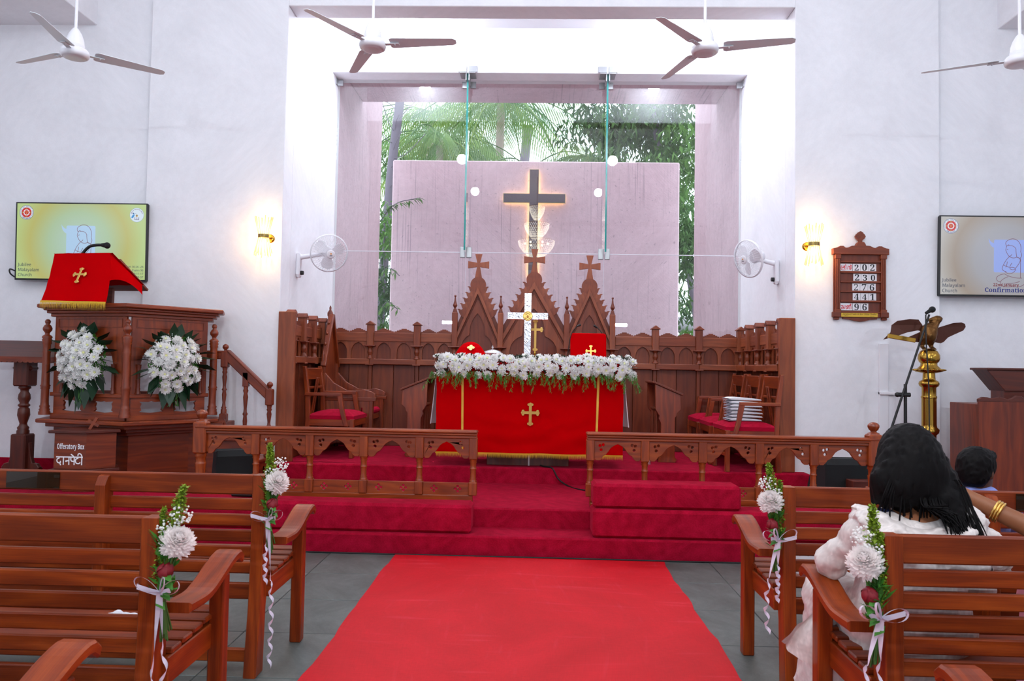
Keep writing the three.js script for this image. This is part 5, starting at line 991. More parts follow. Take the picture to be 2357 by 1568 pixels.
// ---------- wall sconces ----------
function sconce(label, x, y) {
  const o = thing('wall_sconce', label, 'wall lamp', [x, y, -7.55], 0, 'crystal wall sconces');
  part(o, 'wall_plate', T(lathe([[0.045, 0], [0.045, 0.012], [0.03, 0.018], [0, 0.02]], 20, false), [x < 0 ? 0.035 : -0.035, -0.01, 0], [PI / 2, 0, 0]), mBrass);
  part(o, 'arm', rod([x < 0 ? 0.03 : -0.03, -0.01, 0.01], [0, 0, 0.09], 0.01), mBrass);
  part(o, 'band', T(lathe([[0.052, -0.018], [0.056, -0.018], [0.056, 0.018], [0.052, 0.018]], 28, false), [0, 0, 0.1], [0, 0, 0], [1, 1, 0.8]), std('#8f7a48', 0.35, { metalness: 0.9 }));
  const mRod = phy('#ffe9c8', 0.45, { transmission: 0.55, thickness: 0 });
  for (let k = 0; k < 16; k++) {
    const a = k / 16 * 2 * PI, c = Math.cos(a), s = Math.sin(a);
    same(o, 'crystal_rod', mrg(rod([c * 0.042, -0.02, 0.1 + s * 0.034], [c * 0.09, rr(0.17, 0.205), 0.1 + s * 0.06], 0.0045, 0.0055, 6)), mRod);
    same(o, 'crystal_rod', mrg(rod([c * 0.042, 0.02, 0.1 + s * 0.034], [c * 0.09, -rr(0.17, 0.215), 0.1 + s * 0.06], 0.0045, 0.0055, 6)), mRod);
  }
  for (const d of [-1, 1]) {
    part(o, 'bulb', ball(0.024, 0, d * 0.085, 0.1, [1, 1.5, 1]), std('#fff0d0', 0.5, { emissive: new THREE.Color(1, 0.7, 0.3), emissiveIntensity: 12 }), 'warm glowing bulb');
    const l = new THREE.PointLight(new THREE.Color(1, 0.64, 0.28), 0.4); l.name = 'sconce_light'; l.position.set(x, y + d * 0.085, -7.45); l.shadow.radius = 1.1; l.castShadow = true; scene.add(l);
  }
}
sconce('glowing crystal wall sconce on the wall left of the chancel', -2.765, 2.745);
sconce('glowing crystal wall sconce on the wall right of the chancel', 2.765, 2.735);

// ---------- hymn board ----------
{
  const o = thing('hymn_board', 'carved wooden hymn board with rows of white number cards', 'hymn board', [3.25, 2.36, -7.545]);
  part(o, 'back_board', bx(-0.26, 0.26, -0.31, 0.31, 0, 0.018), mScreenC);
  const topP = [[-0.277, 0.285], [-0.277, 0.345], [-0.25, 0.35], [-0.225, 0.358], [-0.205, 0.37], [-0.175, 0.37], [-0.15, 0.352], [-0.125, 0.355], [-0.09, 0.372], [-0.05, 0.375], [-0.042, 0.395], [-0.03, 0.41], [0.03, 0.41], [0.042, 0.395], [0.05, 0.375], [0.09, 0.372], [0.125, 0.355], [0.15, 0.352], [0.175, 0.37], [0.205, 0.37], [0.225, 0.358], [0.25, 0.35], [0.277, 0.345], [0.277, 0.285]].reverse();
  part(o, 'pediment', ext(topP, 0.05, { bevel: 0.004, axis: 0 }), mScreenB);
  const cr = []; for (let k = 0; k < 4; k++) cr.push(T(ext([[-0.012, 0.0], [0.012, 0], [0.03, 0.026], [0.026, 0.038], [0, 0.053], [-0.026, 0.038], [-0.03, 0.026]], 0.025 - k * 0.0015), [0, 0.47, 0.01], [0, 0, k * PI / 2]));
  part(o, 'finial_cross', [...cr, ext([[-0.02, 0.4], [0.02, 0.4], [0.014, 0.44], [-0.014, 0.44]], 0.025).translate(0, 0, 0.01)], mScreenB);
  for (const s of [-1, 1]) {
    part(o, 'pilaster', [bx(s * 0.225 - 0.024, s * 0.225 + 0.024, -0.3, 0.29, 0.018, 0.042), bx(s * 0.225 - 0.012, s * 0.225 - 0.004, -0.26, 0.24, 0.042, 0.05, 0.002), bx(s * 0.225 + 0.004, s * 0.225 + 0.012, -0.26, 0.24, 0.042, 0.05, 0.002), bx(s * 0.225 - 0.03, s * 0.225 + 0.03, 0.24, 0.285, 0.018, 0.05), bx(s * 0.225 - 0.03, s * 0.225 + 0.03, -0.3, -0.265, 0.018, 0.05)], mScreenB);
    part(o, 'bottom_bracket', [bx(s * 0.235 - 0.04, s * 0.235 + 0.04, -0.345, -0.29, 0, 0.05, 0.006), bx(s * 0.235 - 0.025, s * 0.235 + 0.025, -0.37, -0.345, 0, 0.04, 0.006)], mScreenC);
  }
  part(o, 'bottom_rail', bx(-0.2, 0.2, -0.345, -0.3, 0, 0.03), mScreenC);
  part(o, 'fluted_apron', ext([[-0.17, -0.34], [0.17, -0.34], [0.17, -0.36], [0.1, -0.365], [0.05, -0.38], [0, -0.385], [-0.05, -0.38], [-0.1, -0.365], [-0.17, -0.36]].reverse(), 0.02), mScreenC);
  const rowsY = [0.205, 0.1, 0.003, -0.094, -0.192];
  for (const y of [...rowsY]) part(o, 'card_ledge', bx(-0.2, 0.2, y, y + 0.018, 0.018, 0.04, 0.003), mScreenB);
  part(o, 'card_ledge', bx(-0.2, 0.2, -0.3, -0.285, 0.018, 0.036, 0.003), mScreenB);
  part(o, 'brass_plate', (() => { const g = new THREE.PlaneGeometry(0.36, 0.042); g.translate(-0.01, -0.318, 0.0315); return g; })(), std('#ffffff', 0.3, { metalness: 0.6, map: canvasTex(512, 60, (c, w, h) => { c.fillStyle = '#cfa83c'; c.fillRect(0, 0, w, h); c.fillStyle = '#4a3810'; c.font = 'italic bold 30px serif'; c.textAlign = 'center'; c.fillText('Arpita Freda & Rev Nitin Dethe', w / 2, 32); c.font = '13px serif'; c.fillText('with love', 70, 52); c.fillText('dedicated', w - 80, 52); }) }), 'engraved brass plate');
  const CW = 0.078, CH2 = 0.073;
  const card = (ch, x, y, font, red) => {
    const w = red ? 0.122 : CW;
    const tx = canvasTex(red ? 220 : 128, 128, (c, W2, H2) => {
      c.fillStyle = '#e2dee2'; c.fillRect(0, 0, W2, H2); c.strokeStyle = '#a8a4a8'; c.lineWidth = 2; c.strokeRect(0, 0, W2, H2);
      if (!red) { c.fillStyle = '#111416'; c.textAlign = 'center'; c.font = font; c.fillText(ch, W2 / 2, 121); return; }
      c.strokeStyle = '#d01420'; c.lineWidth = 10; c.lineCap = 'round'; c.lineJoin = 'round';
      const D = (s, ...p) => { c.beginPath(); c.moveTo(...s); p.forEach((q) => (q.length === 2 ? c.lineTo(...q) : c.quadraticCurveTo(...q))); c.stroke(); };
      if (red === 1) {
        D([30, 30], [6, 60, 18, 100], [40, 118, 92, 108]); D([36, 62], [24, 72, 36, 82], [50, 84, 50, 62], [52, 34, 70, 40], [80, 50, 70, 66], [60, 78, 54, 60]); D([84, 36], [84, 84], [76, 92, 70, 82]);
        D([84, 36], [92, 8, 104, 24], [106, 60, 104, 92]); c.beginPath(); c.arc(122, 96, 5, 0, 7); c.fillStyle = '#d01420'; c.fill();
        D([136, 98], [132, 50, 150, 40], [166, 40, 164, 100]); D([164, 58], [170, 36, 184, 44], [186, 70, 184, 100]); D([184, 100], [206, 104, 204, 50], [200, 14, 188, 22], [186, 34, 198, 36]);
      } else {
        D([14, 46], [28, 30, 34, 52], [36, 80, 34, 104]); D([34, 52], [46, 30, 54, 52], [54, 80, 54, 104]); D([54, 60], [64, 96, 78, 96], [88, 90, 86, 40]); D([14, 104], [22, 92, 22, 76]);
        D([106, 40], [96, 60, 112, 66], [130, 62, 128, 40], [150, 34, 150, 56], [148, 70, 132, 68]); D([112, 70], [98, 90, 112, 102], [126, 106, 128, 84], [136, 70, 146, 82], [146, 98, 132, 94]); D([160, 36], [162, 104]);
        D([162, 60], [176, 30, 192, 40], [200, 70, 196, 104]); D([192, 40], [204, 8, 182, 14], [172, 24, 188, 30]);
      }
    });
    part(o, red ? 'word_card' : 'number_card', [bx(x - w / 2 + 0.001, x + w / 2 - 0.001, y - CH2 / 2, y + CH2 / 2, 0.02, 0.023, 0)], mPaper);
    const c = o.children[o.children.length - 1], g = new THREE.PlaneGeometry(w - 0.003, CH2 - 0.001); g.translate(x, y, 0.0238);
    const f = new THREE.Mesh(g, std('#ffffff', 0.6, { map: tx })); f.name = 'card_face'; c.add(f);
  };
  const fat = 'bold 158px serif', thin = '158px serif', mono = 'bold 146px serif';
  const put = (s, x0, y, fonts, x1) => [...s].forEach((ch, i) => card(ch, x0 + i * CW, y, fonts[i] ?? fat));
  const yc = (k) => [0.16, 0.06, -0.038, -0.135, -0.236][k] - 0.002;
  card('', -0.137, yc(0), '', 1); put('202', -0.035, yc(0), [mono, fat, fat]);
  put('230', -0.03, yc(1), [fat, mono, mono]); put('276', -0.04, yc(2), [thin, fat, fat]); put('441', -0.035, yc(3), [fat, mono, fat]);
  card('', -0.137, yc(4), '', 2); put('96', -0.035, yc(4), [fat, fat]);
}
// ---------- wall fans ----------
function wallFan(label, s, D, faceDir, centre) {
  const o = thing('wall_fan', label, 'wall fan', [s * 2.61, 2.56, -D], 0, 'white wall fans');
  const X = (d) => -s * d;
  part(o, 'wall_bracket', [T(ext([[-0.05, -0.13], [-0.03, -0.16], [0.03, -0.16], [0.05, -0.13], [0.045, 0.1], [-0.045, 0.1]], 0.045, { bevel: 0.01 }), [s > 0 ? 0 : 0, 0, 0], [0, -s * PI / 2, 0])], mWhitePlastic);
  part(o, 'knob', rod([X(0.045), -0.11, 0], [X(0.075), -0.11, 0], 0.024, 0.022, 14), mBlack);
  const c = V(...centre).sub(V(s * 2.61, 2.56, -D)), f = V(...faceDir).normalize();
  const back = c.clone().addScaledVector(f, -0.16);
  part(o, 'arm', [rod([X(0.03), 0.06, 0], [back.x, back.y - 0.04, back.z], 0.028, 0.022, 12)], mWhitePlastic);
  const head = new THREE.Group(); head.name = 'fan_head'; head.position.copy(c); head.quaternion.setFromUnitVectors(V(0, 0, 1), f); o.add(head);
  part(head, 'motor', T(lathe([[0, -0.21], [0.04, -0.205], [0.06, -0.18], [0.065, -0.08], [0.05, -0.06], [0, -0.055]], 20, false), [0, 0, 0], [PI / 2, 0, 0]), mWhitePlastic);
  const R = 0.2, ribs = [], n = 44;
  for (let k = 0; k < n; k++) { const a = k / n * 2 * PI, p = (r, z) => [Math.cos(a) * r, Math.sin(a) * r, z]; ribs.push(tube([p(0.045, 0.065), p(0.11, 0.062), p(0.17, 0.042), p(R, 0.005)], 0.0014, 6, 4), tube([p(0.06, -0.075), p(0.13, -0.07), p(0.18, -0.045), p(R, -0.005)], 0.0014, 6, 4)); }
  for (const [r, z] of [[0.09, 0.064], [0.14, 0.056]]) ribs.push(T(prep(new THREE.TorusGeometry(r, 0.0016, 5, 40)), [0, 0, z]));
  part(head, 'wire_grille', ribs, mWhitePlastic);
  part(head, 'rim', T(lathe([[R - 0.004, -0.012], [R + 0.006, -0.012], [R + 0.006, 0.012], [R - 0.004, 0.012]], 48, false), [0, 0, 0], [PI / 2, 0, 0]), mWhitePlastic);
  part(head, 'hub_badge', T(lathe([[0, 0.078], [0.036, 0.076], [0.046, 0.07], [0.047, 0.06], [0, 0.058]], 26, false), [0, 0, 0], [PI / 2, 0, 0]), mWhitePlastic);
  part(head, 'badge_print', [T(box(0.03, 0.006, 0.001, 0, 0, 0, 0), [0, -0.012, 0.0785])], std('#333344', 0.6));
  part(head, 'badge_dot', T(prep(new THREE.CylinderGeometry(0.008, 0.008, 0.002, 14)), [0, 0.008, 0.0785], [PI / 2, 0, 0]), std('#e08a10', 0.5));
  for (let k = 0; k < 3; k++) {
    const g = ext([[0.03, -0.02], [0.06, -0.06], [0.12, -0.085], [0.165, -0.06], [0.178, 0], [0.16, 0.045], [0.1, 0.05], [0.04, 0.02]], 0.003);
    T(g, [0, 0, 0], [0.3, 0, 0]); T(g, [0, 0, 0.0], [0, 0, k * 2 * PI / 3 + 0.5]);
    part(head, 'fan_blade', g, mWhitePlastic);
  }
  return o;
}
wallFan('white oscillating wall fan on the left side wall of the chancel', -1, 8.05, [0.5, -0.32, 0.8], [-2.23, 2.655, -7.95]);
wallFan('white oscillating wall fan on the right side wall of the chancel', 1, 8.05, [-0.86, -0.25, 0.42], [2.27, 2.66, -7.98]);

// ---------- eagle lectern ----------
{
  const o = thing('eagle_lectern', 'brass eagle lectern with spread wings on a turned gold column', 'lectern', [3.6, Y2, -6.9]);
  part(o, 'column', lathe([[0.2, 0], [0.2, 0.03], [0.15, 0.05], [0.13, 0.1], [0.08, 0.14], [0.06, 0.2], [0.06, 0.6], [0.08, 0.62], [0.085, 0.65], [0.066, 0.67], [0.062, 0.69], [0.062, 0.93], [0.066, 0.935], [0.066, 0.95], [0.06, 0.955], [0.06, 1.03], [0.08, 1.045], [0.086, 1.065], [0.08, 1.085], [0.055, 1.1], [0.052, 1.12], [0.05, 1.17]], 32, false), mBrass, 'polished brass column');
  const sk = []; for (let k = 0; k < 12; k++) { const a = k / 12 * 2 * PI; sk.push(T(ball(0.036, 0, 0, 0, [0.8, 0.35, 1.5], 8, 6), [Math.cos(a) * 0.088, 1.19, Math.sin(a) * 0.088], [0, -a + PI / 2, 0])); }
  part(o, 'leaf_collar', [lathe([[0.05, 1.16], [0.115, 1.175], [0.1, 1.2], [0.07, 1.23], [0.068, 1.25]], 28, false), ...sk], mBrass);
  part(o, 'orb', lathe([[0.068, 1.25], [0.082, 1.265], [0.092, 1.29], [0.09, 1.325], [0.072, 1.36], [0.045, 1.38], [0, 1.39]], 28, false), mBrass);
  const B = (x, y, z) => {
    const p = [x, y, z];
    let d = ellip(p, [-0.015, 1.515, 0.02], [0.07, 0.095, 0.072]);
    d = smin(d, capsule(p, [0.01, 1.56, 0.02], [0.058, 1.64, 0.03], 0.045, 0.03), 0.045);
    d = smin(d, ellip(p, [0.06, 1.655, 0.03], [0.045, 0.03, 0.033]), 0.02);
    d = smin(d, capsule(p, [0.02, 1.652, 0.03], [-0.045, 1.636, 0.035], 0.019, 0.008), 0.01);
    for (const s of [-1, 1]) { d = smin(d, capsule(p, [-0.03 + s * 0.035, 1.47, 0.02], [-0.03 + s * 0.04, 1.4, 0.02], 0.034, 0.015), 0.02); for (const k of [-1, 0, 1]) d = smin(d, capsule(p, [-0.03 + s * 0.04, 1.4, 0.02], [-0.03 + s * 0.04 + k * 0.02, 1.375, 0.07], 0.012, 0.006), 0.008); }
    return d + 0.0025 * n3(x * 60, y * 40, z * 60);
  };
  part(o, 'eagle_body', sdfMesh(B, [-0.16, 1.34, -0.12], [0.16, 1.84, 0.16], 0.007), mBronze, 'cast bronze eagle');
  const wing = (pts, z, bend, nm) => {
    const g = ext(pts.map(([px, py]) => [(px - 2140) * 0.00402, 1.685 - (py - 728) * 0.00395]), 0.012, { bevel: 0.002, curve: 4 });
    const p = g.attributes.position; for (let i = 0; i < p.count; i++) p.setZ(i, p.getZ(i) + z - bend * p.getX(i) * p.getX(i)); g.computeVertexNormals();
    part(o, nm, g, std('#4a2214', 0.4, { metalness: 0.5 }), 'dark bronze wing');
  };
  wing([[2046, 784], [2061, 767], [2063, 750], [2075, 740], [2100, 736], [2119, 737], [2127, 749], [2132, 766], [2118, 762], [2095, 767], [2070, 777]].reverse(), -0.02, 0.4, 'wing');
  wing([[2079, 786], [2100, 776], [2125, 764], [2138, 770], [2138, 790], [2120, 790]].reverse(), -0.01, 0.2, 'tail_feathers');
  wing([[2160, 756], [2172, 752], [2201, 743], [2222, 741], [2232, 744], [2234, 751], [2227, 760], [2205, 769], [2187, 777], [2176, 788], [2169, 791], [2150, 788]].reverse(), -0.02, 0.5, 'wing');
  part(o, 'book_ledge', T(box(0.25, 0.04, 0.025, 0, 0, 0), [-0.255, 1.475, 0.02], [0, 0, -0.16]), mBrass);
}
{
  const o = thing('microphone_stand', 'thin black boom microphone stand in front of the eagle lectern', 'microphone stand', [3.3, Y2, -6.72]);
  part(o, 'upright', rod([0, 0, 0], [0, 1.06, 0], 0.014), mBlack);
  part(o, 'clutch', [rod([-0.07, 0.965, 0], [0.04, 0.965, 0], 0.02), ball(0.022, -0.07, 0.965, 0)], mBlack);
  part(o, 'boom', rod([-0.17, 0.55, 0.02], [0.2, 1.68, 0.02], 0.011, 0.009), mBlack);
  part(o, 'microphone', [rod([0.17, 1.69, 0.02], [0.215, 1.72, 0.02], 0.013, 0.018), ball(0.028, 0.226, 1.725, 0.02)], mBlackMatte);
  for (let k = 0; k < 3; k++) part(o, 'leg', rod([0, 0.12, 0], [Math.cos(k * 2.1) * 0.28, 0.01, Math.sin(k * 2.1) * 0.28], 0.009), mBlack);
  part(o, 'microphone_cable', tube([[0.17, 1.68, 0.02], [0.165, 1.5, 0.03], [0.19, 1.0, 0.03], [0.18, 0.4, 0.03], [0.1, 0.02, 0.05]], 0.006, 24, 5), mBlack);
}
solo('cable_trunking', [bx(3.44, 3.53, Y2 + 0.13, 1.76, -7.52, -7.55, 0.004), bx(3.44, 3.6, 1.25, 1.28, -7.5, -7.55, 0.004), bx(3.47, 3.6, Y2 + 0.13, 1.24, -7.535, -7.55, 0.004)], mWhitePlastic, 'white cable trunking on the wall behind the eagle lectern', 'trunking');
// organ cabinet and music desk on the right
{
  const o = thing('organ_case', 'tall brown wooden organ case with carved crest at the right edge', 'cabinet', [4.5, Y2, -6.75]);
  part(o, 'back_panel', bx(-0.68, 0.75, 0, 0.93, 0.21, 0.235, 0.004, 1), mPulpitB);
  part(o, 'case_body', bx(-0.66, 0.74, 0.02, 0.9, -0.25, 0.21, 0.004, 1), mPulpitB);
  const cr = [[-0.68, 0.92]]; for (let i = 0; i <= 40; i++) { const t = i / 40, x = -0.68 + t * 1.43; cr.push([x, 0.945 + 0.035 * Math.abs(Math.sin(t * 9.4)) * (0.6 + 0.4 * Math.sin(t * 31)) + 0.012 * Math.sin(t * 60)]); } cr.push([0.75, 0.92]);
  part(o, 'carved_crest', ext(cr.reverse(), 0.035, { axis: 0, bevel: 0.004 }).translate(0, 0, 0.2), mDarkWood);
  const d = thing('music_desk', 'dark wooden desk top with slanting sides above the organ case', 'desk', [4.6, 1.22, -7.05]);
  part(d, 'column', bx(-0.3, 0.4, 0, 0.17, -0.1, 0.1), mDarkWood);
  part(d, 'flared_body', ext([[-0.3, 0.1], [0.4, 0.1], [0.5, 0.29], [-0.46, 0.29]], 0.24, { bevel: 0.004, axis: 0 }).translate(0, 0, -0.12), mDarkWood);
  part(d, 'desk_top', bx(-0.47, 0.52, 0.29, 0.31, -0.14, 0.14), mDarkWood);
}
// ---------- pews ----------
function pew(label, end, dir, D, L, mids, group, plaqueAt) {
  const o = thing('pew', label, 'pew', [end, 0, -D], 0, group), X = (u) => dir * u; // u runs from the aisle end along the pew, local -z towards the altar
  const bxu = (u0, u1, y0, y1, z0, z1, b, ax) => bx(X(u0), X(u1), y0, y1, z0, z1, b, ax);
  const pm = (k) => pewMats[k % 3];
  const post = (u, w, y1, name, round) => {
    const P = round
      ? [[-0.02, 0.3], [0.055, 0.3], [0.055, y1 - 0.03], [0.04, y1], [0.0, y1 - 0.01], [-0.025, y1 - 0.05]]
      : [[-0.055, 0], [0.04, 0], [0.055, 0.3], [0.085, 0.44], [0.075, 0.6], [0.06, y1], [-0.005, y1], [-0.008, 0.5], [-0.02, 0.3]];
    return part(o, name, T(ext(P, w, { bevel: 0.004 }), [X(u) + w / 2 * 1, 0, 0], [0, PI / 2, 0]).translate(-w, 0, 0).translate(0, 0, 0), pm(0));
  };
  post(0.03, 0.06, 0.922, 'end_post');
  for (const m of mids) post(m, 0.05, 0.912, 'middle_post', true);
  post(L - 0.03, 0.06, 0.922, 'end_post');
  part(o, 'top_board', bxu(0.05, L - 0.05, 0.826, 0.921, -0.05, -0.022, 0.006), pm(1));
  for (let k = 0; k < 5; k++) part(o, 'back_slat', bxu(0.05, L - 0.05, 0.75 - k * 0.075, 0.806 - k * 0.075, -0.05 - k * 0.004, -0.028 - k * 0.004, 0.005), pm(k + 2));
  for (let k = 0; k < 5; k++) part(o, 'seat_slat', bxu(-0.02, L, 0.437 + k * 0.005, 0.459 + k * 0.005, -0.085 - k * 0.085, -0.158 - k * 0.085, 0.005), pm(k + 1));
  part(o, 'front_apron', bxu(0.0, L, 0.36, 0.44, -0.43, -0.455, 0.004), pm(2));
  part(o, 'back_apron', bxu(0.05, L - 0.05, 0.33, 0.405, -0.04, -0.065, 0.004), pm(1));
  part(o, 'foot_rail', bxu(0.05, L - 0.05, 0.05, 0.11, -0.005, -0.03, 0.004), pm(0));
  part(o, 'seat_bearer', bxu(-0.02, 0.02, 0.34, 0.437, -0.06, -0.44, 0.004), pm(0));
  for (const u of [-0.035, L - 0.03]) {
    part(o, 'front_leg', bxu(u - 0.029, u + 0.029, 0, 0.62, -0.40, -0.46, 0.005, 1), pm(2));
    const c = u < 0 ? -0.045 : L - 0.03, A = [], Bt = [];
    for (let i = 0; i <= 16; i++) { const t = i / 16, z = lerp(0.055, 0.53, t), y = 0.625 + 0.09 * smooth(0.25, 0.92, t) - 0.03 * smooth(0.92, 1, t) - 0.012 * Math.sin(t * PI * 0.6); A.push([z, y]); Bt.push([z - (t > 0.9 ? 0.012 : 0), y - 0.036 - (t > 0.95 ? -0.006 : 0)]); }
    part(o, 'armrest', T(ext([...A, ...Bt.reverse()].reverse(), 0.1, { bevel: 0.007, axis: 0 }), [X(c) + 0.05, 0, 0], [0, PI / 2, 0]).translate(-0.1, 0, 0), pm(2));
  }
  if (plaqueAt) part(o, 'plaque', bxu(plaqueAt - 0.13, plaqueAt + 0.13, 0.836, 0.912, -0.022, -0.018, 0), phy('#2a1c0c', 0.18, { clearcoat: 0.8, metalness: 0.3 }), 'dark glossy donor plaque');
  return o;
}
const LP = 'pews left of the aisle', RP = 'pews right of the aisle';
const LX = -1.255, RX = 1.16;
pew('front wooden slat pew left of the aisle, nearest the altar rail', LX, -1, 3.5, 1.75, [0.78], LP, 1.13);
pew('second wooden slat pew left of the aisle with a white paper on it', LX, -1, 2.5, 1.75, [0.86], LP);
pew('near pew left of the aisle showing only its curved armrest', LX, -1, 1.5, 1.75, [0.86], LP);
pew('front wooden slat pew right of the aisle, where the boy sits', RX, 1, 3.5, 1.9, [0.95], RP, 1.2);
pew('second wooden slat pew right of the aisle, where the woman in white sits', RX, 1, 2.5, 1.9, [0.95], RP);
pew('near pew right of the aisle showing only a bit of armrest', RX, 1, 1.5, 1.9, [0.95], RP);

// things lying on the pews
{
  const crumple = (w, d, amp) => { const g = new THREE.PlaneGeometry(w, d, 14, 8); g.rotateX(-PI / 2); const p = g.attributes.position; for (let i = 0; i < p.count; i++) p.setY(i, amp * (0.55 + 0.45 * n3(p.getX(i) * 30, p.getZ(i) * 30, 5)) * Math.max(0, 1 - Math.abs(p.getX(i)) / (w * 0.6))); g.computeVertexNormals(); return g; };
  const q = solo('paper_scrap', crumple(0.12, 0.08, 0.03), mPaper, 'crumpled white paper on the seat of the second left pew', 'paper'); q.position.set(-1.56, 0.478, -2.82);
  const nl = thing('lace_mat', 'white perforated mat on the seat of the front right pew', 'mat', [1.36, 0.478, -3.72]);
  const holes = []; for (let i = 0; i < 7; i++) for (let j = 0; j < 3; j++) holes.push(circlePath(-0.12 + i * 0.04, -0.035 + j * 0.035, 0.009, 8));
  part(nl, 'mat', T(ext([[-0.15, -0.06], [0.15, -0.06], [0.15, 0.06], [-0.15, 0.06]], 0.006, { holes }), [0, 0.05, 0], [-0.5, 0, 0]), mPaper);
  const tb = thing('tablet_computer', 'white framed tablet leaning on the pew at the lower right edge', 'tablet', [1.76, 0.62, -2.38], -0.1);
  part(tb, 'frame', T(box(0.18, 0.13, 0.01, 0, 0, 0, 0.003), [0, 0, 0], [-0.2, 0, 0.06]), std('#eeeef2', 0.4));
  part(tb, 'display', T(box(0.15, 0.1, 0.002, 0, 0, 0, 0), [0, 0.0, 0.0065], [-0.2, 0, 0.06]), std('#10141c', 0.15));
  const hm = thing('hand_microphone', 'black cordless microphone lying on the cushion beyond the front left pew', 'microphone', [-2.3, 0.377, -5.95]);
  part(hm, 'handle', rod([-0.1, 0.018, 0], [0.06, 0.018, 0], 0.014, 0.017), mBlack); part(hm, 'head', ball(0.024, 0.08, 0.022, 0), mBlackMatte);
}
// ---------- pew-end posies ----------
const bigMum = [0, 1].map(() => mumGeo(0.064, 12, 34, -42, 80, 0.3, 0.095));
function goldenrod(base, top, n, spread) {
  const L = [];
  for (let i = 0; i < n; i++) {
    const t = Math.pow(rnd(), 0.8), r = spread * (1 - t * 0.85) * rnd(), a = rnd() * 6.28;
    const p = V(lerp(base[0], top[0], t) + Math.cos(a) * r, lerp(base[1], top[1], t), lerp(base[2], top[2], t) + Math.sin(a) * r);
    for (let k = 0; k < 4; k++) leafGeo(L, p.clone().add(rdir().multiplyScalar(0.005)), rdir().add(V(0, 0.5, 0)), rr(0.008, 0.016), 0.009, 0.2);
  }
  return fromTris(L);
}
function posy(label, x, dir, D, v, lift = 0) {
  // x: aisle side of the post, dir: -1 when the pew runs to the left
  const o = thing('pew_posy', label, 'bouquet', [x, 0.69 + lift, -D], 0, 'ribboned posies on the pew ends'), a = -dir; // a: towards the aisle
  const stems = [], leaves = [], small = [], tails = [];
  for (let k = 0; k < 22; k++) { const s = rr(-1, 1), z = rr(-0.02, 0.03); stems.push(tube([[a * (0.018 + 0.02 * rnd()) - 0.012 * s, -0.15 + rr(-0.03, 0.03), z], [a * 0.03 + s * 0.006, 0, 0.02 + z * 0.3], [a * 0.04 + s * 0.022, 0.1, z], [a * 0.05 + s * 0.035, 0.17, z]], 0.0032, 12, 5)); }
  for (let k = 0; k < 80; k++) leafGeo(leaves, V(a * 0.035 + rr(-0.02, 0.02), rr(-0.04, 0.16), 0.02 + rr(-0.01, 0.02)), V(rr(-0.5, 0.5), rr(0.2, 1), rr(-0.2, 0.4)), rr(0.04, 0.085), rr(0.01, 0.024), 0.3);
  for (const [lx, ly] of [[0.05, 0.06], [0.06, 0.035], [0.045, 0.0], [0.02, -0.03]]) leafGeo(leaves, V(a * lx * 0.6, ly, 0.04), V(a * 0.8, -0.2, 0.5), 0.06, 0.032, 0.4);
  part(o, 'stems', stems, mStem); part(o, 'leaves', fromTris(leaves), mLeaf).userData.kind = 'stuff';
  const fx = a * (0.078 + v.fx), fl = same(o, 'chrysanthemum', bigMum[v.k % 2], phy('#fdf6f4', 0.85, { side: THREE.DoubleSide, transmission: 0.35, thickness: 0, specularIntensity: 0.3 }), [fx, 0.175 + v.fy, 0.03]);
  fl.quaternion.setFromUnitVectors(V(0, 0, 1), V(a * 0.55 * v.tilt, 0.75, 0.55).normalize());
  part(o, 'goldenrod', [goldenrod([a * 0.03, 0.12, 0], [a * (0.05 + v.gx), 0.335 + v.gy, -0.01], 300, 0.05), goldenrod([a * 0.012, 0.02, 0.012], [a * 0.01, 0.26, 0], 200, 0.028)], mLeafLight).userData.kind = 'stuff';
  sprigBalls(small, [a * 0.068, 0.245, 0.0], 0.038, 60, 0.0042); sprigBalls(small, [a * 0.03, 0.2, 0.02], 0.03, 34, 0.004);
  part(o, 'filler_blossoms', small, mPetal).userData.kind = 'stuff';
  const rs = [ball(0.011, 0, 0.009, 0, [1, 1.25, 1], 10, 8)]; for (let k = 0; k < 14; k++) { const an = k * 2.4, q = k / 13, r = 0.012 + q * 0.013, g = T(prep(new THREE.SphereGeometry(r, 8, 6, 0, 1.9, 0.35, 1.5)), [Math.cos(an) * q * 0.004, 0.004 * (1 - q), Math.sin(an) * q * 0.004], [0.15 + q * 0.3, -an, 0], [1, 1.15 - q * 0.25, 1]); rs.push(g); }
  const ro = part(o, 'rose', T(mrg(rs), [a * (0.06 + v.rx), 0.065, 0.035], [0.35, 0, -a * 0.35], 1.2), mRose, 'dark red rose');
  // ribbon: band round the post, bow, curled tails
  const w = 0.018, up = [0, 1, 0];
  part(o, 'ribbon_band', ribbon([[-a * 0.06, 0.008, 0.015], [-a * 0.058, 0.008, 0.03], [0, -0.002, 0.045], [a * 0.035, -0.004, 0.058], [a * 0.06, 0.0, 0.03]], w, [...Array(5)].map(() => up)), mRibbon);
  const loop = (sx, sy, sz) => { const p = [], d = []; for (let i = 0; i <= 16; i++) { const t = i / 16 * PI; p.push([a * 0.035 + sx * Math.sin(t) * (0.6 + 0.4 * Math.sin(t)), sy * Math.sin(t) + 0.022 * Math.sin(2 * t), 0.06 + sz * Math.sin(t)]); d.push([0.15, 0.35, 0.9]); } return ribbon(p, 0.014, d); };
  part(o, 'ribbon_bow', [loop(a * 0.075, 0.03, 0.02), loop(-a * 0.075, 0.02 + 0.02 * v.k, 0.02), loop(a * 0.03, 0.045, 0.03)], mRibbon);
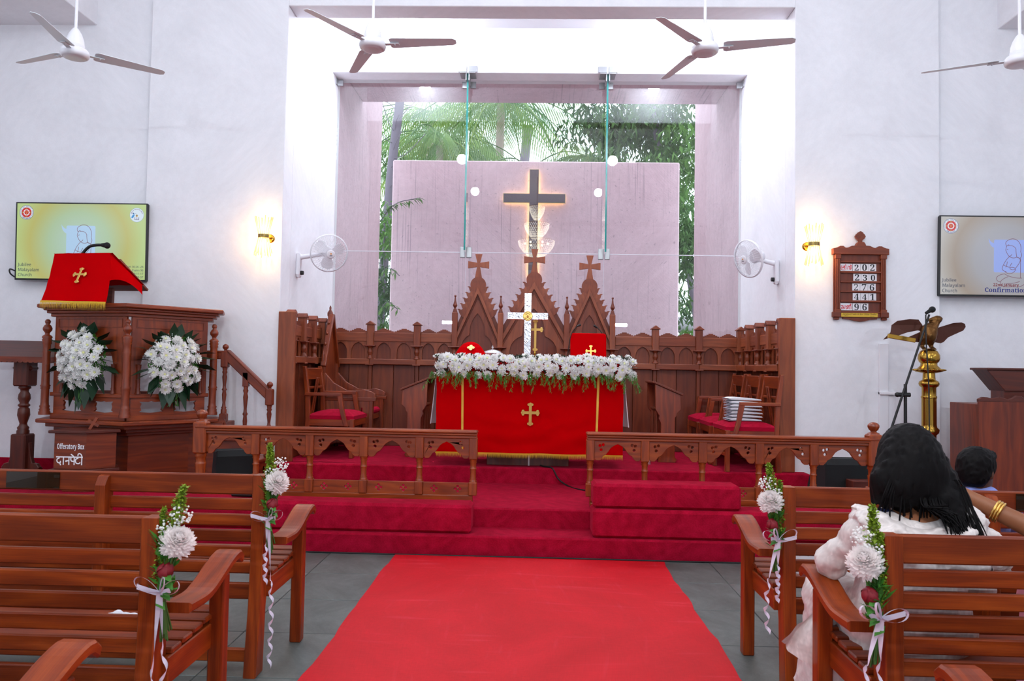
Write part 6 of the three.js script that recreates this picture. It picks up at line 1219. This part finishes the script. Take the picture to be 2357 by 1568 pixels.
  const tail = (sx, len, turns, r) => { const p = [], d = [], n = 90; for (let i = 0; i <= n; i++) { const t = i / n, c = smooth(0.35, 0.55, t), an = turns * 2 * PI * Math.max(0, t - 0.35) / 0.65; p.push([a * 0.035 + sx * Math.sin(t * 2.2) + c * r * Math.cos(an), -len * t, 0.06 + c * r * Math.sin(an) - 0.012 * t]); d.push(c > 0.3 ? [0.25 * Math.cos(an), 0.9, 0.25 * Math.sin(an)] : [Math.cos(t * 4), 0.1, 0.5 * Math.sin(t * 4)]); } return ribbon(p, 0.02, d); };
  const ta = part(o, 'ribbon_tail', tail(a * v.t1, v.l1, v.n1, 0.011), mRibbon); part(o, 'ribbon_tail', tail(a * v.t2, v.l2, v.n2, 0.01), mRibbon);
  return o;
}
posy('posy with a white chrysanthemum tied to the front left pew end', LX, -1, 3.51, { k: 0, fx: -0.01, fy: -0.005, tilt: 1.1, gx: -0.04, gy: 0.0, rx: -0.015, t1: 0.025, l1: 0.68, n1: 6, t2: -0.01, l2: 0.3, n2: 4 }, 0.04);
posy('posy with a white chrysanthemum tied to the second left pew end', LX, -1, 2.51, { k: 1, fx: 0.0, fy: -0.01, tilt: 0.9, gx: 0.02, gy: 0.0, rx: -0.02, t1: 0.02, l1: 0.45, n1: 3, t2: -0.02, l2: 0.6, n2: 3 });
posy('posy at the lower left corner with only its white flower showing', LX, -1, 1.51, { k: 0, fx: -0.01, fy: -0.01, tilt: 1, gx: 0, gy: 0, rx: 0, t1: 0.02, l1: 0.4, n1: 3, t2: -0.02, l2: 0.3, n2: 3 });
posy('posy with a white chrysanthemum tied to the front right pew end', RX, 1, 3.51, { k: 1, fx: -0.015, fy: 0.0, tilt: 0.5, gx: 0.01, gy: 0.0, rx: -0.005, t1: 0.05, l1: 0.42, n1: 4, t2: 0.0, l2: 0.28, n2: 5 });
posy('posy with a white chrysanthemum tied to the second right pew end', RX, 1, 2.51, { k: 0, fx: -0.005, fy: 0.0, tilt: 0.7, gx: -0.02, gy: 0.01, rx: -0.0, t1: 0.05, l1: 0.36, n1: 3, t2: 0.0, l2: 0.32, n2: 2 }, -0.02);
// ---------- people ----------
const mSkin = phy('#a86a48', 0.55, { sheen: 0.2 }), mSkinDark = phy('#5e3826', 0.55), mHair = phy('#0a0708', 0.6, { specularIntensity: 0.25 });
const brocade = dataTex(512, 512, (u, v) => { const a = tn(u, v, 26, 26, 91), b = Math.max(0, tn(u, v, 10, 34, 92)); const t = 8 * a + 16 * b; return [214 + t, 204 + t, 200 + t]; }, true, 1 / 0.5, 1 / 0.5);
const mBrocade = phy('#ffffff', 0.45, { map: brocade, sheen: 0.6, sheenColor: new THREE.Color(0.6, 0.58, 0.6), sheenRoughness: 0.4, side: THREE.DoubleSide });
function skinMesh(parent, name, fn, lo, hi, cell, m, label) { return part(parent, name, grain(sdfMesh((x, y, z) => fn([x, y, z]), lo, hi, cell), 1, false), m, label); }
function hand(d, p, w, dir, side, k = 1) { // adds a lightly curled hand at wrist w pointing along dir
  const D = V(...dir).normalize(), S = V(...side).normalize(), N = D.clone().cross(S);
  const at = (a, b, c) => [w[0] + (D.x * a + S.x * b + N.x * c) * k, w[1] + (D.y * a + S.y * b + N.y * c) * k, w[2] + (D.z * a + S.z * b + N.z * c) * k];
  d = smin(d, capsule(p, at(0.01, 0, 0), at(0.075, 0, 0.004), 0.026 * k, 0.034 * k), 0.02);
  [[-0.03, 0.07, 0.058], [-0.01, 0.082, 0.07], [0.011, 0.08, 0.064], [0.031, 0.07, 0.05]].forEach(([b, a, l]) => {
    d = smin(d, capsule(p, at(a, b, 0.006), at(a + l * 0.55, b * 1.08, 0.0), 0.0095 * k, 0.009 * k), 0.006);
    d = smin(d, capsule(p, at(a + l * 0.55, b * 1.08, 0.0), at(a + l, b * 1.05, -0.018), 0.009 * k, 0.0075 * k), 0.004);
  });
  d = smin(d, capsule(p, at(0.03, -0.03, 0), at(0.07, -0.058, -0.01), 0.012 * k, 0.009 * k), 0.01);
  return d;
}
// seated woman in white
{
  const o = thing('person', 'woman with long black hair in a white brocade dress seated in the second right pew', 'person', [1.4, 0, -2.82]);
  // local: +z to the camera (her back), she faces -z
  const S = (p) => {
    let d = capsule(p, [0, 0.5, -0.02], [0, 0.82, 0.02], 0.15, 0.14);
    d = smin(d, capsule(p, [-0.15, 0.885, 0.02], [0.15, 0.885, 0.02], 0.055, 0.055), 0.06);
    d = smin(d, capsule(p, [0, 0.88, 0.02], [0, 1.03, 0.0], 0.058, 0.05), 0.03);
    d = smin(d, ellip(p, [0, 1.13, -0.02], [0.078, 0.11, 0.095]), 0.03);
    d = smin(d, capsule(p, [0, 1.12, -0.1], [0, 1.1, -0.125], 0.014, 0.012), 0.012); // nose
    d = smin(d, ellip(p, [0, 1.065, -0.1], [0.026, 0.01, 0.012]), 0.008);
    for (const s of [-1, 1]) {
      d = smin(d, ellip(p, [s * 0.08, 1.12, -0.01], [0.012, 0.03, 0.02]), 0.008);
      const sh = [s * 0.165, 0.87, 0.02], el = s < 0 ? [-0.255, 0.74, -0.08] : [0.26, 0.66, -0.04], wr = s < 0 ? [-0.14, 0.7, -0.27] : [0.16, 0.6, -0.26];
      d = smin(d, capsule(p, sh, el, 0.052, 0.042), 0.04); d = smin(d, capsule(p, el, wr, 0.042, 0.028), 0.02);
      d = hand(d, p, wr, s < 0 ? [0.6, -0.1, -0.6] : [-0.5, -0.1, -0.7], [1, 0, 0.2]);
      d = smin(d, capsule(p, [s * 0.09, 0.53, -0.02], [s * 0.11, 0.53, -0.42], 0.085, 0.065), 0.05);
      d = smin(d, capsule(p, [s * 0.11, 0.53, -0.42], [s * 0.11, 0.09, -0.4], 0.062, 0.042), 0.04);
      d = smin(d, capsule(p, [s * 0.11, 0.05, -0.38], [s * 0.12, 0.035, -0.54], 0.04, 0.03), 0.03);
    }
    return d;
  };
  skinMesh(o, 'body', S, [-0.42, 0, -0.62], [0.42, 1.28, 0.24], 0.012, mSkin);
  const fold = (p) => 0.008 * n3(p[0] * 9, p[1] * 14, p[2] * 9) + 0.004 * n3(p[0] * 25, p[1] * 30, p[2] * 25);
  const C = (p) => { // dress
    let d = capsule(p, [0, 0.48, -0.02], [0, 0.8, 0.02], 0.185, 0.17);
    d = smin(d, capsule(p, [-0.15, 0.87, 0.02], [0.15, 0.87, 0.02], 0.078, 0.078), 0.08);
    for (const s of [-1, 1]) { const sh = [s * 0.165, 0.86, 0.02], el = s < 0 ? [-0.255, 0.735, -0.08] : [0.265, 0.655, -0.04], wr = s < 0 ? [-0.14, 0.7, -0.27] : [0.16, 0.6, -0.26]; d = smin(d, capsule(p, sh, el, 0.068, 0.055), 0.035); d = smin(d, capsule(p, el, [lerp(el[0], wr[0], 0.75), lerp(el[1], wr[1], 0.75), lerp(el[2], wr[2], 0.75)], 0.054, 0.045), 0.03); d = smin(d, capsule(p, [s * 0.1, 0.52, 0], [s * 0.12, 0.52, -0.42], 0.125, 0.1), 0.06); d = smin(d, capsule(p, [s * 0.12, 0.5, -0.42], [s * 0.13, 0.14, -0.42], 0.1, 0.13), 0.06); }
    d += fold(p);
    return Math.max(d, -ellip(p, [0, 0.99, 0.02], [0.1, 0.085, 0.14]), p[1] - 0.955);
  };
  skinMesh(o, 'dress', C, [-0.46, 0.02, -0.62], [0.46, 1.0, 0.26], 0.011, mBrocade, 'white brocade dress');
  const U = (p) => Math.max(smin(capsule(p, [-0.12, 0.9, 0.035], [0.12, 0.9, 0.035], 0.062, 0.062), 9, 0.01), -ellip(p, [0, 0.985, 0.03], [0.095, 0.07, 0.14]));
  skinMesh(o, 'blouse_neckline', U, [-0.22, 0.8, -0.08], [0.22, 1.0, 0.14], 0.009, std('#1a2150', 0.7), 'navy blouse neckline');
  // shawl: thick soft roll round the shoulders
  const W = (p) => {
    let d = 9; const k = [[-0.175, 0.93, 0.0], [-0.175, 0.92, 0.08], [-0.11, 0.885, 0.145], [0, 0.87, 0.165], [0.11, 0.885, 0.15], [0.19, 0.93, 0.08], [0.2, 0.93, -0.02]];
    for (let i = 0; i < k.length - 1; i++) d = smin(d, capsule(p, k[i], k[i + 1], 0.042, 0.042), 0.02);
    const q = [[-0.19, 0.85, 0.02], [-0.17, 0.83, 0.12], [-0.05, 0.8, 0.17], [0.12, 0.8, 0.165], [0.25, 0.83, 0.08], [0.3, 0.76, 0.0]];
    for (let i = 0; i < q.length - 1; i++) d = smin(d, capsule(p, q[i], q[i + 1], 0.055, 0.055), 0.05);
    return d + 0.01 * n3(p[0] * 12, p[1] * 26, p[2] * 12) + 0.005 * n3(p[0] * 30, p[1] * 50, p[2] * 30);
  };
  skinMesh(o, 'shawl', W, [-0.38, 0.66, -0.12], [0.42, 1.02, 0.26], 0.009, mBrocade, 'white brocade shawl in soft folds');
  // trailing end of the shawl between the pews
  const g = new THREE.PlaneGeometry(1, 1, 26, 26), gp = g.attributes.position;
  for (let i = 0; i < gp.count; i++) { const u = gp.getX(i) + 0.5, v = 0.5 - gp.getY(i), w = lerp(0.12, 0.3, v); gp.setXYZ(i, -0.13 - 0.14 * v - w * (u - 0.3) * 0.72 + 0.014 * Math.sin(u * 13 + v * 2), 0.6 - 0.36 * v + 0.16 * u * v + 0.01 * n3(u * 4, v * 4, 1), -0.14 - 0.04 * v + 0.03 * Math.sin(u * 10 + v * 3)); }
  g.computeVertexNormals(); part(o, 'shawl_end', grain(g, 1, false), mBrocade, 'trailing end of the white shawl');
  // hair
  const H = (p) => {
    let d = ellip(p, [0, 1.145, -0.005], [0.105, 0.127, 0.118]);
    d = smin(d, ellip(p, [-0.01, 1.06, 0.045], [0.145, 0.12, 0.085]), 0.05);
    d = smin(d, capsule(p, [-0.1, 1.05, 0.03], [-0.115, 0.985, 0.03], 0.04, 0.03), 0.04);
    d = smin(d, capsule(p, [0.1, 1.05, 0.03], [0.125, 0.96, 0.06], 0.05, 0.04), 0.04);
    d = smin(d, capsule(p, [0.09, 1.0, 0.09], [0.115, 0.86, 0.16], 0.05, 0.024), 0.04);
    d += 0.004 * n3(p[0] * 55, p[1] * 6, p[2] * 55) + 0.003 * n3(p[0] * 120, p[1] * 8, p[2] * 120);
    return Math.max(d, -ellip(p, [0, 1.08, -0.11], [0.075, 0.1, 0.06]), -(p[1] - 0.965 + 0.03 * n3(p[0] * 26, 0, 1) + 0.5 * Math.max(0, p[0] - 0.02) * 2.4));
  };
  skinMesh(o, 'hair', H, [-0.2, 0.78, -0.14], [0.22, 1.3, 0.24], 0.008, mHair, 'long black hair');
  const st = [];
  for (let k = 0; k < 90; k++) {
    const t = rnd(), x = lerp(-0.03, 0.16, Math.pow(t, 0.8)), end = lerp(0.97, 0.79, smooth(-0.02, 0.12, x)) + rr(-0.03, 0.05), x2 = x + rr(-0.02, 0.05);
    st.push(tube([[x * 0.9, 1.06, 0.11], [x, 0.99, 0.135], [lerp(x, x2, 0.5), lerp(0.99, end, 0.5), 0.178], [x2, end, 0.2 + rr(-0.01, 0.012)]], rr(0.0015, 0.0035), 9, 4));
  }
  for (let k = 0; k < 50; k++) { const x = rr(-0.15, 0.16), e = rr(0.93, 1.0); st.push(tube([[x * 0.8, 1.08, 0.1], [x, 1.02, 0.11], [x * 1.06 + rr(-0.01, 0.01), e, 0.1 + rr(-0.02, 0.02)]], 0.003, 7, 4)); }
  part(o, 'loose_strands', st, mHair).userData.kind = 'stuff';
}
// boy in front
{
  const o = thing('person', 'boy with short black hair and a light blue collar in the front right pew', 'person', [2.215, 0.012, -3.79]);
  const c = Math.cos(-0.95), s0 = Math.sin(-0.95); // head turned to the right
  const hd = (p) => { const x = p[0], z = p[2] + 0.01; return [x * c - z * s0, p[1] - 0.97, x * s0 + z * c]; };
  const S = (p) => {
    let d = capsule(p, [0, 0.5, -0.02], [0, 0.76, 0.0], 0.12, 0.115);
    d = smin(d, capsule(p, [-0.12, 0.8, 0], [0.12, 0.8, 0], 0.045, 0.045), 0.05);
    d = smin(d, capsule(p, [0, 0.8, 0], [0, 0.9, 0], 0.045, 0.043), 0.03);
    const h = hd(p);
    d = smin(d, ellip(h, [0, 0, 0], [0.07, 0.1, 0.085]), 0.03);
    d = smin(d, ellip(h, [0, -0.06, -0.04], [0.045, 0.04, 0.045]), 0.03);
    d = smin(d, capsule(h, [0, 0.005, -0.08], [0, -0.022, -0.102], 0.011, 0.011), 0.012);
    d = smin(d, ellip(h, [0, -0.05, -0.085], [0.022, 0.008, 0.01]), 0.006);
    for (const s of [-1, 1]) {
      d = smin(d, ellip(h, [s * 0.073, -0.012, 0.01], [0.009, 0.028, 0.018]), 0.006);
      d = smin(d, capsule(p, [s * 0.15, 0.79, 0], [s * 0.19, 0.6, -0.04], 0.042, 0.036), 0.03); d = smin(d, capsule(p, [s * 0.19, 0.6, -0.04], [s * 0.12, 0.56, -0.24], 0.034, 0.025), 0.02);
      d = hand(d, p, [s * 0.12, 0.56, -0.24], [-s * 0.3, -0.2, -0.9], [1, 0, 0], 0.85);
      d = smin(d, capsule(p, [s * 0.08, 0.52, 0], [s * 0.09, 0.52, -0.34], 0.07, 0.055), 0.04); d = smin(d, capsule(p, [s * 0.09, 0.52, -0.34], [s * 0.09, 0.1, -0.36], 0.05, 0.036), 0.03); d = smin(d, capsule(p, [s * 0.09, 0.05, -0.34], [s * 0.09, 0.035, -0.5], 0.034, 0.028), 0.03);
    }
    return d;
  };
  skinMesh(o, 'body', S, [-0.3, 0, -0.6], [0.3, 1.12, 0.2], 0.01, mSkinDark);
  const C = (p) => { let d = capsule(p, [0, 0.48, -0.02], [0, 0.75, 0], 0.14, 0.135); d = smin(d, capsule(p, [-0.12, 0.79, 0], [0.12, 0.79, 0], 0.065, 0.065), 0.05); d = smin(d, capsule(p, [-0.04, 0.86, 0.025], [0.04, 0.86, 0.025], 0.036, 0.036), 0.03); for (const s of [-1, 1]) d = smin(d, capsule(p, [s * 0.15, 0.78, 0], [s * 0.185, 0.64, -0.03], 0.06, 0.06), 0.03); return Math.max(d + 0.005 * n3(p[0] * 12, p[1] * 12, p[2] * 12), p[1] - 0.905 - 0.3 * p[2]); };
  skinMesh(o, 'shirt', C, [-0.32, 0.36, -0.24], [0.32, 0.95, 0.24], 0.01, std('#8d9be0', 0.8), 'light blue shirt');
  const H = (p) => { const h = hd(p); let d = ellip(h, [0, 0.03, 0.006], [0.084, 0.09, 0.1]); d = smin(d, ellip(h, [0, -0.03, 0.05], [0.07, 0.06, 0.055]), 0.03); d = smin(d, ellip(h, [0.0, 0.075, -0.065], [0.06, 0.03, 0.045]), 0.02); d += 0.004 * n3(h[0] * 60, h[1] * 30, h[2] * 60); return Math.max(d, -ellip(h, [0, -0.035, -0.1], [0.09, 0.09, 0.075]), -(h[1] + 0.075), Math.max(-h[1] - 0.02 - 0.6 * h[2], h[2] - 0.05) < 0 ? -9 : -9); };
  skinMesh(o, 'hair', H, [-0.16, 0.85, -0.16], [0.16, 1.12, 0.18], 0.007, mHair, 'short black hair');
  const e = []; for (const s of [-1, 1]) { const h = [s * 0.028, 0.008, -0.08], x = h[0] * c + h[2] * s0, z = -h[0] * s0 + h[2] * c - 0.01; e.push(ball(0.008, x, 0.97 + h[1], z)); } part(o, 'eyes', e, mBlack);
}
// woman at the right edge: arm along the pew back
{
  const o = thing('person', 'person in a pink top at the right edge resting an arm along the front pew', 'person', [2.32, 0, -2.88]);
  const S = (p) => {
    let d = capsule(p, [0, 0.5, -0.02], [0, 0.8, 0], 0.14, 0.13);
    d = smin(d, capsule(p, [-0.14, 0.86, 0], [0.14, 0.86, 0], 0.05, 0.05), 0.06); d = smin(d, capsule(p, [0, 0.86, 0], [0, 1.0, 0], 0.055, 0.05), 0.03);
    d = smin(d, ellip(p, [0, 1.1, -0.02], [0.078, 0.11, 0.095]), 0.03); d = smin(d, capsule(p, [0, 1.09, -0.1], [0, 1.07, -0.122], 0.013, 0.012), 0.012);
    const el = [-0.33, 0.845, -0.13], wr = [-0.52, 0.955, -0.3];
    d = smin(d, capsule(p, [-0.17, 0.85, 0], el, 0.05, 0.042), 0.03); d = smin(d, capsule(p, el, wr, 0.042, 0.03), 0.02); d = hand(d, p, wr, [-0.8, 0.15, -0.35], [0.3, 0, -0.9]);
    d = smin(d, capsule(p, [0.18, 0.85, 0], [0.22, 0.62, -0.03], 0.048, 0.04), 0.03); d = smin(d, capsule(p, [0.22, 0.62, -0.03], [0.14, 0.58, -0.25], 0.038, 0.028), 0.02); d = hand(d, p, [0.14, 0.58, -0.25], [-0.4, -0.1, -0.8], [1, 0, 0]);
    for (const s of [-1, 1]) { d = smin(d, ellip(p, [s * 0.08, 1.09, 0], [0.012, 0.03, 0.02]), 0.008); d = smin(d, capsule(p, [s * 0.09, 0.53, 0], [s * 0.11, 0.53, -0.4], 0.085, 0.065), 0.05); d = smin(d, capsule(p, [s * 0.11, 0.53, -0.4], [s * 0.11, 0.09, -0.38], 0.06, 0.042), 0.04); d = smin(d, capsule(p, [s * 0.11, 0.05, -0.36], [s * 0.12, 0.035, -0.52], 0.04, 0.03), 0.03); }
    return d;
  };
  skinMesh(o, 'body', S, [-0.72, 0, -0.6], [0.34, 1.25, 0.2], 0.011, phy('#8a5230', 0.5));
  const C = (p) => { let d = capsule(p, [0, 0.45, -0.02], [0, 0.78, 0], 0.165, 0.155); d = smin(d, capsule(p, [-0.14, 0.85, 0], [0.14, 0.85, 0], 0.068, 0.068), 0.06); d = smin(d, capsule(p, [-0.17, 0.845, 0], [-0.29, 0.84, -0.1], 0.068, 0.066), 0.03); d = smin(d, capsule(p, [0.18, 0.84, 0], [0.21, 0.68, -0.02], 0.066, 0.064), 0.03); for (const s of [-1, 1]) { d = smin(d, capsule(p, [s * 0.1, 0.52, 0], [s * 0.12, 0.52, -0.4], 0.11, 0.1), 0.05); d = smin(d, capsule(p, [s * 0.12, 0.5, -0.4], [s * 0.12, 0.16, -0.4], 0.09, 0.11), 0.05); } return Math.max(d + 0.006 * n3(p[0] * 10, p[1] * 12, p[2] * 10), p[1] - 0.93); };
  skinMesh(o, 'pink_dress', C, [-0.42, 0.03, -0.56], [0.36, 0.96, 0.24], 0.012, std('#cf7a8a', 0.8), 'pink top');
  const H = (p) => Math.max(smin(ellip(p, [0, 1.12, 0.0], [0.1, 0.115, 0.11]), ellip(p, [0, 1.02, 0.06], [0.09, 0.1, 0.06]), 0.04) + 0.003 * n3(p[0] * 60, p[1] * 10, p[2] * 60), -ellip(p, [0, 1.06, -0.11], [0.075, 0.1, 0.06]));
  skinMesh(o, 'hair', H, [-0.16, 0.86, -0.16], [0.16, 1.28, 0.18], 0.01, mHair, 'black hair');
  const ax = V(-0.19, 0.11, -0.17).normalize(), bq = new THREE.Quaternion().setFromUnitVectors(V(0, 0, 1), ax), br = [];
  for (const k of [-1, 0, 1]) { const t = new THREE.TorusGeometry(0.041, 0.0055, 8, 28); t.applyQuaternion(bq); t.translate(-0.43 + ax.x * k * 0.01, 0.903 + ax.y * k * 0.01, -0.22 + ax.z * k * 0.01); br.push(t); }
  const b = solo('gold_bangle', br, mGoldFoil, 'wide gold bangle on the bare arm at the right edge', 'bracelet'); b.position.set(2.32, 0, -2.88);
}
// ---------- ceiling fans ----------
const bladeGeo = (() => { const g = ext([[0.13, -0.05], [0.15, -0.062], [0.6, -0.036], [0.625, -0.018], [0.625, 0.022], [0.6, 0.04], [0.15, 0.058], [0.13, 0.045]], 0.004, { bevel: 0.001, axis: 0 }); return T(T(g, [0, 0, -0.002], [0, 0, 0]), [0, 0, 0], [PI / 2 - 0.2, 0, 0]); })();
const bladeArm = mrg([bx(0.06, 0.2, -0.012, -0.006, -0.018, 0.018, 0.002), rod([0.17, -0.013, 0.009], [0.17, -0.018, 0.009], 0.005, 0.005, 8), rod([0.17, -0.013, -0.009], [0.17, -0.018, -0.009], 0.005, 0.005, 8)]);
const hubGeo = lathe([[0, -0.055], [0.05, -0.054], [0.072, -0.05], [0.078, -0.044], [0.08, -0.047], [0.094, -0.038], [0.1, -0.02], [0.096, 0.004], [0.085, 0.018], [0.062, 0.026]], 36, false);
const bellGeo = lathe([[0.062, 0.026], [0.066, 0.045], [0.064, 0.05], [0.06, 0.085], [0.045, 0.13], [0.025, 0.165], [0.014, 0.178]], 28, false);
function ceilingFan(label, x, y, D, rot) {
  const o = thing('ceiling_fan', label, 'ceiling fan', [x, y, -D], 0, 'white ceiling fans');
  same(o, 'motor', hubGeo, mFanWhite); same(o, 'canopy_bell', bellGeo, mFanWhite);
  part(o, 'down_rod', rod([0, 0.16, 0], [0, 6.45 - y, 0], 0.011), mFanWhite);
  part(o, 'ceiling_canopy', lathe([[0.05, 6.45 - y], [0.05, 6.43 - y], [0.02, 6.36 - y], [0.012, 6.35 - y]], 20, false), mFanWhite);
  for (let k = 0; k < 3; k++) { const a = rot + k * 2 * PI / 3, b = same(o, 'fan_blade', bladeGeo, mFanBlade, [0, 0.0, 0], [0, -a, 0]); const m = new THREE.Mesh(bladeArm, mFanBlade); m.name = 'blade_arm'; b.add(m); }
}
ceilingFan('white ceiling fan at the upper left edge of the view', -3.475, 3.76, 5.4, 1.4);
ceilingFan('white ceiling fan before the left half of the chancel opening', -1.232, 3.835, 5.4, 0.05);
ceilingFan('white ceiling fan before the right half of the chancel opening', 1.212, 3.815, 5.4, 0.2);
ceilingFan('white ceiling fan cut by the upper right edge of the view', 3.47, 3.745, 5.4, 1.48);

// ---------- lamps ----------
const mGlobe = std('#ffffff', 0.4, { emissive: new THREE.Color(1, 0.985, 1), emissiveIntensity: 26 });
function globe(label, x, y, D) {
  const o = thing('globe_pendant', label, 'pendant lamp', [x, y, -D], 0, 'globe pendant lamps of the nave');
  part(o, 'globe', ball(0.1, 0, 0, 0, [1, 1, 1], 24, 16), mGlobe, 'glowing white globe');
  part(o, 'cord', rod([0, 0.1, 0], [0, 6.45 - y, 0], 0.008), mSteel);
  part(o, 'cap', lathe([[0.05, 0.085], [0.045, 0.12], [0.015, 0.14]], 16, false), mSteel);
  const l = new THREE.PointLight(LAMP_COLOR, GLOBE_CD); l.name = 'globe_light'; l.position.set(x, y, -D); l.shadow.radius = 5; l.castShadow = true; scene.add(l);
}
for (const [s, w] of [[-1, 'left'], [1, 'right']]) {
  globe(`white globe pendant over the ${w} pews, first from the chancel`, s * 1.5, 5.6, 4.3);
  globe(`white globe pendant over the ${w} pews, second from the chancel`, s * 1.45, 5.6, 1.6);
}
function ledPanel(label, x, y, z, w, d, L, group) {
  const o = thing('ceiling_panel_lamp', label, 'ceiling lamp', [x, y, z], 0, group);
  part(o, 'frame', [bx(-w / 2 - 0.02, w / 2 + 0.02, -0.012, 0.02, -d / 2 - 0.02, d / 2 + 0.02, 0.003)], mWhitePlastic);
  const g = new THREE.PlaneGeometry(w, d); g.rotateX(PI / 2); g.translate(0, -0.0135, 0);
  part(o, 'diffuser', g, std('#ffffff', 0.6, { emissive: LAMP_COLOR, emissiveIntensity: Math.min(L, 4) }), 'glowing diffuser');
  const l = new THREE.RectAreaLight(LAMP_COLOR, L, w, d); l.name = 'panel_light'; l.position.set(x, y - 0.02, z); l.lookAt(x, 0, z); scene.add(l);
}
for (const [s, w] of [[-1, 'left'], [1, 'right']]) ledPanel(`flat square ceiling lamp above the ${w} side of the second pews`, s * 5.2, 6.43, -1.6, 1.2, 1.2, PANEL_L, 'flat ceiling lamps');
function batten(label, x, y, z, turn, L, w = 1.26) {
  const o = thing('batten_lamp', label, 'tube lamp', [x, y, z], turn, 'batten lamps on the nave walls'); // faces +z
  part(o, 'housing', bx(-w / 2 - 0.03, w / 2 + 0.03, -0.07, 0.07, 0, 0.05, 0.008), mWhitePlastic);
  part(o, 'diffuser', bx(-w / 2, w / 2, -0.05, 0.05, 0.05, 0.075, 0.01), std('#ffffff', 0.6, { emissive: LAMP_COLOR, emissiveIntensity: 6 }), 'glowing diffuser');
  const l = new THREE.RectAreaLight(LAMP_COLOR, L, w, 0.1); l.name = 'batten_light'; const d = V(Math.sin(turn), -0.12, Math.cos(turn)); l.position.set(x + d.x * 0.08, y, z + d.z * 0.08); l.lookAt(x + d.x * 3, y + d.y * 3, z + d.z * 3); scene.add(l);
}
for (const [s, w] of [[-1, 'left'], [1, 'right']]) { batten(`white batten lamp on the ${w} nave wall level with the front pews`, s * 6.15, 3.3, -4.2, -s * PI / 2, BATTEN_L); batten(`white batten lamp on the ${w} nave wall beside the camera`, s * 6.15, 3.3, -0.6, -s * PI / 2, BATTEN_L); batten(`white batten lamp on the rear wall, ${w} of the middle`, s * 3.0, 3.0, 6.9, PI, REAR_L, 0.4); }
function downlight(label, x, z) {
  const o = thing('downlight', label, 'downlight', [x, 5.74, z], 0, 'chancel downlights');
  part(o, 'trim_ring', lathe([[0.12, -0.012], [0.14, -0.01], [0.145, 0.0], [0.12, 0.0]], 28, false), mWhitePlastic);
  part(o, 'lens', lathe([[0, -0.045], [0.06, -0.04], [0.1, -0.025], [0.12, -0.008]], 28, false), std('#ffffff', 0.5, { emissive: new THREE.Color(1, 1, 1.02), emissiveIntensity: 12 }), 'glowing domed lens');
  const c = new THREE.Color(0.9, 0.985, 1.09);
  const l = new THREE.RectAreaLight(c, CHANCEL_L, 0.22, 0.22); l.name = 'downlight_beam'; l.position.set(x, 5.69, z); l.lookAt(x, 0, z); scene.add(l);
  const q = new THREE.PointLight(c, CHANCEL_CD); q.name = 'downlight_spill'; q.position.set(x, 5.64, z); q.shadow.radius = 4; q.castShadow = true; scene.add(q);
}
downlight('bright round downlight on the left of the chancel ceiling by the window', -1.6, -8.95);
downlight('bright round downlight on the right of the chancel ceiling by the window', 1.65, -8.95);
downlight('bright round downlight on the left of the chancel ceiling behind the arch', -1.7, -7.99);
downlight('bright round downlight on the right of the chancel ceiling behind the arch', 1.72, -7.99);
// crystal chandelier over the aisle behind the camera, mirrored in the window
{
  const o = thing('crystal_chandelier', 'large tiered crystal chandelier over the aisle mirrored in the window', 'chandelier', [0.02, 4.2, 0.3]);
  const mC = phy('#ffffff', 0.05, { transmission: 0.5, thickness: 0, emissive: new THREE.Color(1, 0.88, 0.66), emissiveIntensity: 4.5 });
  const tier = (y, r, h, n, nm) => { const L = []; for (let j = 0; j < h; j++) for (let k = 0; k < n; k++) { const a = (k + (j & 1) / 2) / n * 2 * PI, rj = r * Math.cos(j / h * 1.35); L.push(T(prep(new THREE.OctahedronGeometry(0.018, 0)), [Math.cos(a) * rj, y - j * 0.045, Math.sin(a) * rj], [0, 0, 0], [0.8, 1.3, 0.8])); } part(o, nm, L, mC).userData.kind = 'stuff'; };
  tier(0.55, 0.47, 10, 44, 'lower_crystals'); tier(1.0, 0.32, 9, 34, 'middle_crystals'); tier(1.45, 0.2, 8, 26, 'upper_crystals');
  part(o, 'frame', [T(prep(new THREE.TorusGeometry(0.47, 0.012, 8, 50)), [0, 0.57, 0], [PI / 2, 0, 0]), T(prep(new THREE.TorusGeometry(0.32, 0.012, 8, 40)), [0, 1.02, 0], [PI / 2, 0, 0]), T(prep(new THREE.TorusGeometry(0.2, 0.012, 8, 40)), [0, 1.47, 0], [PI / 2, 0, 0]), rod([0, 0.3, 0], [0, 2.25, 0], 0.012)], mBrass);
  for (let k = 0; k < 6; k++) { const a = k / 6 * 2 * PI; part(o, 'bulb', ball(0.03, Math.cos(a) * 0.3, 0.5, Math.sin(a) * 0.3), std('#fff', 0.5, { emissive: new THREE.Color(1, 0.85, 0.6), emissiveIntensity: 14 })); }
  for (let k = 0; k < 6; k++) { const a = k / 6 * 2 * PI, l = new THREE.PointLight(new THREE.Color(0.97, 0.97, 0.97), CHANDELIER_CD / 6); l.name = 'chandelier_light'; l.position.set(0.02 + Math.cos(a) * 0.3, 4.7, 0.3 + Math.sin(a) * 0.3); l.shadow.radius = 1.4; l.castShadow = true; scene.add(l); }
}
scene.traverse((o) => { if (o.isMesh) { o.castShadow = true; o.receiveShadow = true; } });
renderer.render(scene, camera);
